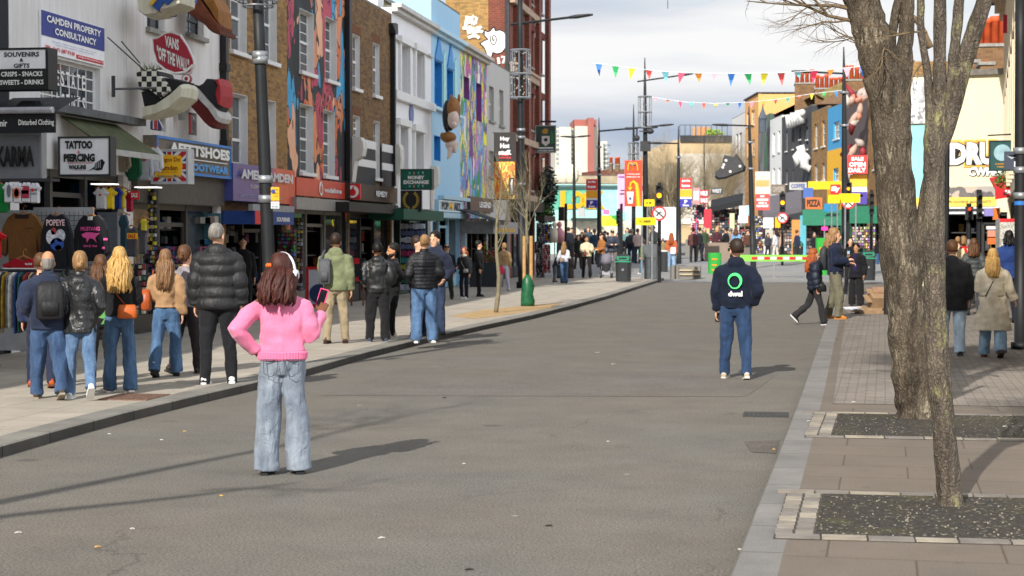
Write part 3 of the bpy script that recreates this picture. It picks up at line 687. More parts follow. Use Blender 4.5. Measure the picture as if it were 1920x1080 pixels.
def chimney(label,p,w,d,h,pots,mat,yaw=0,name='chimney_stack',pr=.13,ph=.5,z0=None,rows=1):
 r = empty(name,p @ Matrix.Rotation(R(yaw),4,'Z') if isinstance(p,Matrix) else T(p) @ Matrix.Rotation(R(yaw),4,'Z'),label,'chimney')
 mb = MB(); mb.box(0,w,0,d,0,h); mb.build('stack',mat,r); mb = MB(); mb.box(-.06,w + .06,-.06,d + .06,h,h + .12); mb.build('coping',SILLD,r)
 pm = M(H('c8562c'),.7,.25,4,name='terracotta')
 for j in range(rows):
  for i in range(pots):
   x = (i + .5) * w / pots; y = (j + .5) * d / rows; mb = MB(); hh = ph * rnd.uniform(.85,1.15)
   mb.tube([(x,y,h + .12),(x,y,h + .12 + hh * .8),(x,y,h + .12 + hh * .82),(x,y,h + .12 + hh)],[pr * 1.1,pr * .9,pr * 1.15,pr * 1.1],10); mb.build('chimney_pot',pm,r,smooth=True)
 return r
chimney('stock brick chimney between the mural house and the brown brick house',LF.at(lu(690),1.2,7.9),1.3,2.5,1.6,3,BRICKY)
chimney('painted white chimney breast above the white stucco parapet',LF.at(lu(740),.5,8.2),.8,1.3,1.2,2,WHITE)
chimney('mossy chimney block behind the white cornice',LF.at(lu(765),1.0,8.2),3.2,1.2,.95,4,M(H('6d6a4a'),.9,.4,3,name='mossy_render'))
u0,u1 = lu(956),lu(1003); Hp = 15.5
def pwh(x0,x1,y0,y1): return pw(x0,x1,y0,y1)
s8 = []
for c in range(3):
 a = u0 + 2.2 + c * 3.2
 for z0,z1 in ((3.9,5.5),(6.6,8.2),(9.4,11.0),(12.2,13.6)): s8.append((a,a + 1.2,z0,z1))
pub = building('public_house','tall dark red brick corner pub with stone bands',LF,u0,u1,Hp,12,BRICKR,s8 + [(u0 + .4,u1 - .3,.1,2.9)])
for s in s8:
 window(pub,*s,bars=(2,1),rev=.2,sill=SILLD,lining=False,frame=M(H('5a4a40'),.7,name='stone_paint'))
ST = M(H('a58d78'),.85,.3,6,name='sandstone')
part(pub,'stone_band',ST,*[(u0 - .05,u1,-.22,-.003,z,z + .28) for z in (3.35,5.8,8.65,11.5,14.1)],(u0 - .1,u1,-.4,-.003,14.9,15.2),(u0 - .1,u1,-.3,-.003,8.93,9.05))
part(pub,'pilaster',BRICKR,*[(u0 + .9 + c * 3.2,u0 + 1.6 + c * 3.2,-.2,-.004,3.63,14.1) for c in range(4)])
for s in s8: part(pub,'arch_head',M(H('5c2519'),.9,.3,name='rubbed_brick'),(s[0] - .15,s[1] + .15,-.1,-.004,s[3],s[3] + .3))
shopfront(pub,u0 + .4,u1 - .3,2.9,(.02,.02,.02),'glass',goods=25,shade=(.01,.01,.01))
part(pub,'pub_fascia',M(H('2c241e'),.6,.3,name='pub_board'),(u0,u1,-.5,-.02,2.9,3.35),(u0 + 4,u1 + .3,-.9,-.5,2.5,2.75))
gu0,gz = -0.012,0
mb = MB(); X = Matrix(((0,1,0,0),(1,0,0,0),(0,0,1,0),(0,0,0,1)))
mb.box(-.02,-.003,.9,9.5,0,15.4); mb.build('flank_wall',BRICKO,pub)
mb = MB(); mb.box(-.03,-.003,0,.9,0,15.4); mb.build('corner_pier',BRICKR,pub)
mb = MB(); mb.tube([(-.12,.1,3.2),(-.12,.1,15.3)],.09,8); mb.build('drainpipe',STEEL,pub)
def gable_X(px,py):
 pub_u = LF.at(lu(956)).translation
 r = ray(px,py); t = (pub_u.y - .03 - 0) / r.y; return C0 + r * t
def graf(name,label,strokes,wd,mat,th=.02):
 mb = MB()
 for st in strokes:
  pts = [gable_X(*p) for p in st]
  mb.tube(pts,wd,6)
 return tag(mb.build(name,mat),label,'graffiti')
GW = M(H('f2f2ee'),.6,.03,name='spray_white'); GB = M(H('22201e'),.7,name='spray_black')
graf('graffiti_tag','white spray painted tag PO TEK high on the yellow brick gable',[[(873,50),(876,32)],[(873,33),(882,34),(881,42),(875,44)],[(887,46),(884,38),(888,30),(894,34),(892,44),(886,46)],[(868,54),(884,51)],[(877,53),(880,64)],[(889,52),(884,57),(888,62),(893,60)],[(884,57),(891,55)],[(895,50),(897,62)],[(903,50),(897,56),(905,61)],[(878,71),(886,68),(894,68),(899,72)]],.075,GW)
mb = MB()
def gab_poly(pts,off,mat_i):
 q = [gable_X(*p) for p in pts]; mb.mi = mat_i; n = len(q); mb.add([(v.x,v.y - off,v.z) for v in q] + [(v.x,v.y - off + .02,v.z) for v in q],[list(range(n))] + [(i,(i + 1) % n,(i + 1) % n + n,i + n) for i in range(n)])
sn = [(900,82),(908,76),(915,74),(908,66),(909,56),(914,60),(920,58),(926,50),(929,58),(937,56),(946,60),(950,72),(949,88),(942,98),(932,101),(924,98),(922,106),(920,113),(915,110),(911,96),(907,88)]
gab_poly(sn,.01,0)
mb.mi = 1
for i in range(22):
 a = i * .45; r_ = 1 + i * .55; b_ = a + .45; r2_ = r_ + .55
 mb.tube([gable_X(926 + r_ * .55 * math.cos(a),73 + r_ * math.sin(a)),gable_X(926 + r2_ * .55 * math.cos(b_),73 + r2_ * math.sin(b_))],.03,5)
for i in range(len(sn)): mb.tube([gable_X(*sn[i]),gable_X(*sn[(i + 1) % len(sn)])],.03,5)
mb.mi = 0
for st in ([(934,108),(936,120)],[(940,107),(948,107),(943,119)],[(950,119),(951,120)]): mb.tube([gable_X(*p) for p in st],.06,6)
tag(mb.build('graffiti_piece',[GW,GB]),'white spray painted snail with a spiral shell on the brick gable','graffiti')
# signs and stock on the left row
def fasc(name,label,x0,x1,y0,y1,mat,off=.1,**k):
 """fascia from a pixel box (heights read at x0)"""
 a,z1 = LF.uz(x0,y0,off); _,z0 = LF.uz(x0,y1,off); b,_ = LF.uz(x1,y0,off)
 return fascia(name,label,LF,a,b,z0,z1,mat,y=-off,th=off - .006,**k)
def board(name,label,px0,px1,py0,py1,d,mats,yaw=0,th=.12,frame=None,cat='sign',group=None,fw=.03):
 """a board facing along the street, placed by its pixel box at depth d: face, frame, side; origin at its lower left"""
 w = (px1 - px0) * d / F / max(.3,math.cos(R(abs(yaw)))); h = (py1 - py0) * d / F
 r = empty(name,CF(px0,py1,d,yaw),label,cat,group); r['w'] = w; r['h'] = h
 mb = MB(); mb.box(0,w,0,th,0,h); mb.build('panel',mats,r)
 if frame:
  t = MB(); t.box(-fw,w + fw,-.015,th + .01,-fw,0); t.box(-fw,w + fw,-.015,th + .01,h,h + fw); t.box(-fw,0,-.015,th + .01,0,h); t.box(w,w + fw,-.015,th + .01,0,h); t.build('frame',frame,r)
 return r
def tx(r,s,fx,fz,fw,fh,mat,bold=.03,**k):
 """text in fractions of a board"""
 w,h = r['w'],r['h']; return text(s,fx * w,fz * h,fw * w,fh * h,mat,r,bold=bold,**k)
def rect(r,fx0,fx1,fz0,fz1,mat,y=-.006,name='colour_panel',th=.006):
 w,h = r['w'],r['h']; mb = MB(); mb.box(fx0 * w,fx1 * w,y,y + th - .001,fz0 * h,fz1 * h); return mb.build(name,mat,r)
def union(r,fx0,fx1,fz0,fz1,y=-.004):
 w,h = r['w'],r['h']; x0,x1,z0,z1 = fx0 * w,fx1 * w,fz0 * h,fz1 * h; mb = MB(); cx,cz = (x0 + x1) / 2,(z0 + z1) / 2; W2,H2 = x1 - x0,z1 - z0
 mb.mi = 0; mb.box(x0,x1,y,y + .002,z0,z1)
 def diag(t,yy,mi):
  mb.mi = mi
  for sx,sz in ((1,1),(-1,1)):
   ax,az = (x0,z0) if sx * sz > 0 else (x0,z1); bx,bz = (x1,z1) if sx * sz > 0 else (x1,z0)
   mb.add([(ax,yy,az + (t if az == z0 else -t)),(ax,yy,az),(ax + t * 1.6,yy,az),(bx,yy,bz + (-t if bz == z1 else t)),(bx,yy,bz),(bx - t * 1.6,yy,bz)],[(0,1,2,3,4,5)])
 diag(H2 * .2,y - .001,1); diag(H2 * .09,y - .002,2)
 mb.mi = 1; mb.box(cx - W2 * .1,cx + W2 * .1,y - .005,y - .003,z0,z1); mb.box(x0,x1,y - .0052,y - .0031,cz - H2 * .17,cz + H2 * .17)
 mb.mi = 2; mb.box(cx - W2 * .06,cx + W2 * .06,y - .008,y - .006,z0,z1); mb.box(x0,x1,y - .0082,y - .0061,cz - H2 * .1,cz + H2 * .1)
 return mb.build('union_flag',[M(H('27316e'),.6,.1,name='flag_navy'),WHITE,M(H('b3202c'),.6,.1,name='flag_red')],r)
def fd(px): return F * 11.6 / (1480 - px)
NAVY = M(H('2e3a85'),.5,.1,name='navy_panel'); REDP = M(H('c8202a'),.5,.06,name='red_panel'); YEL = M(H('f0b81e'),.5,.06,name='yellow_panel')
LG = M(H('ecedf0'),.5,.08,name='light_panel'); ALU = M(H('8d9096'),.4,.15,name='aluminium',metal=.4)
r = fasc('billboard','blue and white property consultancy board above the small-paned window',77,195,18,96,LG,off=.04)
rect(r,0,1,.4,1,NAVY); tx(r,'CAMDEN PROPERTY',.5,.83,.86,.17,EM,slant=0); tx(r,'CONSULTANCY',.52,.57,.66,.17,EM)
tx(r,'TEL: 0171 287 7118',.27,.13,.45,.09,REDP,bold=.04)
rect(r,.53,1 - .02,.04,.14,REDP,name='red_strip'); tx(r,'info@camdenproperties.co.uk',.755,.09,.42,.05,EM,bold=.02,y=-.014)
for i,(a,w_) in enumerate(((.3,.7),(.24,.6))): tx(r,'PROPERTY MANAGEMENT LETTINGS SALES SURVEYS',.5,a,w_,.03,M(H('8b8fb0'),.6,name='faint_text'),bold=0)
GRN = M(H('1e2422'),.5,.1,name='dark_panel')
r = board('souvenir_sign','black and white SOUVENIRS & GIFTS box sign above the awning',-12,93,95,165,25.1,GRN,frame=BLACK,th=.3)
rect(r,.02,.98,.5,1,LG); tx(r,'SOUVENIRS',.54,.88,.66,.13,BK); tx(r,'&',.54,.73,.07,.09,BK); tx(r,'GIFTS',.54,.58,.3,.12,BK)
tx(r,'CRISPS - SNACKS',.54,.36,.78,.13,EM); tx(r,'SWEETS - DRINKS',.54,.14,.82,.13,EM)
r = board('karma_sign','grey KARMA sign board with raised black letters at the left edge',-30,81,254,334,24.9,M(H('76787c'),.5,.15,2,name='brushed_panel'),frame=ALU,th=.15)
tx(r,'KARMA',.6,.5,.66,.48,BK,bold=.05,th=.05)
r = empty('awning',LF.at(0,0,0),'black shop awning lettered Disturbed Clothing at the left edge','awning'); mb = MB()
d = 24.6; X0 = CF(-30,250,d); w = 140 * d / F
r.matrix_basis = X0; mb.box(0,w,0,.04,0,.28); mb.add([(0,0,.28),(w,0,.28),(w - .3,1.6,.62),(-.3,1.6,.62)],[(0,1,2,3)]); mb.build('canopy',M(H('17191c'),.7,.2,name='black_canvas'),r,smooth=False)
mb = MB(); mb.tube([(-.1,-.05,.31),(w,-.05,.31)],.045,8); mb.build('roller',M(H('a4a4a8'),.5,name='roller_case'),r)
text('Disturbed Clothing',w * .745,.135,.52,.1,EM,r,bold=.02); text('souvenir',w * .18,.135,.33,.09,EM,r,bold=.02)
mb = MB(); mb.loft([(.25,.25,-.2,.3,.25),(.25,.25,0,.28,.24),(.25,.25,.12,.16,.15)],10,pw=.6)
tag(mb.build('storage_trunk',M(H('1d2021'),.7,.3,name='tarpaulin'),X=CF(18,204,25.2)),'dark covered trunk lying on the awning roof','trunk')
def canopy(label,x0,x1,ya,yb,drop,col,val,out=1.0,g=None):
 a,z1 = LF.uz(x0,ya,.0); b,_ = LF.uz(x1,yb,out); _,z0 = LF.uz(x0,yb,out)
 r = empty('shop_canopy',LF.at(a),label,'awning',g); mb = MB()
 w = b - a; mb.add([(0,-.02,z1),(w,-.02,z1),(w,-out,z0),(0,-out,z0),(0,-.02,z1 - .03),(w,-.02,z1 - .03),(w,-out,z0 - .03),(0,-out,z0 - .03)],[(0,3,2,1),(4,5,6,7),(0,4,7,3),(1,2,6,5),(3,7,6,2)]); mb.build('canvas',col,r)
 mb = MB(); mb.box(0,w,-out - .03,-out + .01,z0 - drop,z0 - .005); mb.build('valance',val,r); return r
canopy('grey and green sloping canopy over the T-shirt stall',112,300,216,266,.1,M(H('4c5136'),.8,.3,name='mossy_canvas'),M(H('a9aaa6'),.6,.2,name='valance_white'),.8)
r = board('tattoo_sign','white TATTOO & PIERCING WALK-INS box sign with a pointing hand',113,209,260,327,27.7,M(H('e9eaec'),.5,.05,name='white_panel'),frame=M(H('2c2e31'),.5,name='dark_trim'),th=.22)
tx(r,'TATTOO',.39,.82,.56,.23,BK,bold=.06); tx(r,'&',.39,.62,.05,.08,REDP); tx(r,'PIERCING',.4,.46,.64,.23,BK,bold=.06); rect(r,.16,.66,.305,.32,REDP,name='red_rule')
tx(r,'WALK-INS',.36,.2,.36,.13,BK,bold=.06); tx(r,'* * * * *',.41,.1,.2,.04,REDP)
mb = MB(); w,h = r['w'],r['h']
mb.mi = 0; mb.prism([(.58 * w,.09 * h),(.7 * w,.2 * h),(.72 * w,.3 * h),(.86 * w,.42 * h),(.92 * w,.33 * h),(.86 * w,.12 * h),(.76 * w,.1 * h),(.68 * w,.14 * h)],-.012,-.004)
mb.mi = 1
for i in range(4): mb.box((.72 + i * .035) * w,(.725 + i * .035) * w,-.016,-.012,(.15 + i * .01) * h,(.3 + i * .02) * h)
mb.build('pointing_hand',[BK,LG],r)
r = board('restaurant_sign','yellow Amigos De Camden sign framed by a union flag',286,353,283,342,31.6,M(H('c9cbce'),.5,.06,name='lightbox'),frame=M(H('b9bcc0'),.5,name='box_trim'),th=.3)
union(r,.02,.98,.03,.97)
mb = MB(); w,h = r['w'],r['h']; k = 10; ol = []
for i in range(24):
 a = 2 * math.pi * i / 24; rr = 1 + .06 * math.cos(a * 8); ol.append((w * (.47 + .4 * rr * max(-1,min(1,1.25 * math.cos(a)))),h * (.5 + .36 * rr * max(-1,min(1,1.25 * math.sin(a))))))
mb.prism(ol,-.02,-.014); mb.build('yellow_plate',YEL,r)
DR = M(H('7a2418'),.6,name='dark_red_text')
tx(r,'Amigos De',.47,.7,.7,.17,DR,y=-.022,bold=.01); tx(r,'Camden',.47,.46,.55,.17,DR,y=-.022,bold=.01); tx(r,'Bureau, Gifts, Leather',.47,.32,.55,.05,DR,y=-.022,bold=0); tx(r,'Restaurante Menu',.5,.2,.66,.08,M(H('2b6f96'),.6,name='blue_text'),y=-.022,bold=.01)
TAUPE = M(H('6e675b'),.6,.1,name='taupe_fascia')
r = fasc('shoe_shop_sign','taupe AFFETSHOES fascia with blue neon frame',293,432,253,322,TAUPE,off=.25,trim=M(H('1f78c8'),.4,.05,name='blue_tube'))
tx(r,'AFFETSHOES',.53,.7,.82,.32,EM,bold=.05,th=.06); rect(r,.14,.93,.44,.47,EM,y=-.03,name='underline',th=.025); tx(r,'AND FOOTWEAR',.53,.24,.8,.22,M(H('3f9be0'),.5,name='blue_letters'),bold=.04,th=.04)
def grad_mat():
 m,N,L,b = new_mat('printed_fascia'); tc = N.new('ShaderNodeTexCoord'); sp = N.new('ShaderNodeSeparateXYZ'); L.new(tc.outputs['Object'],sp.inputs[0])
 mr = N.new('ShaderNodeMapRange'); mr.inputs[1].default_value = 0; mr.inputs[2].default_value = 4.6; L.new(sp.outputs[0],mr.inputs[0])
 c = ramp(N,L,mr.outputs[0],[(.0,H('4b4f92')),(.55,H('54519a')),(.68,H('d0604e')),(1,H('c9463c'))])
 n = node_noise(N,L,tc.outputs['Object'],3,5); c = mixc(N,L,.4,c,ramp(N,L,n,[(.3,(.75,.75,.75)),(.7,(1.25,1.25,1.25))]),'MULTIPLY')
 L.new(c,b.inputs['Base Color']); b.inputs['Roughness'].default_value = .25; return m
r = fasc('souvenir_shop_sign','glossy blue and red fascia with silver CAMDEN lettering beside the lamp post',437,553,305,376,grad_mat(),off=.3)
SIL = M(H('c9ccd2'),.35,.15,20,name='silver_letters')
tx(r,'AMERICAMDEN',.5,.73,.84,.26,SIL,bold=.05,th=.05); tx(r,'I LOVE CAMDEN',.45,.42,.4,.1,SIL,bold=.02); tx(r,'GIFTS SOUVENIRS CLOTHING',.42,.15,.66,.09,M(H('9a9cc4'),.5,name='pale_text'),bold=0)
rect(r,.9,1.0,-.18,0,REDP,name='red_corner',th=.02)
r = fasc('awning_valance','red and blue UNDERGROUND SOUVENIR valance over the shop entrance',478,551,395,420,M(H('1e3f80'),.6,.1,name='valance_blue'),off=.7,cat='awning')
rect(r,0,.35,0,1,REDP); tx(r,'SOUVENIR',.7,.4,.35,.35,EM); rect(r,-.05,1,1.0,1.5,M(H('8f9092'),.6,name='roller'),name='roller_case',th=.1)
CORAL = M(H('c94a3a'),.35,.1,2,name='coral_panel')
r = fasc('phone_shop_sign','red vodafone fascia with white swirl below the mural',556,652,332,366,CORAL,off=.12)
w,h = r['w'],r['h']
def swirl(r,cx,cz,rr,y=-.01,sx=1,bg=REDP):
 mb = MB(); X = T((cx,0,cz)) @ Matrix.Diagonal((sx,1,1,1))
 mb.disc(0,0,rr,y - .01,y,24,X); o = mb.build('swirl',EM,r)
 mb = MB(); mb.disc(-.02 * rr,-.12 * rr,rr * .56,y - .02,y - .0105,20,X); mb.prism([(-.1 * rr,rr * .4),(rr * .02,rr * .8),(rr * .35,rr * .92),(rr * .15,rr * .6),(rr * .35,rr * .2)],y - .02,y - .0105,X); mb.build('drop',bg,r)
swirl(r,.44 * w,.5 * h,.4 * h,bg=CORAL); tx(r,'vodafone',.68,.45,.35,.3,EM)
r = board('phone_shop_projecting_sign','red box sign with two white swirls on the phone shop',624,676,345,374,45.6,REDP,th=.15)
swirl(r,.74 * r['w'],.5 * r['h'],.4 * r['h']); swirl(r,.26 * r['w'],.5 * r['h'],.38 * r['h'])
r = fasc('shutter_housing','grey steel shutter housing above the phone shop door',556,655,369,392,M(H('8c8a86'),.45,.15,name='painted_metal'),off=.4,cat='shutter')
BRN = M(H('3a2b1f'),.45,.3,2,name='bronze_fascia')
r = fasc('bar_sign','dark bronze fascia lettered REMEDY under the black painted wall',656,745,342,374,BRN,off=.25)
tx(r,'REMEDY',.62,.5,.24,.35,LG,th=.03)
r = fasc('roller_canopy','black roller canopy of the bar with dark bronze fascia',655,746,378,396,M(H('1c1b1a'),.6,.2,name='black_roller'),off=.75,cat='awning')
DG = M(H('0f5a48'),.5,.08,name='green_panel'); TQ = M(H('58d0b8'),.5,name='turquoise_mark'); PK = M(H('e08a84'),.5,name='pink_mark')
r = board('money_exchange_sign','dark green MONEY EXCHANGE sign with currency marks',753,809,319,354,50.5,DG,th=.3,frame=M(H('0b3a2f'),.5,name='green_trim'))
tx(r,'MONEY',.5,.6,.56,.2,EM,bold=.05); tx(r,'EXCHANGE',.5,.35,.86,.2,EM,bold=.05)
for i,(c,mm) in enumerate((('$',TQ),('£',PK),('€',TQ),('Y',EM))):
 tx(r,c,.28 + i * .15,.84,.06,.13,mm); tx(r,c,.28 + i * .15,.14,.06,.13,mm)
r = board('laurel_wreath_sign','black square sign with a gold laurel wreath',751,791,357,397,50.3,M(H('1b1b1f'),.5,.1,name='black_panel'),th=.12)
mb = MB(); w,h = r['w'],r['h']; GOLD = M(H('b59a3a'),.4,.15,name='gold')
for sgn in (-1,1):
 for i in range(9):
  a = R(-80 + i * 16); x = w * .5 + sgn * w * .33 * math.cos(a); z = h * .55 + h * .38 * math.sin(a)
  for q in (-1,1):
   b = a + R(90) + q * .6; l = .07; dx,dz = sgn * l * math.cos(b),l * math.sin(b)
   mb.prism([(x,z),(x + dx * .5 - dz * .3,z + dz * .5 + dx * .3),(x + dx,z + dz),(x + dx * .5 + dz * .3,z + dz * .5 - dx * .3)],-.012,-.004)
mb.build('laurel_wreath',GOLD,r)
r = fasc('green_awning','plain dark green shop awning under the wreath sign',757,832,391,411,M(H('0f4a38'),.7,.15,name='green_canvas'),off=1.0,cat='awning')
scroll(b6,lu(808),lz(808,395),lz(808,312),.3,.28)
r = fasc('toy_shop_sign','pale blue fascia lettered POP MART',822,868,374,396,M(H('a9c6d6'),.5,.06,name='blue_fascia'),off=.12,trim=M(H('c6dde8'),.5,name='fascia_trim'))
tx(r,'POP',.25,.5,.26,.7,BK,bold=.04); tx(r,'M',.48,.52,.14,.75,YEL,bold=.05); tx(r,'ART',.74,.5,.27,.7,BK,bold=.04)
part(b7,'shop_surround',M(H('a3c4d4'),.5,.08,name='blue_timber'),(lu(822),lu(872),-.2,-.004,lz(822,373),lz(822,366)),(lu(822),lu(872),-.18,-.004,lz(822,408),lz(822,398)),(lu(864),lu(868),-.15,-.004,.1,lz(822,410)))
r = fasc('trainer_shop_sign','brown fascia lettered LEGEND over the dark open shop',882,925,368,395,M(H('5b463a'),.6,.2,name='brown_fascia'),off=.12)
tx(r,'LEGEND',.62,.5,.5,.42,EM)
canopy('black drooping canopy of the open shop right of the pale blue one',876,930,392,412,.12,M(H('22242a'),.7,.2,name='black_cloth'),BLACK,1.4)
r = fasc('menu_canopy','grey canopy with yellow lettering behind the sapling',925,972,415,438,M(H('8c8c8e'),.6,.2,name='grey_canvas'),off=1.2,cat='awning')
tx(r,'CAMDEN FOOD',.5,.3,.7,.35,YEL)
# --- giant shoes and board on the white wall
def sil3(name,mats,outline,y0,y1,parent,bevel=.06):
 """a thick rounded shape from an outline: three stacked prisms shrinking outwards"""
 cx = sum(p[0] for p in outline) / len(outline); cz = sum(p[1] for p in outline) / len(outline)
 mb = MB(); ym = (y0 + y1) / 2; rings = []
 for t,s in ((0,.88),(.12,.96),(.3,1),(.7,1),(.88,.96),(1,.88)):
  rings.append([(cx + (x - cx) * s,y0 + (y1 - y0) * t,cz + (z - cz) * s) for x,z in outline])
 n = len(outline); vs = [v for r_ in rings for v in r_]
 fs = [(i * n + j,i * n + (j + 1) % n,(i + 1) * n + (j + 1) % n,(i + 1) * n + j) for i in range(5) for j in range(n)] + [list(range(n - 1,-1,-1)),list(range(5 * n,6 * n))]
 mb.add(vs,fs); return mb.build(name,mats,parent,smooth=False)
def pxol(pts,d,ox,oy): return [((x - ox) * d / F,(oy - y) * d / F) for x,y in pts]
def checker(name):
 m,N,L,b = new_mat(name); v,tc = xz(N,L,swap=False); cb = N.new('ShaderNodeTexChecker'); cb.inputs['Scale'].default_value = 11
 tc2 = N.new('ShaderNodeTexCoord'); sp = N.new('ShaderNodeSeparateXYZ'); c2 = N.new('ShaderNodeCombineXYZ'); L.new(tc2.outputs['Object'],sp.inputs[0]); L.new(sp.outputs[0],c2.inputs[0]); L.new(sp.outputs[2],c2.inputs[1])
 cb.inputs['Color1'].default_value = rgb(H('cfcdbd')); cb.inputs['Color2'].default_value = rgb(H('17171a')); L.new(c2.outputs[0],cb.inputs[0])
 L.new(cb.outputs[0],b.inputs['Base Color']); b.inputs['Roughness'].default_value = .7; return m
d = 30.6; ox,oy = 255,222
X = CF(ox,oy,d)
sh = empty('giant_shoe',X,'giant black and white checkered skate shoe with plants growing in it','giant shoe')
sil3('upper',M(H('1d1d20'),.8,.2,8,name='black_canvas_shoe'),pxol([(256,172),(262,200),(290,195),(320,175),(346,160),(347,153),(330,148),(312,145),(300,150),(285,165)],d,ox,oy),.12,.72,sh)
sil3('checker_panel',checker('checkerboard'),pxol([(250,134),(268,130),(285,128),(297,130),(303,143),(318,160),(321,172),(300,186),(285,174),(273,166),(256,168)],d,ox,oy),.04,.8,sh)
sil3('sole',stucco('dirty_rubber',H('cfccb8'),.4),pxol([(260,203),(262,222),(290,216),(320,204),(347,182),(350,165),(347,157),(322,178),(292,197)],d,ox,oy),-.02,.86,sh)
pl = MB()
for i in range(46):
 x = rnd.uniform(-.03,.34); z = .82; a = rnd.uniform(-.5,.5); l = rnd.uniform(.05,.2)
 pl.tube([(x,rnd.uniform(.1,.6),z),(x + a * l,.3,z + l)],[.012,.002],4)
tag(pl.build('weeds',M(H('5c6a35'),.8,.4,9,name='weeds'),X=X),'tuft of green weeds sprouting from the checkered shoe','plant')
ox,oy = 348,240; X = CF(ox,oy,33.4); d = 33.4
sh = empty('giant_shoe',X,'giant red and black high-top shoe hanging sole first by the drainpipe','giant shoe')
sil3('sole',M(H('5e1512'),.6,.2,name='red_sole'),pxol([(350,172),(347,183),(352,195),(366,210),(385,232),(394,240),(405,239),(412,222),(395,205),(370,180)],d,ox,oy),.0,.8,sh)
sil3('foxing',M(H('b9b8b4'),.6,.2,name='white_rubber'),pxol([(349,158),(350,172),(370,182),(395,207),(411,230),(415,222),(413,212),(392,190),(370,165),(356,157)],d,ox,oy),-.04,.84,sh)
sil3('upper',M(H('27262a'),.7,.2,name='dark_suede'),pxol([(358,157),(372,167),(393,190),(410,208),(414,190),(410,165),(402,148),(385,146),(378,155),(368,160)],d,ox,oy),.1,.7,sh)
sil3('red_panel',M(H('a3222a'),.6,.2,name='red_leather'),pxol([(404,148),(410,160),(405,176),(410,198),(414,200),(416,180),(415,160),(411,147)],d,ox,oy),.02,.78,sh)
ox,oy = 252,30; d = 30.4; X = CF(ox,oy,d)
sh = empty('giant_shoe',X,'giant white trainer with blue and yellow panels at the top of the white wall','giant shoe')
sil3('upper',stucco('dirty_white_shoe',H('c8c3b0'),.4),pxol([(252,0),(255,20),(268,30),(292,28),(304,20),(330,15),(345,8),(348,-20),(300,-40),(260,-20)],d,ox,oy),0,.8,sh)
sil3('side_panel',M(H('24488c'),.7,.2,name='blue_suede'),pxol([(285,14),(298,24),(310,6),(318,12),(330,2),(346,-4),(344,-18),(305,-14)],d,ox,oy),-.05,.85,sh)
sil3('stripe',M(H('c9a22e'),.7,name='yellow_stripe'),pxol([(282,10),(288,14),(312,-12),(306,-16)],d,ox,oy),-.08,.88,sh)
ox,oy = 345,60; d = 33.2; X = CF(ox,oy,d)
sh = empty('giant_boot_sole',X,'giant orange brown boot with a ridged rusty sole high beside the drainpipe','giant shoe')
sil3('upper',M(H('8a5a24'),.7,.25,name='tan_leather'),pxol([(350,-40),(372,-10),(394,20),(407,42),(413,48),(412,20),(400,-5),(398,-40)],d,ox,oy),.05,.85,sh)
sil3('sole',M(H('6e3a24'),.8,.25,name='brown_rubber'),pxol([(345,-20),(346,14),(362,30),(380,42),(395,60),(412,62),(415,50),(402,36),(385,12),(368,-12),(356,-40)],d,ox,oy),-.02,.9,sh)
mb = MB()
for i in range(13):
 t = i / 12; x = 349 + 62 * t; y = 18 + 42 * t
 mb.box((x - ox) * d / F,(x - ox) * d / F + .05,-.05,.93,(oy - y) * d / F - .05,(oy - y) * d / F + .03)
mb.build('tread',M(H('5d2f1d'),.8,.2,name='tread_rubber'),sh)
ox,oy = 285,165; d = 31.7; X = CF(ox,oy,d)
r = empty('skateboard_sign',X,'red skateboard shaped VANS "OFF THE WALL" sign tilted on the white wall','sign')
ol = pxol([(286,72),(295,71),(310,62),(323,60),(340,66),(355,88),(366,112),(368,122),(362,138),(350,142),(330,140),(312,132),(295,118),(288,95)],d,ox,oy)
mb = MB(); mb.prism(ol,0,.08); mb.build('backboard',M(H('d5d1d0'),.5,.05,name='white_border'),r)
c = (sum(p[0] for p in ol) / len(ol),sum(p[1] for p in ol) / len(ol))
mb = MB(); mb.prism([(c[0] + (x - c[0]) * .94,c[1] + (z - c[1]) * .92) for x,z in ol],-.012,-.001); mb.build('red_deck',M(H('a5283a'),.5,.08,name='deck_red'),r)
def pt(x,y): return ((x - ox) * d / F,(oy - y) * d / F)
for s_,x,y,w_,h_,sl in (('VANS',325,82,.26,.2,0),('"OFF THE WALL"',327,112,.6,.24,0)):
 vs,fs,a0,a1,c0,c1 = textmesh(s_,.04); u,z = pt(x,y); g = MB(); th = R(-24) if s_[0] == '"' else R(-18)
 g.add([(u + ((v[0] - (a0 + a1) / 2) * w_ / (a1 - a0)),-.02,z + (v[1] - (c0 + c1) / 2) * h_ / (c1 - c0) + math.tan(th) * ((v[0] - (a0 + a1) / 2) * w_ / (a1 - a0))) for v in vs],fs); g.build('lettering',EM,r)
mb = MB(); mb.tube([(pt(292,110)[0],-.03,pt(292,118)[1]),(pt(310,122)[0],-.03,pt(310,131)[1]),(pt(330,0)[0],-.03,pt(0,139)[1]),(pt(350,0)[0],-.03,pt(0,137)[1]),(pt(366,0)[0],-.03,pt(0,124)[1])],.025,6); mb.build('board_edge',EM,r)
for x,y in ((308,137),(353,149)):
 u,z = pt(x,y); g = MB(); g.disc(u,z,.085,-.03,.05,18); o = g.build('wheel',M(H('a5283a'),.5,.08,name='deck_red'),r); g = MB(); g.ring(0,0,.035,.07,-.04,-.031,18,X=T((u,0,z))); g.build('wheel_rim',EM,o)
def rod(name,label,a,b,rad,mat=STEEL,cat='bracket'):
 mb = MB(); mb.tube([a,b],rad,6); return tag(mb.build(name,mat),label,cat)
rod('stay_wire','upper thin steel stay wire holding the checkered shoe',P(228,78,30.3),P(262,118,31),.012)
rod('stay_wire','lower thin steel stay wire holding the checkered shoe',P(202,70,29.8),P(272,133,30.7),.012)
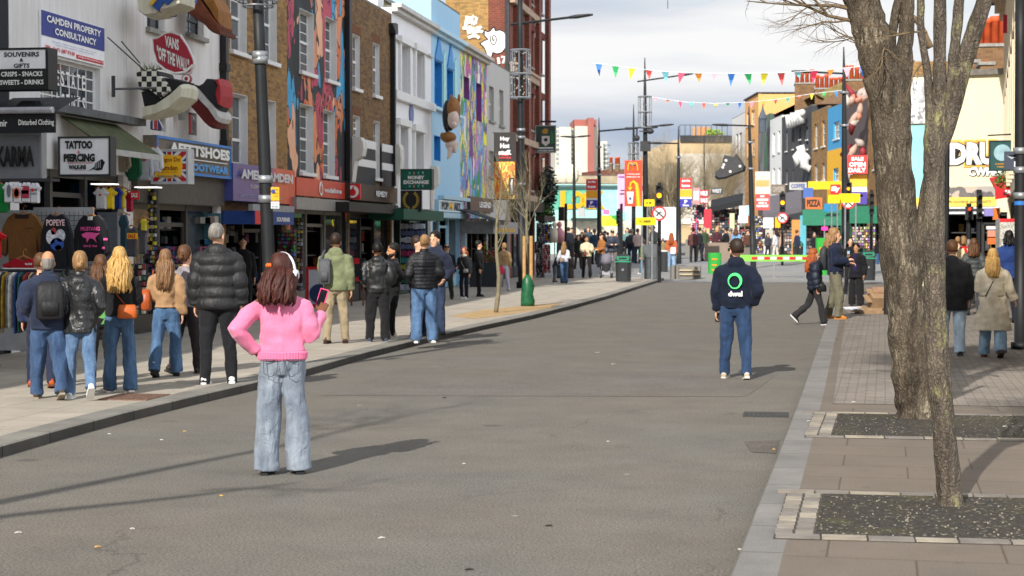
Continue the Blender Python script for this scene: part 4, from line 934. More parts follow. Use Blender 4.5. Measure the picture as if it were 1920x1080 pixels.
rod('steel_bracket','horizontal black steel bracket under the checkered shoe',P(213,167,30.0),P(292,165,30.5),.022)
mb = MB(); mb.box(-.03,.03,0,.03,-.18,.18); tag(mb.build('wall_plate',STEEL,X=CF(212,162,29.95)),'black wall plate of the shoe bracket','bracket')
r = empty('wall_lantern',CF(340,208,33.2),'small grey lantern on the wall between the two lower giant shoes','lamp')
mb = MB(); mb.loft([(0,0,-.17,.06,.05),(0,0,.1,.1,.09),(0,0,.12,.12,.1),(0,0,.2,.03,.03)],6); mb.build('lantern_body',M(H('7d7f78'),.5,.2,name='lantern_glass'),r)
# --- clothes on display
def garment(name,label,px,py,d,w,h,mat,kind='tee',yaw=0,prints=(),group=None,cat='clothing',hanger=True):
 """hanging top facing the street; px, py = middle of its shoulders"""
 r = empty(name,CF(px,py,d,yaw) ,label,cat,group)
 hw = w / 2; n = .09 * w / .5
 if kind == 'tee': ol = [(-n,0),(-hw * .62,-.05),(-hw,-.24 * h),(-hw * .8,-.36 * h),(-hw * .58,-.26 * h),(-hw * .58,-h),(hw * .58,-h),(hw * .58,-.26 * h),(hw * .8,-.36 * h),(hw,-.24 * h),(hw * .62,-.05),(n,0),(0,-.045)]
 else: ol = [(-n,.02),(-hw * .62,-.05),(-hw * .86,-.3 * h),(-hw,-.82 * h),(-hw * .76,-.9 * h),(-hw * .62,-.4 * h),(-hw * .6,-h),(hw * .6,-h),(hw * .62,-.4 * h),(hw * .76,-.9 * h),(hw,-.82 * h),(hw * .86,-.3 * h),(hw * .62,-.05),(n,.02),(0,-.02)]
 nn = len(ol)
 mb = MB(); rr = []
 for t,s,dy in ((0,.95,-.05),(.3,1,-.015),(.7,1,.015),(1,.95,.05)): rr += [(x * s,dy,z * s) for x,z in ol]
 mb.add(rr,[(i * nn + j,i * nn + (j + 1) % nn,(i + 1) * nn + (j + 1) % nn,(i + 1) * nn + j) for i in range(3) for j in range(nn)] + [list(range(nn - 1,-1,-1)),list(range(3 * nn,4 * nn))])
 mb.build('cloth',mat,r)
 if hanger:
  hb = MB(); hb.tube([(-.11,0,-.015),(0,0,.035),(.11,0,-.015)],.012,5); hb.tube([(0,0,.035),(0,0,.1),(.03,0,.13),(.05,0,.1)],.004,4); hb.build('hanger',M(H('a87040'),.5,name='wooden_hanger'),r)
 for p in prints:
  if p[0] == 't': text(p[1],p[2],p[3],p[4],p[5],p[6],r,y=-.052,bold=.03,name='print')
  elif p[0] == 'e': g = MB(); g.disc(p[1],p[2],p[3],-.058,-.052,16,rz=p[4]); g.build('print',p[5],r)
  elif p[0] == 'p': g = MB(); g.prism(p[1],-.06,-.052); g.build('print',p[2],r)
  elif p[0] == 'b': g = MB(); g.box(p[1],p[2],-.057,-.052,p[3],p[4]); g.build('print',p[5],r)
 return r
WT = cloth(H('cfcfd2'),.08,6,name='white_cotton'); PKM = M(H('d04a8c'),.6,.1,name='pink_print')
dd = 24.5
r = empty('display_board',CF(30,475,25.3),'white display board and steel grid behind the black jackets','display panel')
mb = MB(); mb.box(.27,1.17,0,.04,-1.4,.66); mb.box(-.6,.25,.01,.05,-1.4,.62); mb.build('board',M(H('9fa1a3'),.6,.15,name='painted_board'),r)
mb = MB()
for i in range(13): mb.tube([(.34 + i * .07,-.04,-.7),(.34 + i * .07,-.04,.6)],.004,4)
for i in range(18): mb.tube([(.34,-.045,-.65 + i * .07),(1.18,-.045,-.65 + i * .07)],.004,4)
mb.build('grid',STEEL,r)
garment('jacket','brown canvas work jacket with dark collar hung at the left stall',44,402,24.8,.72,.66,cloth(H('75502a'),.15,name='brown_canvas'),'jacket',prints=[('b',-.1,.1,-.06,.0,M(H('2c1a12'),.8,name='collar')),('b',.05,.18,-.2,-.192,BK)])
garment('jacket','black jacket with POPEYE lettering and a colourful back print',107,404,24.5,.52,.85,cloth(H('1b1c22'),.15,name='black_satin'),'jacket',prints=[('t','POPEYE',0,-.1,.27,.09,M(H('d9b8bc'),.6,name='pale_letters')),('e',-.07,-.3,.07,.1,M(H('cfd0d6'),.7,.4,40,name='print_white')),('e',.07,-.28,.07,.09,M(H('b9bcc6'),.7,.5,40,name='print_grey')),('e',.02,-.4,.1,.09,M(H('2b50a0'),.7,.5,40,name='print_blue')),('e',.04,-.45,.05,.04,M(H('d07a2a'),.7,name='print_orange')),('e',-.03,-.22,.04,.05,M(H('b23a3a'),.7,name='print_red'))])
garment('sweatshirt','black sweatshirt with pink horse print, right of the POPEYE jacket',172,406,24.5,.56,.62,cloth(H('15151a'),.15,name='black_fleece'),'jacket',prints=[('t','MUSTANG',0,-.17,.28,.055,PKM),('b',-.035,.035,-.05,.0,M(H('b9b9b4'),.7,name='neck_label')),('p',[(-.13,-.25),(-.06,-.22),(.02,-.22),(.1,-.235),(.14,-.23),(.1,-.26),(.07,-.3),(.09,-.36),(.04,-.31),(-.01,-.3),(-.05,-.36),(-.06,-.3),(-.1,-.29)],PKM),('t','SINCE 1964',0,-.41,.2,.03,PKM),('b',.19,.25,-.33,-.3,PKM),('b',.17,.21,-.45,-.42,PKM)])
garment('racing_shirt','red and navy racing jacket with a two-bull emblem low on the left stall',44,484,24.3,.62,.42,cloth(H('a01222'),.1,name='red_poly'),'tee',prints=[('b',-.2,.2,-.44,-.15,M(H('12162c'),.7,name='navy_panel_cloth')),('b',-.28,.28,-.15,-.135,EM),('p',[(-.15,-.25),(-.1,-.2),(-.03,-.22),(-.02,-.27),(-.12,-.28)],M(H('d0d0d4'),.6,name='emblem_white')),('p',[(.15,-.25),(.1,-.2),(.03,-.22),(.02,-.27),(.12,-.28)],M(H('d0d0d4'),.6,name='emblem_white2')),('e',0,-.24,.03,.03,YEL),('t','RACING',.1,-.08,.1,.03,EM)])
garment('football_shirt','green top cut off by the left edge of the picture',-6,345,24.6,.55,.4,cloth(H('15803a'),.1,name='green_jersey'))
garment('football_shirt','bright red top at the left edge below the green one',-16,430,24.4,.45,.4,cloth(H('c01018'),.1,name='red_jersey'))
tees = [(17,342,'white T-shirt with a grey figure print, first of the row under the KARMA sign',[('e',.02,-.12,.03,.09,M(H('6a6c74'),.7,name='grey_print'))]),(34,343,'white T-shirt with an orange roundel print, second of the row',[('e',0,-.14,.055,.075,M(H('c9603f'),.7,name='roundel')),('e',0,-.14,.035,.055,LG),('b',-.06,.06,-.155,-.125,M(H('8d8f96'),.7,name='bar'))]),(50,342,'white T-shirt with a union flag print, third of the row',[('b',-.06,.06,-.22,-.05,M(H('a03048'),.7,name='rp')),('b',-.05,.05,-.16,-.11,M(H('2d3a70'),.7,name='bp'))]),(66,343,'white T-shirt with I love NY print, right end of the row',[('e',-.02,-.1,.02,.025,REDP),('t','NY',.03,-.1,.05,.04,BK),('t','LONDON',0,-.15,.1,.03,M(H('6a6c74'),.7,name='grey_print'))])]
for x,y,l,pr_ in tees: garment('t_shirt',l,x,y,24.4 + .01 * x / 10,.17,.28,WT,'tee',prints=pr_,hanger=False)
mb = MB(); mb.box(0,.75,0,.3,0,.04); tag(mb.build('sign_shelf',DARK,X=CF(0,340,24.6)),'dark shelf the small white T-shirts hang from','shelf')
RX = CF(-20,506,23.2); base = RX.translation.z - KZ
r = empty('clothes_rail',T((RX.translation.x,RX.translation.y,KZ)),'long black clothes rail on the pavement at the left edge','clothes rail')
mb = MB(); mb.tube([(0,0,base),(1.05,0,base)],.015,6); mb.tube([(.02,0,0),(.02,0,base)],.015,6); mb.tube([(1.03,0,0),(1.03,0,base)],.015,6); mb.tube([(.02,-.25,.02),(.02,.25,.02)],.015,6); mb.tube([(1.03,-.25,.02),(1.03,.25,.02)],.015,6); mb.build('rail_frame',STEEL,r)
railc = ['5a1f2c','3a2b6a','c9c4b8','2a2a2e','b08a2a','7d7d80','d4d0c6','1f3f7a','2c6a5a','1b1b20','8a3030','c8b080','3f3f48','a06030','5c6a80','d9c23a','22262e','8f8f96','44264a','2a4a3a']
for i in range(20):
 mb = MB(); x = .06 + i * .049; hh = rnd.uniform(.68,.82); X = T((x,0,base - .03)) @ Matrix.Rotation(R(rnd.uniform(-12,12)),4,'Z')
 mb.loft([(0,0,-hh,.014,.2),(0,0,-hh * .6,.02,.2),(0,0,-.2,.018,.19),(0,0,-.05,.014,.16),(0,0,0,.008,.04)],10,X)
 g = mb.build('hanging_garment',cloth(H(railc[i]),.5,14,name='rail_cloth'),X=T(r.location)); tag(g,'garment hanging edge-on in the packed rail on the pavement','clothing','garments packed on the clothes rail')
hi = [(228,268,30.5,.34,.5,'8f8371','beige jacket hanging first right of the tattoo sign'),(250,272,30.6,.3,.62,'1f5a3c','dark green hooded top hanging high over the stall'),(272,276,30.8,.3,.58,'a9abb2','light grey hooded top with round print hanging high'),(292,278,31.0,.28,.42,'c8cacf','white sweatshirt hanging left of the yellow restaurant sign')]
for x,y,d,w,h,c,l in hi: garment('hooded_top',l,x,y,d,w,h,cloth(H(c),.12,name='fleece'),'jacket',prints=[('e',0,-.2,.05,.05,M(H('9a5048'),.7,name='chest_print'))] if c == 'a9abb2' else [])
lo = [(190,352,29.5,.27,.36,'c9c9ce','white T-shirt with small red heart under the strip light'),(203,352,29.6,.32,.36,'e0c020','yellow football shirt under the strip light'),(220,352,29.9,.2,.36,'1f3a8a','blue football shirt half hidden behind the yellow one'),(229,354,30,.14,.34,'c9b22a','narrow yellow and green shirt seen edge-on'),(243,360,30.2,.16,.34,'a01838','crimson shirt beside the small SALE sign')]
for x,y,d,w,h,c,l in lo: garment('football_shirt',l,x,y,d,w,h,cloth(H(c),.1,name='jersey'),prints=[('e',.0,-.12,.02,.02,REDP)] if c == 'c9c9ce' else [])
r = board('sale_sign','small red SALE sign hanging among the shirts',245,261,358,374,30,REDP,th=.02); tx(r,'SALE',.5,.5,.8,.5,EM)
r = board('grey_partition','plain blue grey stall partition behind the dresses',183,222,398,490,29.2,M(H('5b6068'),.6,.15,name='grey_board'),th=.05,cat='partition')
for i,(x,y,w,h,c,l) in enumerate([(246,426,.3,.5,'5f5d64','grey vest with pink lettering under the yellow SALE sign'),(268,415,.18,.55,'55545c','grey vest right of the SALE sign'),(232,402,.16,.6,'27424f','dark teal dress on the stall'),(270,410,.12,.2,'c8bc30','small yellow vest on the stall')]):
 garment('vest',l,x,y,29.8 - .1 * i,w,h,cloth(H(c),.15,name='vest_cloth'),'tee',prints=[('b',-.07,.07,-.13,-.115,PKM),('b',-.06,.04,-.17,-.155,PKM)] if i == 0 else [])
r = board('sale_sign','yellow SALE sign on the grey vests',238,258,437,448,29.2,YEL,th=.02); tx(r,'SALE',.5,.5,.75,.6,REDP)
for i,(x,y,l) in enumerate(((170,346,'white strip light under the tattoo sign'),(252,352,'white strip light right of the yellow football shirt'))):
 mb = MB(); d = 29 + i; w = 42 * d / F; mb.box(0,w,0,.3,0,.018); o = mb.build('strip_light',M((1,.98,.95),.5,0,emit=1.2,name='lit_tube'),X=CF(x,y,d)); tag(o,l,'lamp')
r = board('tv_screen','dark blue screen inside the stall above the shirts',132,176,344,372,30.5,M(H('17384f'),.2,.4,2,name='screen'),frame=BLACK,th=.06,cat='screen')
def rack(name,label,px0,px1,py0,py1,d,cols,nx,nz,back=(.03,.03,.035),yaw=0,cat='display rack',off=0,shape='box'):
 r = empty(name,CF(px0,py1,d,yaw),label,cat); w = (px1 - px0) * d / F; h = (py1 - py0) * d / F
 mb = MB(); mb.box(0,w,.12,.2,0,h); mb.build('backing',M(back,.7,.2,name='rack_back'),r)
 ms = [M(H(c),.55,.2,30,name='souvenir') for c in cols]; g = MB()
 for i in range(nx):
  for j in range(nz):
   g.mi = rnd.randrange(len(ms)) if not off else (nz - 1 - j) % len(ms); x = w * (i + .5) / nx; z = h * (j + .5) / nz; a = w / nx * rnd.uniform(.28,.46); b_ = h / nz * rnd.uniform(.28,.46)
   g.box(x - a,x + a,rnd.uniform(0,.08),.12,z - b_,z + b_)
 g.build('stock',ms,r); return r
rack('postcard_rack','crowded rack of postcards and magnets in front of the shoe shop window',268,352,462,590,30.2,['2c2c30','8d8f96','5a2f36','3f5f8a','b09040','2f3f3a','c8c4bc','1c1c20','7a3f6a'],15,16)
rack('souvenir_rack','rack of magnets and keyrings on the stall left of the brown handbag',232,272,495,590,29.5,['a9a79f','8f3f3f','3f6a58','c9c0a8','2a2a30'],6,9)
rack('accessory_wall','wall of bright souvenirs inside the shop behind the lamp post',520,553,430,545,39.5,['7a2530','2f6f6a','3a5fa8','a07030','3f8a4a','8a4a7a','1c1c20','5a2020'],8,16)
rack('accessory_wall','column of badges and stickers beside the phone shop door',553,566,408,545,42,['2c2c30','b0a040','8d8f96','5a2f36','1c1c20'],3,18)
rack('phone_case_rack','tall navy rack with rows of boxed phone cases',750,797,418,545,50.5,['b8bcc8','5a6488','b8bcc8','6a7498','a03060','2f8a8a','a8a030','b04030','3f6a58','b8bcc8'],14,10,back=(.01,.015,.05),off=1)
rack('sticker_column','narrow column of stickers and badges at the shoe shop corner',275,291,352,460,31.5,['b5a82a','2c2c30','b0b0b0','6a5a40','1c1c20'],3,14)
rack('scarf_stand','tall stand of black and white patterned bags by the pub',1005,1020,418,528,74,['2c2c30','a8a8a8','1c1c20','6a6a6a'],8,26)
rack('souvenir_stand','red and white patterned souvenir stand on the pavement outside the pub',1017,1031,458,512,71,['a83a44','c9c0c0','8a2a34'],7,14)
rack('postcard_stand','dark tall postcard stand left of the woman in white',1019,1034,420,456,76,['3050a0','d0d0d0','c07020','202020'],4,8)
r = board('window_banner','turquoise shoe shop window interior with shelves',300,418,400,520,35.5,M(H('3b6670'),.4,.5,2,name='teal_interior'),th=.05,cat='display panel')
for i in range(34):
 x = rnd.uniform(.04,.92); z = rnd.choice((.2,.36,.52,.68,.84)); mb = MB(); w,h = r['w'],r['h']
 c = rnd.choice(['b56a86','2a2e34','8aa4a8','9c8f86','1f4f70','c9c4bc']); mb.box(x * w,(x + rnd.uniform(.05,.12)) * w,-.25,-.02,z * h,z * h + rnd.uniform(.06,.16)); mb.build('display_item',M(H(c),.5,.2,name='shoe_stock'),r)
d = 56.5; ox,oy = 840,300
r = empty('wall_sculpture',CF(ox,oy,d),'large painted sculpture of a brown maned figure leaping from the pale blue wall','sculpture')
def q(x,y): return ((x - ox) * d / F,(oy - y) * d / F)
BRH = M(H('8a5c2e'),.7,.3,8,name='brown_mane'); CRM = M(H('cdb8ac'),.6,.15,6,name='cream_plaster')
mb = MB(); u,z = q(851,207); mb.ell((u,0,z),(.22,.4,.42),14,10); u,z = q(853,185); mb.ell((u - .12,0,z),(.05,.06,.14),8,6); mb.ell((u + .12,.1,z),(.05,.06,.14),8,6); mb.build('mane',BRH,r,smooth=True)
mb = MB(); u,z = q(853,225); mb.ell((u,-.25,z),(.19,.2,.3),14,10); mb.ell((u + .05,-.4,z - .18),(.09,.12,.1),10,8); mb.build('head',CRM,r,smooth=True)
mb = MB(); u,z = q(838,218); mb.ell((u,.05,z),(.15,.3,.52),14,10); u,z = q(845,235); mb.ell((u,-.1,z),(.12,.2,.2)); mb.build('dark_hair',M(H('17181c'),.4,.2,name='gloss_black'),r,smooth=True)
mb = MB(); u,z = q(842,258); mb.ell((u,-.1,z),(.26,.25,.18)); mb.ell((u - .16,-.25,z + .05),(.08,.08,.1)); mb.build('collar',BRH,r,smooth=True)
mb = MB(); u,z = q(848,272); mb.ell((u,-.05,z),(.22,.2,.18)); mb.tube([(u,-.1,z),(u - .05,-.2,z - .35),(u - .1,-.3,z - .45)],[.12,.07,.03],8); mb.tube([(u + .1,-.1,z),(u + .12,-.2,z - .25)],[.1,.05],8); mb.build('legs',CRM,r,smooth=True)
r = board('pub_sign','green and white heraldic OXFORD ARMS sign hanging from a bracket',1005,1041,237,285,80,M(H('33493f'),.6,.3,3,name='sign_painting'),th=.1,frame=M(H('9a9c96'),.6,name='grey_trim'),fw=.04)
w,h = r['w'],r['h']
for ol,c in (([(.3,.62),(.72,.62),(.72,.35),(.51,.22),(.3,.35)],'cfcac4'),([(.42,.5),(.58,.56),(.6,.42),(.46,.4)],'a02030'),([(.3,.8),(.45,.92),(.65,.88),(.6,.72),(.4,.7)],'b0843a'),([(.12,.35),(.25,.35),(.22,.75),(.12,.7)],'3a3c3a'),([(.78,.3),(.93,.35),(.9,.75),(.78,.8)],'2f7a40')):
 mb = MB(); mb.prism([(x * w,z * h) for x,z in ol],-.012,-.004); mb.build('heraldry',M(H(c),.6,.1,name='heraldic_paint'),r)
rect(r,.15,.9,.13,.18,LG,name='scroll_band'); tx(r,'OXFORD ARMS',.5,.05,.9,.06,LG)
rod('sign_bracket','black iron bracket above the pub sign',P(992,228,81),P(1042,228,80),.05)
# the far side of the junction
def DP(px,d): p = P(px,443,d); return (p.x,p.y)
def rowd(px): return F * 22.6 / (px - 950)
def rfr(x0,x1): return FR(DP(x0,rowd(x0)),DP(x1,rowd(x1)))
def ru(fr,px): return fr.uz(px,443)[0]
def rbuild(name,label,x0,x1,ytop,mat,wins,wmat=WHITE,dep=12,bars=(2,2),rev=.12,zf=3.4,frs=None,fw=.08):
 """house of the right row: pixel extent, roof line at its left edge, windows as pixel boxes"""
 fr = frs or rfr(x0,x1); top = fr.uz(x0,ytop)[1]; L_ = ru(fr,x1)
 hs = []
 for w in wins:
  a,z1 = fr.uz(w[0],w[2]); b,z0 = fr.uz(w[1],w[3])[0],fr.uz(w[0],w[3])[1]; hs.append((a,b,z0,z1))
 r = building(name,label,fr,0,L_,top,dep,mat,hs + [(.3,L_ - .3,.05,zf - .6)])
 for h in hs: window(r,*h,bars=bars,rev=rev,frame=wmat,sill=wmat,lining=False,fw=fw,curtain=.4)
 r['L'] = L_; return r,fr,top
def rshop(r,fr,zf,col,shade=(.05,.045,.04),goods=60):
 shopfront(r,.3,r['L'] - .3,zf - .6,col,'open',goods=goods,shade=shade)
WS = stucco('white_far',H('d8d8d8'),.15)
r,fr,t = rbuild('terrace_house','white rendered house with tall windows at the far end of the right row',1372,1396,224,WS,[(1380,1384,252,300),(1386,1391,250,298)],M(H('3a3f48'),.5,name='dark_sash')); rshop(r,fr,3.4,H('3a3a3a'))
r,fr,t = rbuild('terrace_house','tall orange rendered house with white windows',1396,1421,191,stucco('orange_render',H('e0a868'),.12),[(1400,1404,212,238),(1409,1415,208,236),(1401,1406,266,295),(1409,1415,263,292)]); rshop(r,fr,3.4,H('5a3a2a'))
part(r,'roof_slab',DARK,(-.1,r['L'],-.15,8,t + .07,t + .18))
r,fr,t = rbuild('terrace_house','narrow house with dark graffiti covered shutters and a slate turret',1421,1443,224,patchwork('shutter_art',[H('4a4f52'),H('5f6a66'),H('2f3436'),H('7a7f86'),H('3f6a52'),H('55505a')],(1,1,.4),.4,1.0),[]); rshop(r,fr,3.4,H('2a2a2a'))
r,fr,t = rbuild('terrace_house','pale grey rendered house with small white windows',1443,1465,226,stucco('pale_grey_far',H('dddfe0'),.08),[(1449,1453,250,290),(1459,1463,246,285),(1449,1453,316,345),(1459,1463,315,345)]); rshop(r,fr,3.4,H('6a5a3a'))
r,fr,t = rbuild('terrace_house','black painted house with white windows and giant white chain sculpture',1465,1521,222,stucco('black_far',H('3c3d42'),.06,(.1,.1,.1)),[(1473,1476,246,284),(1486,1488,243,280),(1499,1502,240,262),(1512,1515,238,262),(1499,1502,268,282),(1512,1515,264,280),(1473,1476,319,345),(1486,1488,318,345)]); rshop(r,fr,3.4,H('4a4a4a')); blk = (r,fr,t)
r,fr,t = rbuild('terrace_house','brown brick house with four white sash windows beside the yellow and blue wall',1521,1551,212,BRICKY,[(1527,1533,233,279),(1541,1547,227,275),(1527,1533,309,340),(1541,1547,306,338)],frs=rfr(1521,1551)); rshop(r,fr,3.4,H('2a6a9a'))
fy = rfr(1551,1582)
r,fr,t = rbuild('terrace_house','house painted sky blue above and bright yellow below',1551,1582,205,stucco('sky_blue_paint',H('3f98cc'),.05),[(1563,1574,230,262),(1563,1573,317,340)],frs=fy); rshop(r,fr,3.4,H('1f5a3a'))
zy = fr.uz(1551,284)[1]; a,b,c,d_ = fr.uz(1563,317)[0],fr.uz(1573,317)[0],fr.uz(1563,340)[1],fr.uz(1563,317)[1]
part(r,'yellow_band',M(H('eab01e'),.6,.05,name='yellow_paint'),(0,a - .02,-.03,-.004,3.35,zy),(b + .02,r['L'],-.03,-.004,3.35,zy),(a - .02,b + .02,-.03,-.004,3.35,c - .1),(a - .02,b + .02,-.03,-.004,d_ + .02,zy))
r,fr,t = rbuild('terrace_house','dark house fronted with red and white giant figures',1582,1626,182,stucco('dark_maroon_far',H('54484a'),.1),[]); rshop(r,fr,3.4,H('1f5a3a')); red = (r,fr,t)
r,fr,t = rbuild('terrace_house','brown brick corner house behind the big tree',1626,1705,150,BRICKY,[(1638,1645,180,230),(1638,1645,268,318),(1660,1668,170,222)],bars=(2,2)); rshop(r,fr,3.4,H('2a2a2a'))
STK = brick('chimney_brick',H('8f6a44'),H('6f4d30'),H('7d705c'),.3,.1)
def cstack(label,x0,x1,y0,y1,d,pots,dp=1.2,rows=1,ph=.95,pr=.15):
 p = P(x0,y1,d); w = (x1 - x0) * d / F; h = (y1 - y0) * d / F; return chimney(label,T(p),w,dp,h,pots,STK,math.degrees(YAW) * 0,ph=ph,pr=pr,rows=rows)
cstack('wide brick chimney with many red pots above the black and brown houses',1490,1526,158,215,136,4,2,1)
cstack('long brick party wall with a crowd of red chimney pots left of the tall lamp',1528,1580,168,210,131,6,2,1)
cstack('brick chimney wall with red pots behind the statue front',1582,1632,152,190,122,5,2,1)
mb = MB(); fr = rfr(1421,1521)
mb.add([(0,.3,fr.uz(1421,226)[1]),(fr.len,.3,fr.uz(1421,226)[1] + .1),(fr.len,5,14.6),(0,5,13.2),(0,9,8),(fr.len,9,8)],[(0,1,2,3),(3,2,5,4),(0,3,4),(1,5,2)])
struct(mb.build('roof_ridge',M(H('7f7148'),.9,.35,3,name='mossy_slate'),X=fr.at(0)))
mb = MB(); fr = rfr(1521,1582); mb.add([(0,.3,11.6),(fr.len,.3,10.7),(fr.len,5,12.9),(0,5,14.4),(0,9,8),(fr.len,9,8)],[(0,1,2,3),(3,2,5,4),(0,3,4),(1,5,2)])
struct(mb.build('roof_ridge',STK,X=fr.at(0)))
mb = MB(); p = P(1430,226,150); mb.loft([(p.x,p.y,p.z - 1,.3,.3),(p.x,p.y,p.z,.3,.3),(p.x,p.y,p.z + .2,.38,.38),(p.x,p.y,p.z + 1.0,.08,.08),(p.x,p.y,p.z + 1.5,.03,.03)],8)
tag(mb.build('turret',M(H('4a5660'),.6,.2,name='slate_turret')),'small slate turret with a finial on the graffiti house','turret')
def blob(name,label,pts,d,r_,mat,cat='sculpture',parent=None):
 mb = MB(); mb.tube([P(x,y,d) for x,y in pts],r_,10); return tag(mb.build(name,mat,smooth=True),label,cat)
WP = M(H('dadada'),.45,.08,name='white_fibreglass')
bfr = blk[1]; bu0 = ru(bfr,1489); bst = (ru(bfr,1518) - bu0) / 6; zz = empty('giant_lettering',bfr.at(bu0,-.4,bfr.uz(1489,240)[1]),'row of puffy white giant letters under the roof of the black house','sign')
for i in range(6):
 mb = MB(); x = i * bst; mb.tube([(x,0,.0),(x + .2,-.1,1.0 - (i % 2) * .2)],.28,8); mb.tube([(x,0,.5),(x + bst * .6,-.1,.3 + (i % 3) * .25)],.22,8); mb.build('giant_letter',WP,zz,smooth=True)
blob('giant_chain','upper link of the white sculpture on the black wall',[(1500,273),(1504,285),(1502,298),(1494,306),(1493,295),(1500,288)],132,.32,WP)
blob('giant_chain','curled lower link of the white sculpture on the black wall',[(1516,292),(1509,298),(1508,312),(1514,316),(1516,310)],131,.34,WP)
fx = empty('giant_figures',CF(1605,345,109),'relief of red and white giant figures covering the dark house front','sculpture')
for i in range(34):
 mb = MB(); x = rnd.uniform(-.6,.65) + 0; z = rnd.uniform(-1.2,5.3); c = rnd.choice(('8c2a30','8c2a30','c4bdb8','b0a49c','cf8a78','6f1f24','3a3436','b89a8a'))
 a = rnd.uniform(-.4,.4); l = rnd.uniform(.4,1.1); mb.tube([(x - a,-.2,z),(x,-.5,z + l * .5),(x + a,-.2,z + l)],[rnd.uniform(.08,.22),rnd.uniform(.12,.26),.08],8); mb.build('figure_limb',M(H(c),.6,.15,name='painted_relief'),fx,smooth=True)
d = 128; ox,oy = 1340,335; X = CF(ox,oy,d)
sh = empty('giant_boot',X,'giant black boot hanging above the far shops','giant shoe')
sil3('upper',M(H('3a3a3c'),.6,.25,3,name='black_boot'),pxol([(1339,332),(1341,322),(1352,312),(1357,290),(1366,292),(1374,294),(1380,288),(1385,295),(1397,312),(1396,320),(1380,326),(1360,334),(1345,336)],d,ox,oy),0,2,sh)
for x,y in ((1361,301),(1357,309),(1355,314),(1369,322),(1387,312)): mb = MB(); mb.disc((x - ox) * d / F,(oy - y) * d / F,.1,-.06,0,8); mb.build('stud',WP,sh)
def fboard(name,label,x0,x1,y0,y1,d,c,txt=None,tc_='f0f0f0',yaw=0,cat='sign',bold=.05,th=.2,mat=None,**k):
 r = board(name,label,x0,x1,y0,y1,d,mat or M(H(c),.5,.12,3,name='sign_paint'),yaw=yaw,th=th,cat=cat)
 if txt:
  L_ = txt.split('|')
  for i,s_ in enumerate(L_): tx(r,s_,.5,1 - (i + .5) / len(L_),.82,.62 / len(L_),M(H(tc_),.5,.05,name='sign_letters'),bold=bold,**k)
 return r
fboard('fascia_board','yellow fascia below the yellow and blue house',1515,1582,340,355,118,'e8c41c')
fboard('fascia_board','white fascia with coloured letters below the black house',1480,1512,342,356,122,'b9b9b4','COFFEE','5a6a9a')
fboard('fascia_board','blue box sign between the yellow and white fascias',1506,1524,352,372,118,'4a6ab0')
fboard('coffee_sign','red square coffee sign above the yellow road sign',1557,1576,346,364,100,'d02020','illy',slant=.1)
fboard('fascia_board','orange fascia with a dark framed picture',1510,1541,370,392,112,'c9713a','PIZZA','3a2a24')
fboard('fascia_board','turquoise blue fascia behind the yellow road sign',1545,1568,382,397,108,'1f7fae')
fboard('fascia_board','brown stone fascia under the pale grey house',1446,1472,346,364,126,'75675a','CAMDEN','a09a90')
fboard('menu_board','large red sale board at the end of the far awnings',1312,1328,356,382,118,'a83a44','MILE|SALE')
fboard('menu_board','pinkish shop board left of the red sale board',1299,1312,352,382,120,'c08a8c','SHOES','f0e0e0')
fboard('hanging_sign','dark grey box sign above the far black awning',1333,1355,352,364,122,'3a3f44','WEST','c0c0c0')
def fawn(label,x0,x1,y0,y1,d,c,out=1.6,drop=.35,tilt=0):
 r = empty('shop_awning',CF(x0,y1,d),label,'awning'); w = (x1 - x0) * d / F; h = (y1 - y0) * d / F; mb = MB()
 mb.add([(0,0,0),(w,0,tilt),(w,out,h + tilt),(0,out,h),(0,.02,-.06),(w,.02,tilt - .06),(w,out,h + tilt - .06),(0,out,h - .06)],[(0,1,2,3),(7,6,5,4),(0,4,5,1),(0,3,7,4),(1,5,6,2)]); mb.box(0,w,-.03,0,-drop,0) if not tilt else mb.add([(0,-.02,-drop),(w,-.02,tilt - drop),(w,-.02,tilt),(0,-.02,0)],[(0,1,2,3)])
 mb.build('canvas',M(H(c),.8,.15,name='awning_canvas'),r); return r
fawn('long black awning with blue end over the far clothes shops',1332,1392,374,388,116,'202226',tilt=.45,out=1.3)
fawn('dark red awning left of the grey one',1442,1466,366,380,118,'8a3f48')
fawn('large grey sloping awning beside the traffic light',1430,1502,368,402,112,'5d5a60',out=3.5,tilt=.5)
fawn('green awning across the shops below the yellow sign',1505,1585,392,412,108,'2f7a5e',out=2)
fawn('dark green awning behind the right traffic signals',1592,1665,385,407,98,'1f6a4e',out=2)
fboard('shop_pillar','turquoise painted pillar with a box lamp between the shops',1500,1511,404,478,110,'5ab0c4',cat='pillar',th=.4)
fboard('shop_pillar','orange shop panel left of the turquoise pillar',1484,1500,412,478,111,'c98a4a',cat='panel')
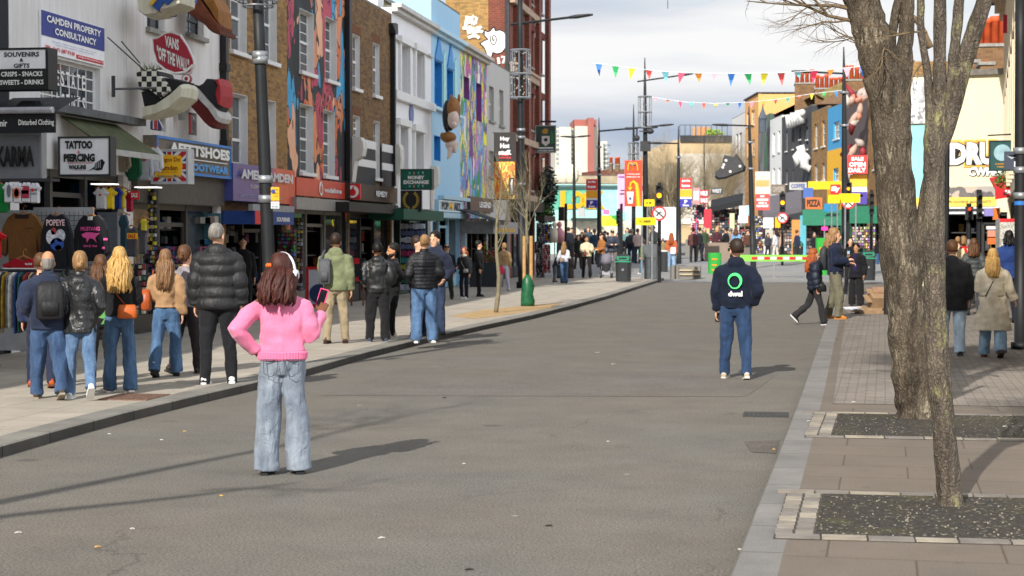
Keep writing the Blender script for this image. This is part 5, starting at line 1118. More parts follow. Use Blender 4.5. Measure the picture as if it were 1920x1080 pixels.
for i,(x0,x1,y0,y1,d,c,l) in enumerate([(1386,1399,386,404,112,'e0e0c8','cream T-shirts hanging in front of the far shop'),(1398,1410,385,404,112,'a8c4e4','pale blue T-shirts hanging in front of the far shop'),(1384,1402,404,418,111,'e8e4ea','white shirts spread on the far stall'),(1402,1411,406,422,111,'9a5a34','brown bag hanging at the far stall'),(1368,1377,400,428,112,'c4cfa0','bright patchwork column of souvenirs'),(1320,1334,392,428,114,'c03040','red dresses hanging under the far black awning'),(1431,1450,408,428,108,'d8e0ea','white poster with a blue header'),(1435,1449,430,445,108,'b0b0a4','dark lettered notice beside the pole'),(1453,1463,408,427,106,'e8b010','yellow jacket hanging by the traffic light'),(1432,1446,448,476,106,'e0e4e0','white board with two black circles like eyes')]):
 r = fboard('hung_stock',l,x0,x1,y0,y1,d,c,cat='merchandise',th=.15)
 if 'circles' in l:
  for fx_ in (.28,.72): mb = MB(); mb.disc(fx_ * r['w'],.62 * r['h'],.1,-.02,0,14,rz=.13); mb.build('black_circle',BLACK,r)
rack('gift_stall','stall of pink and white hats and gifts at the far left of the right row',1295,1310,410,448,112,['d05a80','e8e0e4','8a90b0','c03050','f0e8e0'],5,9)
rack('gift_stall','stall of white and red gifts under the hanging T-shirts',1386,1412,430,474,110,['e0dcd8','c04a50','2a2a30','e0dcd8','5a7ab0','b09060'],9,12)
rack('gift_stall','stall of dark and white gifts right of the lamp post',1414,1432,405,474,110,['e0dcd8','8a2a40','2a2a30','5a6ab0','303034','b0a060'],6,16)
rack('market_rack','dark crowded stall of hanging goods under the far black awning',1330,1386,392,462,117,['2a2a2e','8a3a40','c9c4bc','3a4a5a','6a5a4a','b09a8a'],12,14)
rack('market_rack','stall of mixed clothes between the grey awning and the orange panel',1448,1484,408,476,113,['2a2a2e','c9c4bc','8a6a50','5a6a7a','b08a90'],8,12)
rack('market_rack','dark shop mouth with goods left of the red dresses',1298,1322,384,412,121,['2a2a2e','c06070','c9c4bc','3a3a5a'],8,6)
rack('fruit_stall','bright stall of goods below the green awning',1598,1640,425,466,96,['8f9a50','c9a0b8','d0b070','3a3a38','6a4a3a','c0c0b8','8a5aa0'],12,8)
rack('shop_window','busy shop window left of the long-haired man',1512,1560,412,466,109,['5a4a48','3a3434','8a5a50','2a2a2c','7a7470'],10,8)
# -- centre: turquoise market building and behind
fr = FR(DP(1026,118),DP(1206,119))
b = building('market_hall','long turquoise market building with painted yellow letters',fr,0,fr.len,fr.uz(1026,345)[1],14,M(H('b0d8d0'),.6,.12,1,name='turquoise_panels'),[])
def frect(name,x0,x1,y0,y1,mat,y=-.05,root=b,fr=fr,th=.045):
 a,z1 = fr.uz(x0,y0); c,z0 = fr.uz(x1,y1)[0],fr.uz(x0,y1)[1]; mb = MB(); mb.box(a - root['u0'],c - root['u0'],y,y + th,z0,z1); return mb.build(name,mat,root)
frect('mural_panel',1032,1120,355,392,M(H('5fae94'),.6,.2,1.5,name='green_mural'))
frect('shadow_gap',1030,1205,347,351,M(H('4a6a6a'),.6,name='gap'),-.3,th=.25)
frect('pale_band',1030,1160,393,412,M(H('a6dacf'),.6,.1,name='pale_turquoise'))
frect('ground_floor',1040,1205,414,443,M(H('cfcbb8'),.4,.3,2,name='bright_shop'),-.04)
frect('glass_panel',1121,1170,352,412,M(H('9fdadd'),.2,.2,2,name='pale_glass'),-.08)
g = MB()
for i,ch in enumerate('LOCK'):
 px = (1062,1083,1102,1122)[i]; u,z1 = fr.uz(px,358); _,z0 = fr.uz(px,392); text(ch,u,(z0 + z1) / 2,.85,z1 - z0,M(H('e8a818'),.5,.08,name='yellow_letters'),b,y=-.12,bold=.06)
frect('canopy_line',1070,1118,409,412,DARK,-.9,th=.85)
r = fboard('market_banner','green and yellow zigzag market banner',1127,1160,404,424,104,'c8d820',mat=patchwork('zigzag',[H('c8d820'),H('3aa040'),H('e0e040'),H('7ab82a')],(2,.4,1),.2,1.2))
fboard('pink_notice','small pink notice on the turquoise wall',1131,1142,393,402,110,'e070a8')
fboard('yellow_notice','grey graffiti panel under the market letters',1084,1096,390,407,110,'a8a8ac')
fr2 = FR(DP(1042,330),DP(1141,330.3))
def tower(x0,x1,ytop,mat,dep_,label,y=0):
 pass
b = empty('tower_block',fr2.at(0),'white concrete tower block with a red brick lift tower far behind','building'); mb = MB(); mr = MB()
def fz(px,py): return fr2.uz(px,py)
CONC = M(H('cfc9b8'),.8,.08,.2,name='pale_concrete'); RB = M(H('9a5f56'),.9,.1,.3,name='red_brick_far')
for x0,x1,yt,off,m_ in ((1042,1050,240,1,0),(1049,1071,238,0,0),(1071,1080,240,1,0),(1078,1101,237,-1,0),(1101,1112,222,-2,1),(1078,1121,222,3,1),(1112,1122,238,0,0),(1114,1132,265,1,0),(1131,1140,264,2,0)):
 a,z = fz(x0,yt); c,_ = fz(x1,yt); q_ = (mb if m_ == 0 else mr); q_.box(a,c,off,off + 12,0,z)
mb.build('concrete_slabs',CONC,b); mr.build('lift_tower',RB,b)
for x in (1043.5,1072.5,1133):
 for j in range(11 if x < 1100 else 8):
  y = (243 if x < 1100 else 268) + j * 8.6; a,z = fz(x,y); w_ = MB(); w_.box(a,a + .55,.9,.99,z - .5,z); w_.box(a + .62,a + 1.3,.9,.99,z - .5,z)
  o = w_.build('window',glassmat((.1,.12,.14),.2),b);
  if x > 1100: o.location = (0,1,0)
r = building('brick_house','low brick houses with red chimneys between the tower and the banners',FR(DP(1138,170),DP(1172,170.5)),0,1.8,P(1140,318,170).z,8,BRICKR,[])
cstack('red chimney between the tower block and the pink banner',1142,1147,308,322,165,1,ph=.6); cstack('brick chimney left of the M banner',1153,1160,310,322,165,2,ph=.6)
r = building('railway_parapet','grey stone parapet and white wall above the market hall',FR(DP(1040,150),DP(1205,150.4)),0,8,P(1040,330,150).z,5,M(H('a69a80'),.9,.3,1,name='stone_parapet'),[],cat='wall')
r['label'] = 'grey stone parapet above the market hall'
mb = MB();
p = P(1062,352,140);
for i in range(2):
 mb = MB(); u = P(1056 + i * 13,346,140); mb.ell((u.x,u.y,u.z + .8),(.75,.5,.85),10,8); tag(mb.build('round_vent',M(H('d9cfb8'),.6,.1,name='cream_paint')),('left','right')[i] + ' one of two cream round vents above the market hall','vent')
fr3 = FR(DP(1222,185),DP(1384,185.6))
STF = M(H('c2aa84'),.85,.12,.3,name='sandy_stone')
b = empty('domed_building',fr3.at(0),'large sandy stone building with curved roof and roof terrace behind the bare trees','building')
ol = []
for x,y in ((1222,470),(1222,312),(1228,296),(1240,280),(1255,268),(1272,261),(1384,261),(1384,470)): ol.append(fr3.uz(x,y))
mb = MB(); mb.prism(ol,0,14); mb.build('wall',STF,b)
mb = MB()
for x0,x1,y0,y1 in ((1245,1262,312,400),(1268,1380,288,420)):
 a,z1 = fr3.uz(x0,y0); c,z0 = fr3.uz(x1,y1)[0],fr3.uz(x0,y1)[1]; mb.box(a,c,-.12,-.005,z0,z1)
mb.build('pale_render_panel',stucco('pale_panel',H('d8d2c6'),.06),b)
for i in range(7):
 x = 1246 + i * 5; a,z1 = fr3.uz(x,305); z0 = fr3.uz(x,400)[1]; mb = MB(); mb.box(a,a + .12,-.3,-.13,z0,z1); mb.build('slender_column',M(H('6a665a'),.7,name='dark_column'),b)
mb = MB(); a,z = fr3.uz(1275,261); c,_ = fr3.uz(1384,261); mb.box(a,c,-.2,0,z - .3,z + .4); mb.build('dark_eaves',DARK,b)
mb = MB()
for i in range(12): mb.tube([(a + i * (c - a) / 11,.2,z + .3),(a + i * (c - a) / 11,.2,z + 1.5)],.03,4)
mb.tube([(a,.2,z + 1.5),(c,.2,z + 1.5)],.03,4); mb.build('terrace_railing',STEEL,b)
for i,x in enumerate((1302,1311,1319,1328)):
 p = P(x,254,192); mb = MB(); mb.tube([p,p + V((0,0,.9))],.2,8); tag(mb.build('chimney_pot',M(H('c98a5a'),.7,.2,name='buff_pot')),'buff chimney pot standing on the far roof terrace','chimney','row of buff chimney pots on the terrace')
mb = MB()
for i in range(60): a_ = rnd.uniform(0,6.28); p = P(1338,252,191) + V((rnd.gauss(0,.5),rnd.gauss(0,.4),abs(rnd.gauss(0,.3)))); mb.ell(p,(.16,.16,.12),5,3)
tag(mb.build('roof_shrub',M(H('7a9a3a'),.8,.4,3,name='roof_foliage')),'small green shrub on the roof terrace','shrub')
# -- right edge: cream gable, cyan wall and white classical 
fr4 = FR(DP(1700,62),DP(1905,60.5))
b = building('corner_building','building with a cream painted gable wall bearing graffiti',fr4,0,fr4.len,fr4.uz(1780,143)[1],10,stucco('cream_paint',H('e3d7b2'),.14,(.4,.37,.3)),[(fr4.uz(1776,400)[0],fr4.len - .1,.05,fr4.uz(1800,398)[1])])
a = fr4.uz(1748,443)[0]
mb = MB(); a0 = fr4.uz(1700,443)[0]; mb.box(a0,a,-.05,-.004,3.2,fr4.uz(1720,235)[1]); mb.build('cyan_wall',M(H('8fcdd0'),.6,.12,2,name='cyan_paint'),b)
mb = MB(); mb.box(a0 - .1,fr4.uz(1762,443)[0],-.12,-.055,fr4.uz(1720,232)[1],fr4.uz(1720,150)[1]); mb.build('scribbled_panel',patchwork('scribble',[H('c9c9c6'),H('a5a5a8'),H('dadad8'),H('8a8a8e')],(1,1,1),1.2,2.5),b)
mb = MB(); x0,x1 = fr4.uz(1774,443)[0],fr4.len; z = fr4.uz(1780,143)[1]; mb.box(x0,x1,-.15,.2,z,z + .2); mb.build('coping',M(H('6b675f'),.8,.3,5,name='parapet_coping'),b)
shopfront(b,fr4.uz(1776,400)[0],fr4.len - .1,fr4.uz(1800,398)[1],H('2a2a2a'),'open',goods=50,shade=(.02,.015,.015),dep=5)
def frb(name,label,x0,x1,y0,y1,mat,off=.15,cat='sign'):
 a,z1 = fr4.uz(x0,y0); c,z0 = fr4.uz(x1,y1)[0],fr4.uz(x0,y1)[1]; return fascia(name,label,fr4,a,c,z0,z1,mat,y=-off,th=off - .006,cat=cat)
r = frb('yellow_fascia','long pale yellow fascia on the cream gable',1700,1868,371,388,M(H('e3c95a'),.6,.1,name='pale_yellow_panel')); tx(r,'CAMDEN TOWN SOUVENIR MARKET GIFTS',.6,.5,.7,.3,M(H('8a7a3a'),.6,name='dull_text'))
r = frb('striped_fascia','black and white striped fascia below the yellow one',1700,1876,389,402,M(H('c9ced2'),.6,.05,name='pale_stripe'),.3); rect(r,0,1,.35,.75,M(H('2a3036'),.6,name='dark_stripe'))
r = frb('graffiti_hoarding','grey graffiti covered hoarding above the yellow fascia',1776,1866,350,370,patchwork('hoarding',[H('8d8a86'),H('6a6664'),H('a09a94'),H('b5a79a'),H('5f5a5c')],(1,1,1),.8,2),.1)
def throwup(label,chars,px0,px1,y0,y1,body,halo,d=.06):
 a,z1 = fr4.uz(px0,y0); c,z0 = fr4.uz(px1,y1)[0],fr4.uz(px0,y1)[1]; r = empty('graffiti_letters',fr4.at(a,-.02,z0),label,'graffiti'); w,h = c - a,z1 - z0
 if halo: text(chars,w / 2,h / 2,w * 1.06,h * 1.25,halo,r,y=-.004,bold=.24,name='halo')
 text(chars,w / 2,h / 2,w * 1.0,h * 1.06,GB,r,y=-.02,bold=.13,name='outline'); text(chars,w / 2,h / 2,w * .98,h,body,r,y=-.036,bold=.06,name='letters')
throwup('large bubbly white graffiti letters DRC with an orange halo on the cream gable','DRU',1781,1868,268,310,GW,M(H('e8b04a'),.6,.1,name='orange_spray'))
bpy.data.objects[-1] if False else None
throwup('smaller white outlined graffiti letters below the large ones','CWMN',1815,1880,314,330,GW,None)
cstack('red brick chimney with a terracotta pot behind the forked tree',1796,1834,118,140,66,2,ph=.5,pr=.14)
cstack('grey rendered chimney stack with four tall red pots',1832,1888,88,134,68,4,ph=1.0,pr=.17)
cstack('low brick chimney in front of the grey stack',1838,1862,122,136,64,1,ph=.1,pr=.1)
fr5 = FR(DP(1888,58),DP(1925,30))
b = building('corner_building','white classical building with a heavy cornice at the right edge',fr5,0,fr5.len + 8,10.2,10,stucco('white_classical',H('d8c9ae'),.2),[(2 + i * 3.2,3.1 + i * 3.2,z,z + 2) for i in range(10) for z in (3.9,6.9)] + [(.5,30,.05,3.0)])
for i in range(10):
 for z in (3.9,6.9):
  window(b,2 + i * 3.2,3.1 + i * 3.2,z,z + 2,bars=(2,2),lining=False)
  mb = MB(); mb.box(1.8 + i * 3.2,3.3 + i * 3.2,-.16,-.003,z + 2.15,z + 2.3); mb.prism([(1.75 + i * 3.2,z + 2.3),(3.35 + i * 3.2,z + 2.3),(2.55 + i * 3.2,z + 2.6)],-.14,-.003); mb.build('pediment',ST,b)
for i in range(10): mb = MB(); mb.box(.3 + i * 3.2,1.0 + i * 3.2,-.15,-.003,3.3,9.2); mb.build('pilaster',stucco('white_pilaster',H('d8c9ae'),.2),b)
part(b,'cornice',ST,(-.6,38,-.7,-.003,9.5,9.75),(-.4,38,-.45,-.003,9.2,9.5),(-.3,38,-.3,-.003,8.95,9.2),(-.6,0,-.7,6,9.5,9.75))
shopfront(b,.5,30,3.0,H('2a2a2a'),'open',goods=30,shade=(.03,.02,.02))
r = fboard('red_banner','red sign panel under the heavy cornice of the white building',1881,1901,28,62,50,'c02030',th=.1)
fawn('red awning of the shop at the right edge',1866,1912,330,352,52,'c02028',out=1.5,tilt=.12)
fboard('fascia_board','red and white sign under the red awning',1882,1906,354,366,51,'b82028','SALE')
for i,(x0,x1,y0,y1,c,l) in enumerate([(1846,1862,392,405,'8a80c0','lilac shop board left of the orange one'),(1862,1874,390,412,'e07028','orange shop board by the right traffic signals'),(1850,1866,424,430,'e8e4e0','white shelf of souvenirs behind the beige coat'),(1852,1866,432,444,'d08a70','pink shelf of souvenirs behind the beige coat'),(1852,1866,446,458,'e06a30','orange shelf of souvenirs behind the beige coat')]):
 fboard('shop_board',l,x0,x1,y0,y1,54,c)
r = fboard('patterned_kiosk','white patterned kiosk with a red top at the right edge',1874,1912,410,500,48,'b5b3aa',cat='kiosk',th=1.0,mat=patchwork('kiosk_pattern',[H('b9b7ae'),H('9a988e'),H('cfcdc4'),H('8d8b80')],(1,1,1),.6,9)); rect(r,0,1,.93,1,REDP)
p = P(1236,455,112); r = empty('white_lorry',T((p.x,p.y,zg(p.y))),'rear of a plain white box lorry in the middle of the far street','lorry')
mb = MB(); mb.box(-.3,1.05,0,5,1.0,3.1); mb.box(-.28,1.03,-.02,0,1.03,3.08); mb.build('cargo_box',WHITE,r)
mb = MB(); mb.box(-.28,1.03,.1,4.5,.5,.97); mb.build('chassis',DARK,r)
for x in (-.2,.78):
 mb = MB(); mb.tube([(x,.6,.32),(x + .2,.6,.32)],.32,16); mb.build('wheel',BLACK,r)
 mb = MB(); mb.box(x,x + .15,-.04,-.02,.6,.7); mb.build('tail_light',REDP,r)
for i,(x0,x1,y,d,c,l) in enumerate([(700,1030,300,260,'8d8578','distant brown terrace behind the pub'),(1160,1250,385,240,'9a8d78','distant low terrace behind the M banner'),(1640,1800,180,190,'8a7a66','distant brick blocks behind the big tree'),(1900,2300,150,120,'a89c88','distant terrace beyond the right edge')]):
 f_ = FR(DP(x0,d),DP(x1,d)); building('terrace_house',l,f_,0,f_.len,P(x0,y,d).z,10,M(H(c),.9,.2,.5,name='distant_wall'),[])
 # trees
def bark(name,c1,c2,lich,sc=1.0):
 m,N,L,b = new_mat(name); tc = N.new('ShaderNodeTexCoord'); v = tc.outputs['Object']; mp = N.new('ShaderNodeMapping'); mp.inputs['Scale'].default_value = (1,1,.22); L.new(v,mp.inputs[0])
 dn = N.new('ShaderNodeTexNoise'); dn.inputs['Scale'].default_value = 14; dn.inputs['Detail'].default_value = 4; L.new(v,dn.inputs[0]); dm = N.new('ShaderNodeVectorMath'); dm.operation = 'MULTIPLY_ADD'; dm.inputs[1].default_value = (.09,.09,.09); L.new(dn.outputs['Color'],dm.inputs[0]); L.new(mp.outputs[0],dm.inputs[2])
 vo = N.new('ShaderNodeTexVoronoi'); vo.feature = 'DISTANCE_TO_EDGE'; vo.inputs['Scale'].default_value = 30 * sc; L.new(dm.outputs[0],vo.inputs[0])
 n = node_noise(N,L,mp.outputs[0],9 * sc,8,.7,.5); n2 = node_noise(N,L,v,3.2,6,.65); n3 = node_noise(N,L,mp.outputs[0],30,5,.7)
 base = ramp(N,L,n,[(.3,c1),(.7,c2)])
 base = mixc(N,L,.75,base,ramp(N,L,vo.outputs['Distance'],[(0,(.5,.48,.46)),(.2,(1.1,1.1,1.1)),(.45,(1.35,1.33,1.3))]),'MULTIPLY')
 base = mixc(N,L,.6,base,ramp(N,L,node_noise(N,L,v,2.0,5,.6),[(.35,(.7,.68,.66)),(.65,(1.2,1.2,1.2))]),'MULTIPLY')
 g = N.new('ShaderNodeMath'); g.operation = 'MULTIPLY'; L.new(ramp(N,L,n2,[(.5,(0,0,0)),(.62,(1,1,1))]),g.inputs[0]); L.new(ramp(N,L,n3,[(.5,(0,0,0)),(.58,(1,1,1))]),g.inputs[1])
 base = mixc(N,L,g.outputs[0],base,lich)
 L.new(base,b.inputs['Base Color']); b.inputs['Roughness'].default_value = .95; b.inputs['Specular IOR Level'].default_value = .15
 a = N.new('ShaderNodeMath'); a.operation = 'ADD'; L.new(vo.outputs['Distance'],a.inputs[0]); L.new(n,a.inputs[1]); bump(N,L,b,a.outputs[0],.9,.03); return m
BK1 = bark('brown_bark',H('312c26'),H('736859'),H('938975')); BK2 = bark('lichen_bark',H('433d36'),H('7c7266'),H('8f8a62'),1.4); BK3 = M(H('6d5c44'),.9,.35,20,name='twig_bark'); BK4 = M(H('77705a'),.85,.3,14,name='sapling_bark')
def limb(mb,pts,rads,n=14,rough=.06,sub=5,seed=0):
 """smooth bumpy limb through points"""
 pts = [V(p) for p in pts]; o = []; rr = []
 k = len(pts)
 for i in range(k - 1):
  p0 = pts[max(i - 1,0)]; p1 = pts[i]; p2 = pts[i + 1]; p3 = pts[min(i + 2,k - 1)]
  for j in range(sub):
   t = j / sub; q = .5 * ((2 * p1) + (p2 - p0) * t + (2 * p0 - 5 * p1 + 4 * p2 - p3) * t * t + (3 * p1 - p0 - 3 * p2 + p3) * t ** 3); o.append(q); rr.append(rads[i] + (rads[i + 1] - rads[i]) * t)
 o.append(pts[-1]); rr.append(rads[-1])
 st = len(mb.v); mb.tube(o,rr,n)
 for i in range(st,len(mb.v)):
  p = V(mb.v[i]); c = o[(i - st) // n]; r = rr[(i - st) // n]; d = p - c
  f = 1 + rough * 2.2 * noise.noise(p * (1.6 / max(r,.05)) * .35 + V((seed,0,0))) + rough * noise.noise(p * (1.2 / max(r,.05)))
  mb.v[i] = tuple(c + d * f)
def twigs(mb,p,dr,l,r,depth,spread=.6,up=.1,n=5):
 pts = [V(p)]; d = V(dr).normalized(); k = 4
 for i in range(k):
  d = (d + V((rnd.gauss(0,.16),rnd.gauss(0,.16),rnd.gauss(0,.14) + up * .3))).normalized(); pts.append(pts[-1] + d * l / k)
 mb.tube(pts,[r * (1 - .13 * i) for i in range(k + 1)] if depth else [r * (1 - .22 * i) for i in range(k + 1)],n if depth > 1 else 4,cap=False)
 if depth <= 0: return
 for i in range(1,k + 1):
  for q in range(2 if i > 1 else 1):
   a = (d + V((rnd.gauss(0,spread),rnd.gauss(0,spread),rnd.gauss(0,spread) + up))).normalized(); twigs(mb,pts[i],a,l * rnd.uniform(.45,.75),r * .5 * (1 - .08 * i),depth - 1,spread,up,4)
def pd(d): return lambda x,y: P(x,y,d)
bd = dep(1720,783,KZ)
q = pd(bd); s_ = bd / F
t1 = empty('street_tree',G(1722,783,KZ),'thick gnarled street tree with forked crown in the farther pit','tree'); O = t1.matrix_basis.translation.copy()
def loc_build(mb,name,mat,root,smooth=True):
 o_ = root.matrix_basis.translation; mb.v = [tuple(V(v) - o_) for v in mb.v]; return mb.build(name,mat,root,smooth=smooth)
mb = MB()
g0 = G(1722,783,KZ); g0 = V((g0.x,g0.y,KZ - .05))
limb(mb,[g0,q(1722,768),q(1712,700),q(1700,600),q(1687,480),q(1680,380),q(1675,280),q(1668,200),q(1657,140)],[v * s_ for v in (50,42,38,36.5,36,36,35,37,38)],28,.07)
limb(mb,[q(1672,190),q(1650,110),q(1630,50),q(1612,-10),q(1598,-70),q(1580,-160)],[v * s_ for v in (36,37,34,32,28,18)],22,.08,seed=3)
limb(mb,[q(1682,240),q(1690,160),q(1697,90),q(1700,30),q(1705,-60),q(1715,-200)],[v * s_ for v in (24,18,15,14,13,10)],18,.1,seed=5)
limb(mb,[q(1708,600),q(1718,500),q(1728,410),q(1738,330),q(1748,270)],[v * s_ for v in (14,14,11,7,5)],14,.1,seed=7)
limb(mb,[q(1662,150),q(1672,70),q(1684,0),q(1694,-60)],[v * s_ for v in (14,9,8,6)],12,.1,seed=8)
for x,y,r_ in ((1648,160,20),(1636,118,14),(1668,290,22),(1690,470,16),(1664,210,16)):
 c = q(x,y) - FW * (.08); mb.ell(c,(r_ * s_,r_ * s_ * .8,r_ * s_),12,8)
loc_build(mb,'trunk',BK1,t1)
mb = MB()
twigs(mb,q(1630,40),(-1,-.1,.1),.8,.022,2,.4,.02); twigs(mb,q(1632,95),(-1,.1,.3),.5,.01,2,.45,.02)
limb(mb,[q(1745,90),q(1720,40),q(1690,30),q(1668,55),q(1660,95)],[.03,.03,.028,.022,.012],8,.1)
limb(mb,[q(1645,50),q(1620,25),q(1570,12),q(1520,10),q(1470,8),q(1400,2)],[.03,.022,.016,.012,.009,.004],6,.1)
for x,y in ((1600,18),(1560,12),(1520,10),(1480,9),(1440,6)): twigs(mb,q(x,y),(-.8,0,rnd.uniform(-.5,.5)),.32,.007,2,.5,0)
limb(mb,[q(1630,90),q(1610,75),q(1585,68),q(1565,72)],[.012,.009,.006,.003],5,.1)
twigs(mb,q(1600,70),(-1,0,-.15),.35,.007,2,.5,0)
twigs(mb,q(1660,60),(-.3,-.5,-.6),.5,.012,2,.6,0)
loc_build(mb,'low_branches',BK3,t1)
mb = MB()
for x,y,dx in ((1602,-150,-1),(1628,-40,-.6),(1705,-60,.1),(1720,-200,.2),(1780,-90,.9),(1640,-80,-.9)):
 for k_ in range(3): twigs(mb,q(x,y),(dx + rnd.gauss(0,.4),rnd.gauss(0,.5),.9),1.7,.045,4,.5,.25)
loc_build(mb,'crown',BK3,t1)
bd2 = dep(1782,948,KZ); q2 = pd(bd2); s2 = bd2 / F
t2 = empty('street_tree',G(1782,948,KZ),'slimmer straight street tree with lichen in the nearest pit','tree')
mb = MB(); g0 = G(1782,948,KZ)
limb(mb,[V((g0.x,g0.y,KZ - .04)),q2(1781,935),q2(1769,800),q2(1759,680),q2(1753,560),q2(1752,450),q2(1752,350),q2(1752,280),q2(1758,200)],[v * s2 for v in (33,24,21.5,21.5,20.5,20,19,21,19)],24,.05)
limb(mb,[q2(1756,250),q2(1761,180),q2(1762,90),q2(1763,0),q2(1766,-120)],[v * s2 for v in (18,13,12,11.5,8)],16,.06,seed=2)
limb(mb,[q2(1750,260),q2(1742,190),q2(1738,130),q2(1727,60),q2(1726,0),q2(1722,-80)],[v * s2 for v in (12,8.5,7.5,7,7,5)],14,.08,seed=4)
limb(mb,[q2(1760,290),q2(1782,215),q2(1805,130),q2(1826,60),q2(1846,0),q2(1870,-80),q2(1890,-150)],[v * s2 for v in (12,16,16,16,15,13,10)],16,.05,seed=6)
limb(mb,[q2(1772,230),q2(1784,160),q2(1790,90),q2(1797,20),q2(1806,-60)],[v * s2 for v in (9,10,10,10,7)],14,.1,seed=9)
for x,y,r_ in ((1754,262,21),(1738,430,6)): mb.ell(q2(x,y),(r_ * s2,r_ * s2,r_ * s2 * 1.2),12,8)
loc_build(mb,'trunk',BK2,t2)
mb = MB()
for x,y,dx in ((1770,-120,0),(1728,-80,-.5),(1890,-150,.8),(1810,-100,.3)):
 for k_ in range(2): twigs(mb,q2(x,y),(dx + rnd.gauss(0,.3),rnd.gauss(0,.4),1),1.1,.025,4,.45,.3)
twigs(mb,q2(1738,60),(-.6,-.2,.1),.35,.008,2,.5,0); twigs(mb,q2(1735,110),(-.6,0,-.7),.3,.006,1,.4,0)
loc_build(mb,'crown',BK3,t2)
t3 = empty('street_tree',V((-7.6,3.2,KZ)),'bare street tree standing beside the camera on the left pavement','tree')
mb = MB(); limb(mb,[V((-7.6,3.2,KZ)),V((-7.6,3.2,2)),V((-7.4,3.3,4)),V((-7.3,3.4,6)),V((-7.1,3.6,8))],[.16,.13,.11,.08,.05],12); limb(mb,[V((-7.4,3.3,4)),V((-7.0,3.2,5.2)),V((-6.4,3.1,6.0)),V((-5.9,3.2,6.6))],[.08,.07,.05,.02],10); loc_build(mb,'trunk',BK1,t3)
mb = MB(); twigs(mb,(-6.4,3.1,6.3),(1,0,.4),.9,.03,2); twigs(mb,(-7.1,3.6,8),(0,0,1),1.4,.05,3); loc_build(mb,'crown',BK3,t3)
def sapling(label,base,top,z=KZ,n=9,l=.9,stake=None,mat=BK4):
 g = G(*base,z); d = (g - C0).dot(FW); r = empty('sapling',g,label,'tree'); tp = P(*top,d); mb = MB()
 pts = [g.lerp(tp,t) + V((math.sin(t * 9) * .05,0,0)) for t in (0,.2,.4,.6,.8,1)]; limb(mb,pts,[.055,.048,.042,.03,.018,.006],8,.1); loc_build(mb,'trunk',mat,r)
 mb = MB()
 for i in range(n):
  t = rnd.uniform(.38,.95); p = g.lerp(tp,t); a = rnd.choice((-1,1)) * rnd.uniform(.3,.8); twigs(mb,p,(a,rnd.uniform(-.5,.5),1.1),l * (1.15 - t),.014,2,.25,.3)
 loc_build(mb,'crown',mat,r); return r
sapling('slender bare sapling on the left pavement in front of the black banner',(930,586),(938,300),n=9,l=1.3)
sapling('bare sapling tied between two wooden stakes beside the left lamp post',(991,573),(990,285),n=9,l=1.3,mat=BK4)
WD = M(H('b08a58'),.7,.2,10,name='pine_stake')
for i,(x,lab) in enumerate(((983,'left round wooden stake supporting the sapling'),(996,'right round wooden stake supporting the sapling'))):
 g = G(x,574,KZ); mb = MB(); mb.tube([g,g + V((0,0,1.75))],.045,10); tag(mb.build('tree_stake',WD),lab,'stake')
mb = MB(); g = G(989,574,KZ); mb.loft([(g.x,g.y,KZ,.17,.15),(g.x + .01,g.y,KZ + .12,.18,.17),(g.x - .01,g.y,KZ + .3,.15,.16),(g.x + .02,g.y,KZ + .5,.16,.15),(g.x,g.y,KZ + .68,.12,.12),(g.x + .01,g.y,KZ + .78,.07,.07)],14); tag(mb.build('watering_bag',M(H('1d5a3a'),.4,.3,8,.5,14,name='green_plastic'),smooth=True),'dark green plastic watering bag at the foot of the staked sapling','watering bag')
sheet('soil_patch',[gp(x,y,KZ) for x,y in ((845,593),(900,582),(1000,572),(1055,568),(1030,578),(940,592),(890,598))],KZ + .003,M(H('a98d63'),.9,.2,6,name='sandy_soil'))
for i,(x,yb,yt,d,hw,lab) in enumerate([(1262,455,290,150,2.6,'bare spreading tree left of the far lamp posts'),(1330,455,275,160,3.2,'bare tree with a broad crown in front of the domed building'),(1228,450,320,155,1.5,'small bare tree behind the M banner'),(1375,440,290,170,2.2,'bare tree behind the giant boot')]):
 b0 = P(x,yb,d); r = empty('bare_tree',V((b0.x,b0.y,0)),lab,'tree'); hgt = P(x,yt,d).z; mb = MB(); limb(mb,[V((b0.x,b0.y,0)),V((b0.x + .2,b0.y,hgt * .25)),V((b0.x - .1,b0.y,hgt * .45))],[.22,.17,.13],8); loc_build(mb,'trunk',BK1,r)
 mb = MB()
 for k_ in range(8): a = rnd.uniform(0,6.28); twigs(mb,(b0.x,b0.y,hgt * rnd.uniform(.28,.45)),(math.cos(a) * .9,math.sin(a) * .6,.7),hgt * .42,.07,4,.45,.12)
 loc_build(mb,'crown',M(H('93866c'),.9,.3,3,name='far_twigs'),r)
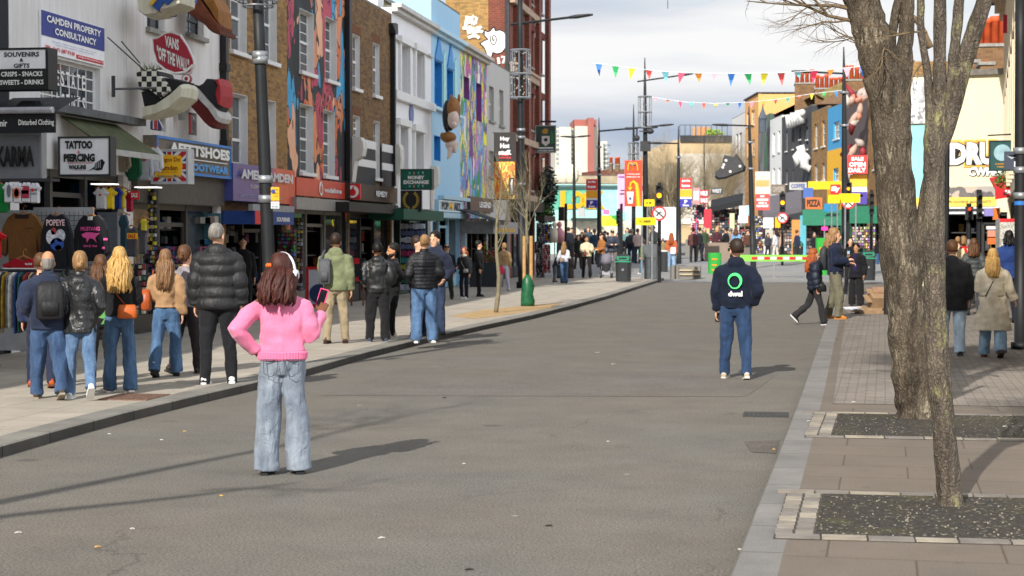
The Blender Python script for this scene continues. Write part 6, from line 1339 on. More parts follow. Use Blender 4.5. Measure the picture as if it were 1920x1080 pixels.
 # lamp posts and banners
PB = M(H('191b1d'),.55,.25,8,spec=.35,name='black_post_paint'); PS = M(H('8e9194'),.4,.2,name='zinc',metal=.5)
def lamp(label,base,top,rb,rt,z=0,arm=None,arms2=None,cyl=None,collars=(),spire=True,heads=True,name='lamp_post',group=None,d=None):
 """post from its foot pixel to its top pixel; arms as pixel pairs; cyl = wire light cylinder pixel box"""
 g = G(*base,z) if d is None else P(base[0],base[1],d);
 if d is None: d = (g - C0).dot(FW)
 else: g.z = 0
 r = empty(name,g,label,'street lamp',group); tp = P(*top,d); mb = MB()
 n = 12; hs = [0,.02,.021,.3,.6,.85,1] ; rr = [rb * 1.5,rb * 1.5,rb,rb * .95,(rb + rt) / 2,rt,rt * (.3 if spire else 1)]
 mb.tube([g.lerp(tp,t) for t in hs],rr,n)
 mb.v = [tuple(V(v) - g) for v in mb.v]; mb.build('post',PB,r,smooth=True)
 def L_(p): return V(p) - g
 def on(y): t = (y - base[1]) / (top[1] - base[1]); return g.lerp(tp,max(0,min(1,t)))
 for i,y in enumerate(collars):
  c = on(y); mb = MB(); mb.tube([L_(c - V((0,0,.05))),L_(c + V((0,0,.05)))],rb * 1.12,12); mb.build('collar',PS,r,smooth=True)
 for a in (arm or []):
  p0,p1 = P(*a[0],d),P(*a[1],d + (a[2] if len(a) > 2 else 0)); mb = MB(); mb.tube([L_(p0),L_(p1)],.045,6); mb.build('arm',PB,r)
  if heads:
   dr = (p1 - p0).normalized(); mb = MB(); X = L_(p1); s = dr.cross(V((0,0,1))).normalized(); mb.tube([X - dr * .55,X - dr * .3,X + dr * .1,X + dr * .25],[(.06,.05),(.16,.07),(.15,.05),(.05,.03)],8,ref=s); mb.build('lamp_head',DARK,r,smooth=True)
 if cyl:
  x0,x1,y0,y1 = cyl; w = (x1 - x0) / 2 * d / F; zt,zb = on(y0),on(y1); c = MB(); cc = on((y0 + y1) / 2)
  for z_ in (L_(zt).z,L_(zb).z,(L_(zt).z + L_(zb).z) / 2):
   q_ = L_(on(y0)); c.tube([(q_.x + w * math.cos(a * math.pi / 8),q_.y + w * math.sin(a * math.pi / 8),z_) for a in range(17)],.03,5)
  for a in range(8):
   q_ = L_(on(y0)); c.tube([(q_.x + w * math.cos(a * math.pi / 4),q_.y + w * math.sin(a * math.pi / 4),L_(zb).z),(q_.x + w * math.cos(a * math.pi / 4),q_.y + w * math.sin(a * math.pi / 4),L_(zt).z)],.018,4)
  c.build('light_cage',PS,r)
  f_ = MB()
  for a in range(90): th = rnd.random() * 6.28; q_ = L_(on(y0)); z_ = rnd.uniform(L_(zb).z,L_(zt).z); f_.ell((q_.x + w * .93 * math.cos(th),q_.y + w * .93 * math.sin(th),z_),(.022,.022,.022),5,3)
  f_.build('fairy_lights',M(H('cfc8b4'),.3,name='unlit_bulb'),r)['kind'] = 'stuff'
 return r,d,on
r,d,on = lamp('tall black post beside the left kerb with zinc collar and parking sign',(512,688),(483,-10),.092,.075,z=KZ,collars=(103,112,335,372),spire=False)
lx = on(3); mb = MB()
for z_,w_ in ((0,.26),(.12,.24),(-.06,.2)): mb.tube([(lx.x + w_ * math.cos(a * math.pi / 8),lx.y + w_ * math.sin(a * math.pi / 8),lx.z + z_) for a in range(17)],.014,5)
for a in range(10): mb.tube([(lx.x + .2 * math.cos(a * .628),lx.y + .2 * math.sin(a * .628),lx.z - .06),(lx.x + .24 * math.cos(a * .628),lx.y + .24 * math.sin(a * .628),lx.z + .6)],.01,4)
loc_build(mb,'light_cage',PS,r)
r = board('parking_sign','yellow loading restriction plate on the near left post',508,524,351,376,d - .2,M(H('dba51c'),.5,.06,name='sign_yellow'),th=.015); mb = MB(); mb.ring(.28 * r['w'],.68 * r['h'],.0,.028,-.006,-.001,14); mb.build('roundel',M(H('30408a'),.5,name='sign_blue'),r)
for i,s__ in enumerate(('Loading','Mon-Sat','only')): tx(r,s__,.64,.82 - i * .24,.5,.1,BK,bold=.02)
r = board('parking_sign','white plate under the yellow one on the near left post',508,524,378,391,d - .2,M(H('cfd2d6'),.5,.06,name='sign_white'),th=.015); tx(r,'8 am-6 pm',.5,.68,.8,.2,BK,bold=.02); tx(r,'30 mins',.5,.3,.8,.2,BK,bold=.02)
rod('wall_anchor','short black anchor rod from the brick wall to the near left post',P(469,100,d + 2),P(484,101,d),.03)
r,d,on = lamp('tall black lamp post with long arm and light cage on the left pavement',(979,540),(975,-20),.13,.085,z=KZ,arm=[((957,46),(1098,29))],cyl=(960,997,94,183),collars=(243,257,345),spire=False); dl2 = d
rd,don = d,on
STAR = patchwork('food_photo',[H('e0702a'),H('f0a030'),H('f6cf50'),H('c9481e'),H('f09048'),H('f8e080')],(1,1,.5),1,5)
r = board('banner','street banner reading Hey Hot stuff. above a food photo',926,968,249,373,dl2 - .1,M(H('2b2624'),.6,.15,name='banner_black'),th=.02,cat='banner')
rect(r,.0,.95,.0,.56,STAR,name='food_photo'); rect(r,.68,.93,.05,.32,M(H('2b2b33'),.6,name='dark_tag'),y=-.014,name='side_tag')
for i,s__ in enumerate(('Hey','Hot','stuff.')): tx(r,s__,.5,.9 - i * .1,.42 + .16 * (i == 2),.075,EM,bold=.05)
tx(r,"it's back",.5,.66,.35,.03,M(H('f04a50'),.5,name='banner_red')); tx(r,'FOR NOODLES',.5,.62,.55,.025,M(H('f04a50'),.5,name='banner_red'))
w,h = r['w'],r['h']; vs,fs,x0,x1,z0,z1 = textmesh('Nando',.04); g = MB(); vs,fs,x0,x1,z0,z1 = textmesh('Noodles',.04); g.add([(.8 * w - ((v[1] - z0) / (z1 - z0) - .5) * .11 * w,-.022,h * .07 + (v[0] - x0) / (x1 - x0) * h * .23) for v in vs],fs); g.build('lettering',EM,r)
for y in (249,374): rod('support_rod',('upper' if y < 300 else 'lower') + ' thin arm carrying the black food banner',P(924,y,dl2),P(977,y,dl2),.02)
def banner(label,x0,x1,y0,y1,d,base,items,arms=True):
 r = board('banner',label,x0,x1,y0,y1,d,M(H(base),.5,.06,name='banner_cloth'),th=.03,cat='banner')
 for it in items:
  if it[0] == 'r': rect(r,*it[1:5],M(H(it[5]),.5,.06,name='banner_print'),name='print',y=-.008 - .002 * len(it))
  if it[0] == 't': tx(r,it[1],*it[2:6],M(H(it[6]),.5,name='banner_text'),bold=.05,y=-.03)
 return r
r,d,on = lamp('tall spired lamp post with cage, cameras and M banner in the centre',(1211,505),(1209,108),.17,.08,z=0,arm=[((1195,153),(1292,139)),((1209,238),(1255,234))],cyl=(1198,1223,181,239)); dM = d
mb = MB(); c = P(1219,246,d - .3); mb.ell(c,(.22,.22,.16),10,8); mb.box(c.x - .6,c.x,c.y - .05,c.y + .05,c.z - .03,c.z + .03); c = P(1194,259,d - .3); mb.ell(c,(.17,.17,.17),10,8); mb.tube([c,c + V((0,0,.6))],.05,6); c = P(1210,275,d - .3); mb.box(c.x - .28,c.x + .28,c.y - .1,c.y + .2,c.z - .25,c.z + .3)
tag(mb.build('cctv_cameras',DARK,smooth=False),'dark cameras and control box on the central lamp post','camera')
r = board('banner','red banner with a yellow arched M and a cup',1171,1204,301,387,dM - .1,M(H('d8452a'),.5,.05,name='banner_red_cloth'),th=.03,cat='banner'); w,h = r['w'],r['h']
def arch(cx,z0,z1,ww,th_,mb): mb.tube([(cx + ww * math.cos(math.pi * (1 - i / 10)) ,-.02,z0 + (z1 - z0) * math.sin(math.pi * i / 10) ** .6) for i in range(11)],th_,6)
YM = M(H('f7b81e'),.5,.03,name='golden_print')
mb = MB(); arch(.33 * w,.78 * h,.95 * h,.14 * w,.035 * w,mb); arch(.6 * w,.78 * h,.95 * h,.14 * w,.035 * w,mb); mb.build('arched_m',YM,r)
tx(r,"You've just",.5,.7,.75,.035,EM); tx(r,'passed us',.5,.64,.75,.035,EM)
mb = MB(); mb.tube([(.32 * w,-.02,.42 * h),(.36 * w,-.02,.5 * h),(.5 * w,-.02,.54 * h),(.68 * w,-.02,.48 * h),(.75 * w,-.02,.3 * h),(.8 * w,-.02,.0)],[.05 * w,.07 * w,.08 * w,.1 * w,.12 * w,.13 * w],6); mb.prism([(.18 * w,.42 * h),(.46 * w,.42 * h),(.32 * w,.34 * h)],-.03,-.01); mb.build('arrow',YM,r)
mb = MB(); mb.prism([(.12 * w,.32 * h),(.52 * w,.32 * h),(.46 * w,.06 * h),(.2 * w,.06 * h)],-.035,-.012); mb.build('cup',M(H('efe6d8'),.5,name='cup_white'),r); mb = MB(); mb.disc(.33 * w,.17 * h,.09 * w,-.045,-.036,14); mb.build('cup_mark',M(H('4a5a8a'),.5,name='cup_blue'),r)
banner('pink narrow banner half hidden behind the M banner',1158,1172,327,396,dM + 14,'e3a8cf',[('r',.3,.9,.45,.49,'3a3a3a'),('t','FREE',.5,.93,.8,.04,'6a4a8a'),('r',.4,1,.55,.58,'3a3a3a')])
lamp('slim lamp post with cage behind the M banner',(1188,480),(1188,196),.12,.06,z=0,d=98,arm=[((1172,240),(1225,239))],cyl=(1179,1198,262,300))
r,d,on = lamp('lamp post carrying the market hotel banner left of centre',(1124,480),(1123,220),.13,.06,z=0,d=90,arm=[((1124,246),(1192,240))],collars=(270,306,316))
banner('red, yellow and blue hotel banner left of centre',1099,1120,336,390,89.9,'f3efe8',[('r',0,1,.62,1,'d8403a'),('t','Just|like'.replace('|',' '),.5,.9,.7,.09,'ffffff'),('t','home',.5,.74,.7,.1,'ffffff'),('r',0,1,.35,.6,'f0a828'),('r',0,1,0,.28,'38349a'),('t','P',.5,.18,.25,.12,'ffffff'),('t','Inn',.5,.06,.5,.06,'ffffff')])
lamp('far slim lamp post in front of the tower block',(1077,480),(1076,225),.12,.05,z=0,d=110,arm=[((1077,257),(1058,256)),((1077,257),(1100,255))])
r,d,on = lamp('lamp post with hotel banner in front of the domed building',(1273,480),(1272,236),.14,.06,z=0,d=95,arm=[((1274,269),(1222,268))],collars=(289,))
banner('red, yellow and blue hotel banner beside the domed building',1275,1297,334,388,94.9,'f3efe8',[('r',0,1,.62,1,'d8403a'),('t','Just like',.5,.9,.7,.09,'ffffff'),('t','home',.5,.74,.7,.1,'ffffff'),('r',0,1,.35,.6,'f0a828'),('r',0,1,0,.28,'38349a'),('t','P',.5,.18,.25,.12,'ffffff'),('t','Inn',.5,.06,.5,.06,'ffffff')])
r,d,on = lamp('lamp post with long left arm in front of the orange house',(1413,490),(1404,200),.15,.07,z=0,d=88,arm=[((1412,236),(1345,234))],collars=(262,308))
banner('pale pink and coral banner on the post by the orange house',1416,1443,322,394,87.9,'e9c9b8',[('r',0,1,0,.42,'d8504c'),('t','EAT',.5,.36,.3,.05,'ffffff'),('t','DRINKS',.5,.27,.8,.06,'ffffff'),('t','AND A',.5,.19,.6,.05,'ffffff'),('t','ROOM!',.5,.11,.8,.07,'ffffff'),('r',.05,.95,.62,.78,'e8a060'),('r',0,1,.88,1,'d8d4c8')])
r,d,on = lamp('tall spired lamp post right of the blue and yellow house',(1586,505),(1582,88),.17,.08,z=0,d=76,arm=[((1584,138),(1495,134))],collars=(170,229));
banner('red sale banner above the blue arrow panel',1588,1626,291,326,75.9,'d8403a',[('t','SALE',.5,.8,.6,.2,'ffffff'),('t','OPEN',.5,.5,.8,.25,'ffffff'),('t','DAILY',.5,.2,.85,.25,'ffffff')])
banner('yellow, white and blue arrow banner right of the traffic signals',1593,1625,328,383,76.2,'f0ece4',[('r',0,1,.6,1,'f0b83c'),('r',0,1,0,.42,'4a3f9a'),('r',.2,.75,.25,.33,'ffffff'),('r',.3,.5,.08,.2,'ffffff')])
lamp('far lamp post at the end of the right row',(1322,470),(1320,250),.1,.05,z=0,d=150,heads=False)
r,d,on = lamp('thick black post cut by the right edge of the picture',(1914,655),(1914,-10),.1,.085,z=KZ,collars=(282,318,366),spire=False)
rr_ = board('street_sign','dark slate direction sign on the post at the right edge',1883,1912,284,318,d + .02,M(H('3a4250'),.5,.06,name='slate_panel'),th=.04); tx(rr_,'BO',.8,.3,.4,.28,EM); mb = MB(); w,h = rr_['w'],rr_['h']; mb.prism([(.1 * w,.78 * h),(.85 * w,.62 * h),(.9 * w,.8 * h),(.7 * w,.7 * h),(.45 * w,.55 * h)],-.012,-.004); mb.build('bird_mark',M(H('9a9ea8'),.5,name='pale_mark'),rr_)
mb = MB(); c = on(380); mb.tube([c - V((0,0,.03)),c + V((0,0,.03))],.1,12); tag(mb.build('blue_band',M(H('2f6fb8'),.5,name='blue_tape')),'blue tape band round the post at the right edge','tape')
r = board('pub_sign','dark green hanging pub sign with a pale painted globe',1857,1898,266,318,40,M(H('1f4a48'),.5,.15,name='deep_green'),th=.08,frame=M(H('12302e'),.5,name='green_frame'),fw=.03); w,h = r['w'],r['h']
mb = MB(); mb.disc(.52 * w,.6 * h,.38 * w,-.02,-.004,24); mb.build('painted_globe',M(H('8fb0b8'),.5,.3,4,name='pale_globe'),r); tx(r,'CAMDEN',.5,.2,.6,.07,M(H('c08a3a'),.5,name='gilt')); tx(r,'HEAD',.5,.1,.4,.06,M(H('c08a3a'),.5,name='gilt'))
rod('sign_bracket','thin iron bracket above the green pub sign',P(1852,254,40),P(1912,251,40),.02)
r = empty('street_tree',0 and V() or P(1772,470,33) * 1,'tall slim dark pole behind the slimmer tree','pole'); r.name = 'utility_pole'
g = P(1774,500,40); r.matrix_basis = T((g.x,g.y,KZ)); mb = MB(); mb.tube([(0,0,0),(0,0,5.2)],.06,10); mb.build('post',PB,r)
# traffic signals, signs
def signal(label,px,ytop,yhead,d,lit,turn=True,wpx=17,yb=None,name='traffic_light'):
 g = P(px,443,d); r = empty(name,V((g.x,g.y,0)),label,'traffic light'); zt = P(px,ytop,d).z; zh = P(px,yhead,d).z; w = wpx * d / F
 mb = MB(); mb.tube([(0,.12,0),(0,.12,zt + .1)],.07,10); mb.build('post',PB,r)
 mb = MB(); mb.box(-w / 2,w / 2,-.08,.08,zh,zt); mb.build('housing',M(H('1c1d20'),.5,name='signal_black'),r)
 hh = (zt - zh) / 3
 for i,c in enumerate(('r','a','g')):
  z = zt - hh * (i + .5); mb = MB(); mb.disc(0,z,min(w,hh) * .36,-.1,-.08,18)
  if c == lit: m = M({'r': (1,.05,.02),'a': (1,.38,.01)}[c],.4,0,emit=2.2,name='lit_lamp')
  else: m = M((.02,.02,.02),.3,name='dark_lens')
  mb.build('lens',m,r)
  mb = MB(); mb.ring(0,z,min(w,hh) * .38,min(w,hh) * .42,-.26,-.08,14,0,180); mb.build('hood',BLACK,r)
 if turn:
  z = zh - .3; mb = MB(); mb.disc(0,z,.29,-.08,-.03,22); o = mb.build('turn_sign',M(H('c9242c'),.5,name='sign_red'),r); mb = MB(); mb.disc(0,z,.22,-.09,-.081,22); mb.build('sign_face',WHITE,o)
  mb = MB(); mb.tube([(-.1,-.1,z - .1),(-.02,-.1,z + .03),(.1,-.1,z + .06)],.03,5); mb.tube([(-.16,-.102,z + .14),(.16,-.102,z - .14)],.025,5); mb.build('sign_symbol',M(H('2a2a2c'),.5,name='sign_black'),o)
 return r
signal('central traffic light showing amber with a no-turn sign below',1236,347,386,70,'a',wpx=13)
signal('traffic light showing amber in front of the grey awning',1467,362,398,92,'a',wpx=11)
signal('traffic light showing amber above the yellow sign beside the spired post',1590,342,366,75,'a',wpx=13)
signal('small traffic light showing red behind the beige coat',1817,388,412,50,'r',turn=False,wpx=14)
signal('dark side-on traffic light left of the far crossing',1160,395,420,85,'',turn=False,wpx=9)
signal('unlit dark signal beside the red light at the right',1836,362,410,50,'',turn=False,wpx=10)
signal('dark signal seen from behind at the right of the arrow banner',1634,360,402,80,'',turn=False,wpx=9)
def ysign(label,x0,x1,y0,y1,d,s=None):
 r = board('road_sign',label,x0,x1,y0,y1,d,M(H('f0d000'),.5,.04,name='road_sign_yellow'),th=.03)
 if s: tx(r,s,.45,.5,.6,.35,BK,bold=.03)
 g = (r.matrix_basis.translation); mb = MB()
 for fx_ in (.3,.8): mb.tube([(r['w'] * fx_,.06,-g.z),(r['w'] * fx_,.06,r['h'] * .8)],.035,6)
 mb.build('sign_leg',PS,r); return r
ysign('long yellow diversion sign low on the central posts',1192,1230,408,422,69,'< R  CAMDEN')
ysign('small yellow sign between the M banner and the traffic light',1208,1227,374,387,72,'< R')
ysign('two-part yellow road sign in front of the right spired post',1573,1612,363,380,74,None)
ysign('left half of the two-part yellow road sign',1553,1574,366,381,73.8,None)
r = board('round_sign','dark speaker box on a pole at the far left pavement',1047,1057,388,414,80,BLACK,th=.3,cat='loudspeaker')
for x,lab in ((1061,'first thin dark bollard pole left of the far crowd'),(1165,'thin dark pole left of the M banner post'),(1224,'thin pole right of the M banner post')):
 g = P(x,480,84); mb = MB(); mb.tube([V((g.x,g.y,0)),V((g.x,g.y,3.4))],.07,8); tag(mb.build('pole',PB),lab,'pole')
for x,d,lab in ((1341,82,''),(1538,92,'')): pass
r = board('pink_disc_sign','pair of bright pink discs on a pole in front of the far shops',1540,1552,425,432,90,M(H('e83a9a'),.5,name='pink_disc'),th=.05)
g = r.matrix_basis.translation; mb = MB(); mb.tube([(.16,.1,-g.z),(.16,.1,.6)],.04,6); mb.build('post',PS,r)
def bunting(label,pts,d0,d1,n,h,cols,seed):
 r2 = random.Random(seed); ps = []
 for i in range(len(pts) - 1):
  k_ = max(2,int(24 / (len(pts) - 1)))
  for j in range(k_): t = j / k_; ps.append((pts[i][0] + (pts[i + 1][0] - pts[i][0]) * t,pts[i][1] + (pts[i + 1][1] - pts[i][1]) * t))
 ps.append(pts[-1]); x0,x1 = pts[0][0],pts[-1][0]
 W3 = [P(x,y,d0 + (d1 - d0) * (x - x0) / (x1 - x0)) for x,y in ps]
 r = empty('bunting',W3[0],label,'bunting'); o_ = W3[0]; mb = MB(); mb.tube([p - o_ for p in W3],.012,5,cap=False); mb.build('string',M(H('e4e8ec'),.5,name='white_tape'),r)
 for i in range(n):
  x = x0 + (x1 - x0) * (i + .35) / n
  for j in range(len(ps) - 1):
   if ps[j][0] <= x <= ps[j + 1][0]: t = (x - ps[j][0]) / (ps[j + 1][0] - ps[j][0]); p = W3[j].lerp(W3[j + 1],t); tx_ = (W3[j + 1] - W3[j]).normalized(); break
  hh = h * r2.choice((1,1,.9,.75,.5)); w_ = h * .3; sw = V((r2.uniform(-.2,.2),r2.uniform(-.3,.3),0)) * h; f_ = MB(); nrm = V((0,.02,0)); a,b_ = p - tx_ * w_ - o_,p + tx_ * w_ - o_; c = p - o_ - V((0,0,hh)) + sw; m_ = (a + b_) / 2 - V((0,0,hh * .5)) + sw * .2
  wv = V((0,r2.uniform(-.12,.12),0)) * h * 3
  f_.add([a,b_,(b_ + c) / 2 + wv,c,(a + c) / 2 + wv,a + nrm,b_ + nrm,(b_ + c) / 2 + wv + nrm,c + nrm,(a + c) / 2 + wv + nrm],[(0,4,2,1),(4,3,2),(5,6,7,9),(9,7,8),(0,1,6,5),(1,2,7,6),(2,3,8,7),(3,4,9,8),(4,0,5,9)])
  f_.build('pennant',M(H(cols[i % len(cols)]),.6,.08,name='pennant_cloth'),r)
 return r
BC = ['2f6fc0','2fa862','e6dc3a','e05a5c','7ac4d0','d83a5a','f09a3a','f0a0b0']
bunting('long bright bunting crossing the whole street in front of the spired lamp',[(1112,118),(1180,127),(1240,134),(1300,137),(1400,138),(1480,136),(1560,130),(1640,122)],60,56,17,.42,BC,1)
bunting('second fainter bunting farther back, lower across the sky',[(1222,182),(1280,191),(1340,194),(1400,192),(1460,186),(1520,176),(1582,169)],80,76,16,.3,['f0a0c0','f09a3a','d83a5a','58b8a8','f06a4a','dcdc4a','2fa862','3f7fd0'],5)
rod('overhead_cable','thin overhead cable hanging beside the far gable',P(1252,0,60),P(1252,16,60),.012,cat='cable')
# street furniture
def litter_bin(label,px,yb,wpx,hpx,name='litter_bin',z=KZ):
 g = G(px,yb,z); d = (g - C0).dot(FW); w = wpx * d / F; h = hpx * d / F; r = empty(name,g,label,'bin'); mb = MB()
 mb.loft([(0,0,.03,w * .46,w * .42),(0,0,h * .75,w * .5,w * .45),(0,0,h * .77,w * .52,w * .47),(0,0,h * .8,w * .5,w * .45)],20,pw=.5); mb.build('body',M(H('2b2e30'),.4,.2,name='black_plastic'),r)
 mb = MB(); mb.loft([(0,0,h * .8,w * .5,w * .45),(0,0,h * .92,w * .44,w * .4),(0,0,h,w * .25,w * .22)],20,pw=.6); mb.build('lid',M(H('2b3230'),.4,.2,name='bin_lid'),r)
 mb = MB(); mb.box(-w * .38,w * .38,-w * .49,-w * .44,h * .8,h * .93); mb.box(-w * .5,w * .5,-w * .475,-w * .46,h * .72,h * .76); mb.build('green_panel',M(H('1f8a68'),.5,.1,name='bin_green'),r)
 mb = MB(); mb.box(-w * .26,w * .26,-w * .52,-w * .49,h * .84,h * .89); mb.build('slot',BLACK,r)
 mb = MB(); mb.disc(0,h * .45,w * .08,-w * .5,-w * .46,14); mb.build('crest',PS,r); return r
litter_bin('black litter bin with green top on the left pavement corner',1169,529,30,52)
litter_bin('black litter bin with green top right of the couple looking at a phone',1628,527,27,58)
litter_bin('black litter bin with green top beyond the striped barrier',1496,486,20,34,z=.47)
g = G(1220,523,KZ); d = (g - C0).dot(FW); r = empty('utility_cabinet',g,'grey steel utility cabinet at the left pavement corner','cabinet'); w = 23 * d / F; h = 65 * d / F; mb = MB(); mb.box(-w / 2,w / 2,-.2,.3,0,h * .62); mb.build('lower_cabinet',M(H('4b5054'),.5,.2,name='cabinet_grey'),r); mb = MB(); mb.box(-w * .52,w * .52,-.24,.32,h * .62,h); mb.build('upper_cabinet',M(H('54595c'),.5,.2,name='cabinet_grey_2'),r); mb = MB(); mb.box(-.01,.01,-.21,-.2,.05,h * .6); mb.build('door_gap',BLACK,r)
g = G(1245,512,KZ); d = (g - C0).dot(FW); r = empty('slim_bin',g,'slim dark bin with a pale rim behind the utility cabinet','bin'); w = 14 * d / F; h = 43 * d / F; mb = MB(); mb.tube([(0,0,0),(0,0,h * .93)],w / 2,16); mb.build('body',M(H('2f3133'),.5,name='slim_body'),r); mb = MB(); mb.tube([(0,0,h * .93),(0,0,h)],w * .52,16); mb.build('rim',M(H('c9cac4'),.5,name='pale_rim'),r)
def bench(label,x0,x1,yt,yb,z=0,slats=True,col='77746d',d=None):
 g = G(x0,yb,z) if not d else P(x0,yb,d); d = (g - C0).dot(FW); w = (x1 - x0) * d / F; h = (yb - yt) * d / F; r = empty('concrete_bench',g,label,'bench'); mb = MB(); mb.box(0,w * .28,0,.8,0,h) if slats else mb.box(0,w,0,1.0,-.5,h);
 if slats: mb.box(w * .28,w * .99,.06,.8,0,h * .96)
 mb.build('block',stucco('bench_concrete',H(col),.2),r)
 if slats:
  for z_ in (.32,.62): s = MB(); s.box(w * .3,w * .98,-.02,.06,h * z_,h * z_ + .06); s.build('timber_slat',M(H('b9a88c'),.7,name='bleached_timber'),r)
 return r
bench('low dark block bench with two pale slats at the crossing',1257,1313,498,524)
bench('low concrete planter block on the far left of the junction',1285,1317,449,468,slats=False,d=112)
bench('brownish concrete block beside the green tower',1321,1370,455,474,slats=False,d=100,col='8a7a6c')
bench('long low concrete block left of the striped gate',1378,1412,464,477,slats=False,d=102,col='6e655c')
GRP = M(H('2f9a3a'),.45,.12,name='green_barrier')
def tower_(label,px,yb,wpx,hpx):
 g = G(px,yb,0); d = (g - C0).dot(FW); w = wpx * d / F; h = hpx * d / F; r = empty('barrier_tower',g,label,'barrier'); mb = MB(); mb.loft([(0,0,0,w / 2,w / 2),(0,0,h,w / 2,w / 2)],18,pw=.7); mb.build('body',GRP,r)
 for z_ in (.25,.45,.7): s = MB(); s.box(-w * .2,w * .2,-w * .53,-w * .5,h * z_,h * (z_ + .06)); s.build('reflector',M(H('e08a1a'),.5,name='reflector_orange'),r)
 return r
tower_('green barrier tower at the left end of the striped gate',1340,518,25,44); tower_('green barrier tower half hidden behind the woman with red hair',1540,520,22,74)
g = P(1385,490,76); r = empty('striped_gate',g,'long green gate with red and white chevron strip across the road','barrier'); w = 128 * 76 / F; mb = MB(); mb.box(0,w,0,.06,0,.28); mb.build('gate_board',M(H('7fc84a'),.5,.06,name='lime_board'),r)
for i in range(9): mb = MB(); mb.box(.55 + i * .27,.55 + i * .27 + .25,-.02,-.002,.08,.2); mb.build('reflective_strip',[REDP,WHITE][i % 2],r)
mb = MB(); gz_ = g.z
for x in (.05,w * .5,w - .1): mb.box(x,x + .06,0,.06,-gz_,0); mb.box(x - .2,x + .26,-.2,.3,-gz_,-gz_ + .06)
mb.build('gate_legs',PS,r)
g = G(1640,588,KZ); CB = M(H('8f7558'),.85,.2,8,name='cardboard')
labs = ['flattened brown cardboard box at the bottom of the roadside pile','crumpled cardboard sheet in the middle of the roadside pile','cardboard box leaning on top of the roadside pile','white plastic sheet sticking out of the cardboard pile','green taped carton on top of the cardboard pile']
for i,(x,y,z,w,dd_,h,rz,rx,m) in enumerate([(0,0,.0,.8,.5,.07,10,0,CB),(-.05,.1,.08,.62,.5,.06,-20,4,CB),(.12,.15,.16,.5,.4,.3,15,25,CB),(-.42,-.05,.1,.35,.2,.02,25,15,M(H('c9cad0'),.5,name='white_plastic')),(.15,.2,.42,.4,.3,.12,5,20,M(H('96755c'),.8,.2,name='carton'))]):
 mb = MB(); mb.box(-w / 2,w / 2,-dd_ / 2,dd_ / 2,0,h); mb.box(-w / 2 - .12,-w / 2 + .02,-dd_ / 2 + .02,dd_ / 2 - .02,h * .6,h * .6 + .012)
 tag(mb.build('cardboard_box',m,X=T((g.x + x,g.y + y,KZ + .006 + z)) @ Euler((R(rx),0,R(rz))).to_matrix().to_4x4()),labs[i],'cardboard')
g = G(1662,590,KZ); mb = MB(); mb.loft([(g.x,g.y,KZ,.06,.06),(g.x,g.y,KZ + .9,.055,.055),(g.x,g.y,KZ + .95,.03,.03)],12); tag(mb.build('bollard',PB),'dark bollard behind the thick tree trunk','bollard')
r = board('a_board','red framed white sandwich board with a blue disc by the phone shop',579,612,505,570,40,M(H('b9bcc4'),.5,.06,name='poster_white'),th=.05,frame=M(H('b81c24'),.4,name='red_tube'),fw=.06); mb = MB(); mb.disc(.6 * r['w'],.3 * r['h'],.22,-.02,-.004,20); mb.build('blue_disc',M(H('24345c'),.5,.2,6,name='poster_blue'),r)
r = board('chalk_board','dark menu chalkboard with red header on wooden legs',655,685,484,527,44,M(H('1f2126'),.7,.3,30,name='chalkboard'),th=.05); rect(r,.0,.65,.75,1,REDP); rect(r,.4,1,0,.17,REDP); mb = MB()
for x in (.03,.33): mb.box(x,x + .04,0,.04,KZ - r.matrix_basis.translation.z,0)
mb.build('easel_leg',M(H('7a4a30'),.7,.2,name='easel_wood'),r)
g = G(1137,521,KZ); d = (g - C0).dot(FW); r = empty('stroller',g,'grey hooded stroller parked in front of the tan jacket','stroller'); k_ = d / F
mb = MB(); mb.loft([(0,0,.55,.2,.25),(0,0,.7,.24,.3),(0,.03,.9,.22,.27),(0,.05,1.02,.1,.14)],14); mb.build('hood',M(H('6f6a74'),.7,.15,name='stroller_hood'),r,smooth=True)
mb = MB(); mb.loft([(0,-.05,.3,.16,.25),(0,-.05,.56,.2,.28)],12); mb.build('seat',DARK,r)
for x in (-.22,.22):
 for y in (-.3,.25): mb = MB(); mb.tube([(x - .02,y,.1),(x + .02,y,.1)],.1,14); mb.build('wheel',BLACK,r)
 mb = MB(); mb.tube([(x,-.3,.1),(x * .9,0,.5),(x * .9,.35,1.0)],.015,5); mb.build('frame_tube',PS,r)
mb = MB(); mb.box(-.16,.16,-.2,.2,.14,.3); mb.build('basket',M(H('9a98a0'),.7,.4,20,name='basket_net'),r)
def shrub(label,c,r_,n,col,dk,name='potted_shrub',leaf=.06):
 mb = MB(); mb.mi = 0
 for i in range(n):
  v = V((rnd.gauss(0,1),rnd.gauss(0,1),rnd.gauss(0,1))); v = v.normalized() * rnd.random() ** .4; p = V(c) + V((v.x * r_[0],v.y * r_[1],v.z * r_[2])); a = V((rnd.gauss(0,1),rnd.gauss(0,1),rnd.gauss(0,.6))).normalized() * leaf; b_ = a.orthogonal().normalized() * leaf * .5; mb.mi = i % 2
  mb.add([p - a,p + b_,p + a,p - b_],[(0,1,2,3)])
 return tag(mb.build(name,[M(H(col),.6,.3,3,name='leaf'),M(H(dk),.6,.3,3,name='dark_leaf')]),label,'plant')
shrub('green climbing foliage on the corner of the pub',P(1022,400,80),(.45,.5,.55),500,'4a6a2a','2a4018',leaf=.1)
shrub('dark evergreen bracket plant high on the pub corner',P(1028,352,80),(.45,.4,1.0),500,'25352a','151f18',leaf=.12)
shrub('red and green pot plant in the dark cafe mouth',P(915,482,62),(.35,.3,.3),220,'3a5a2a','7a2420',leaf=.06)
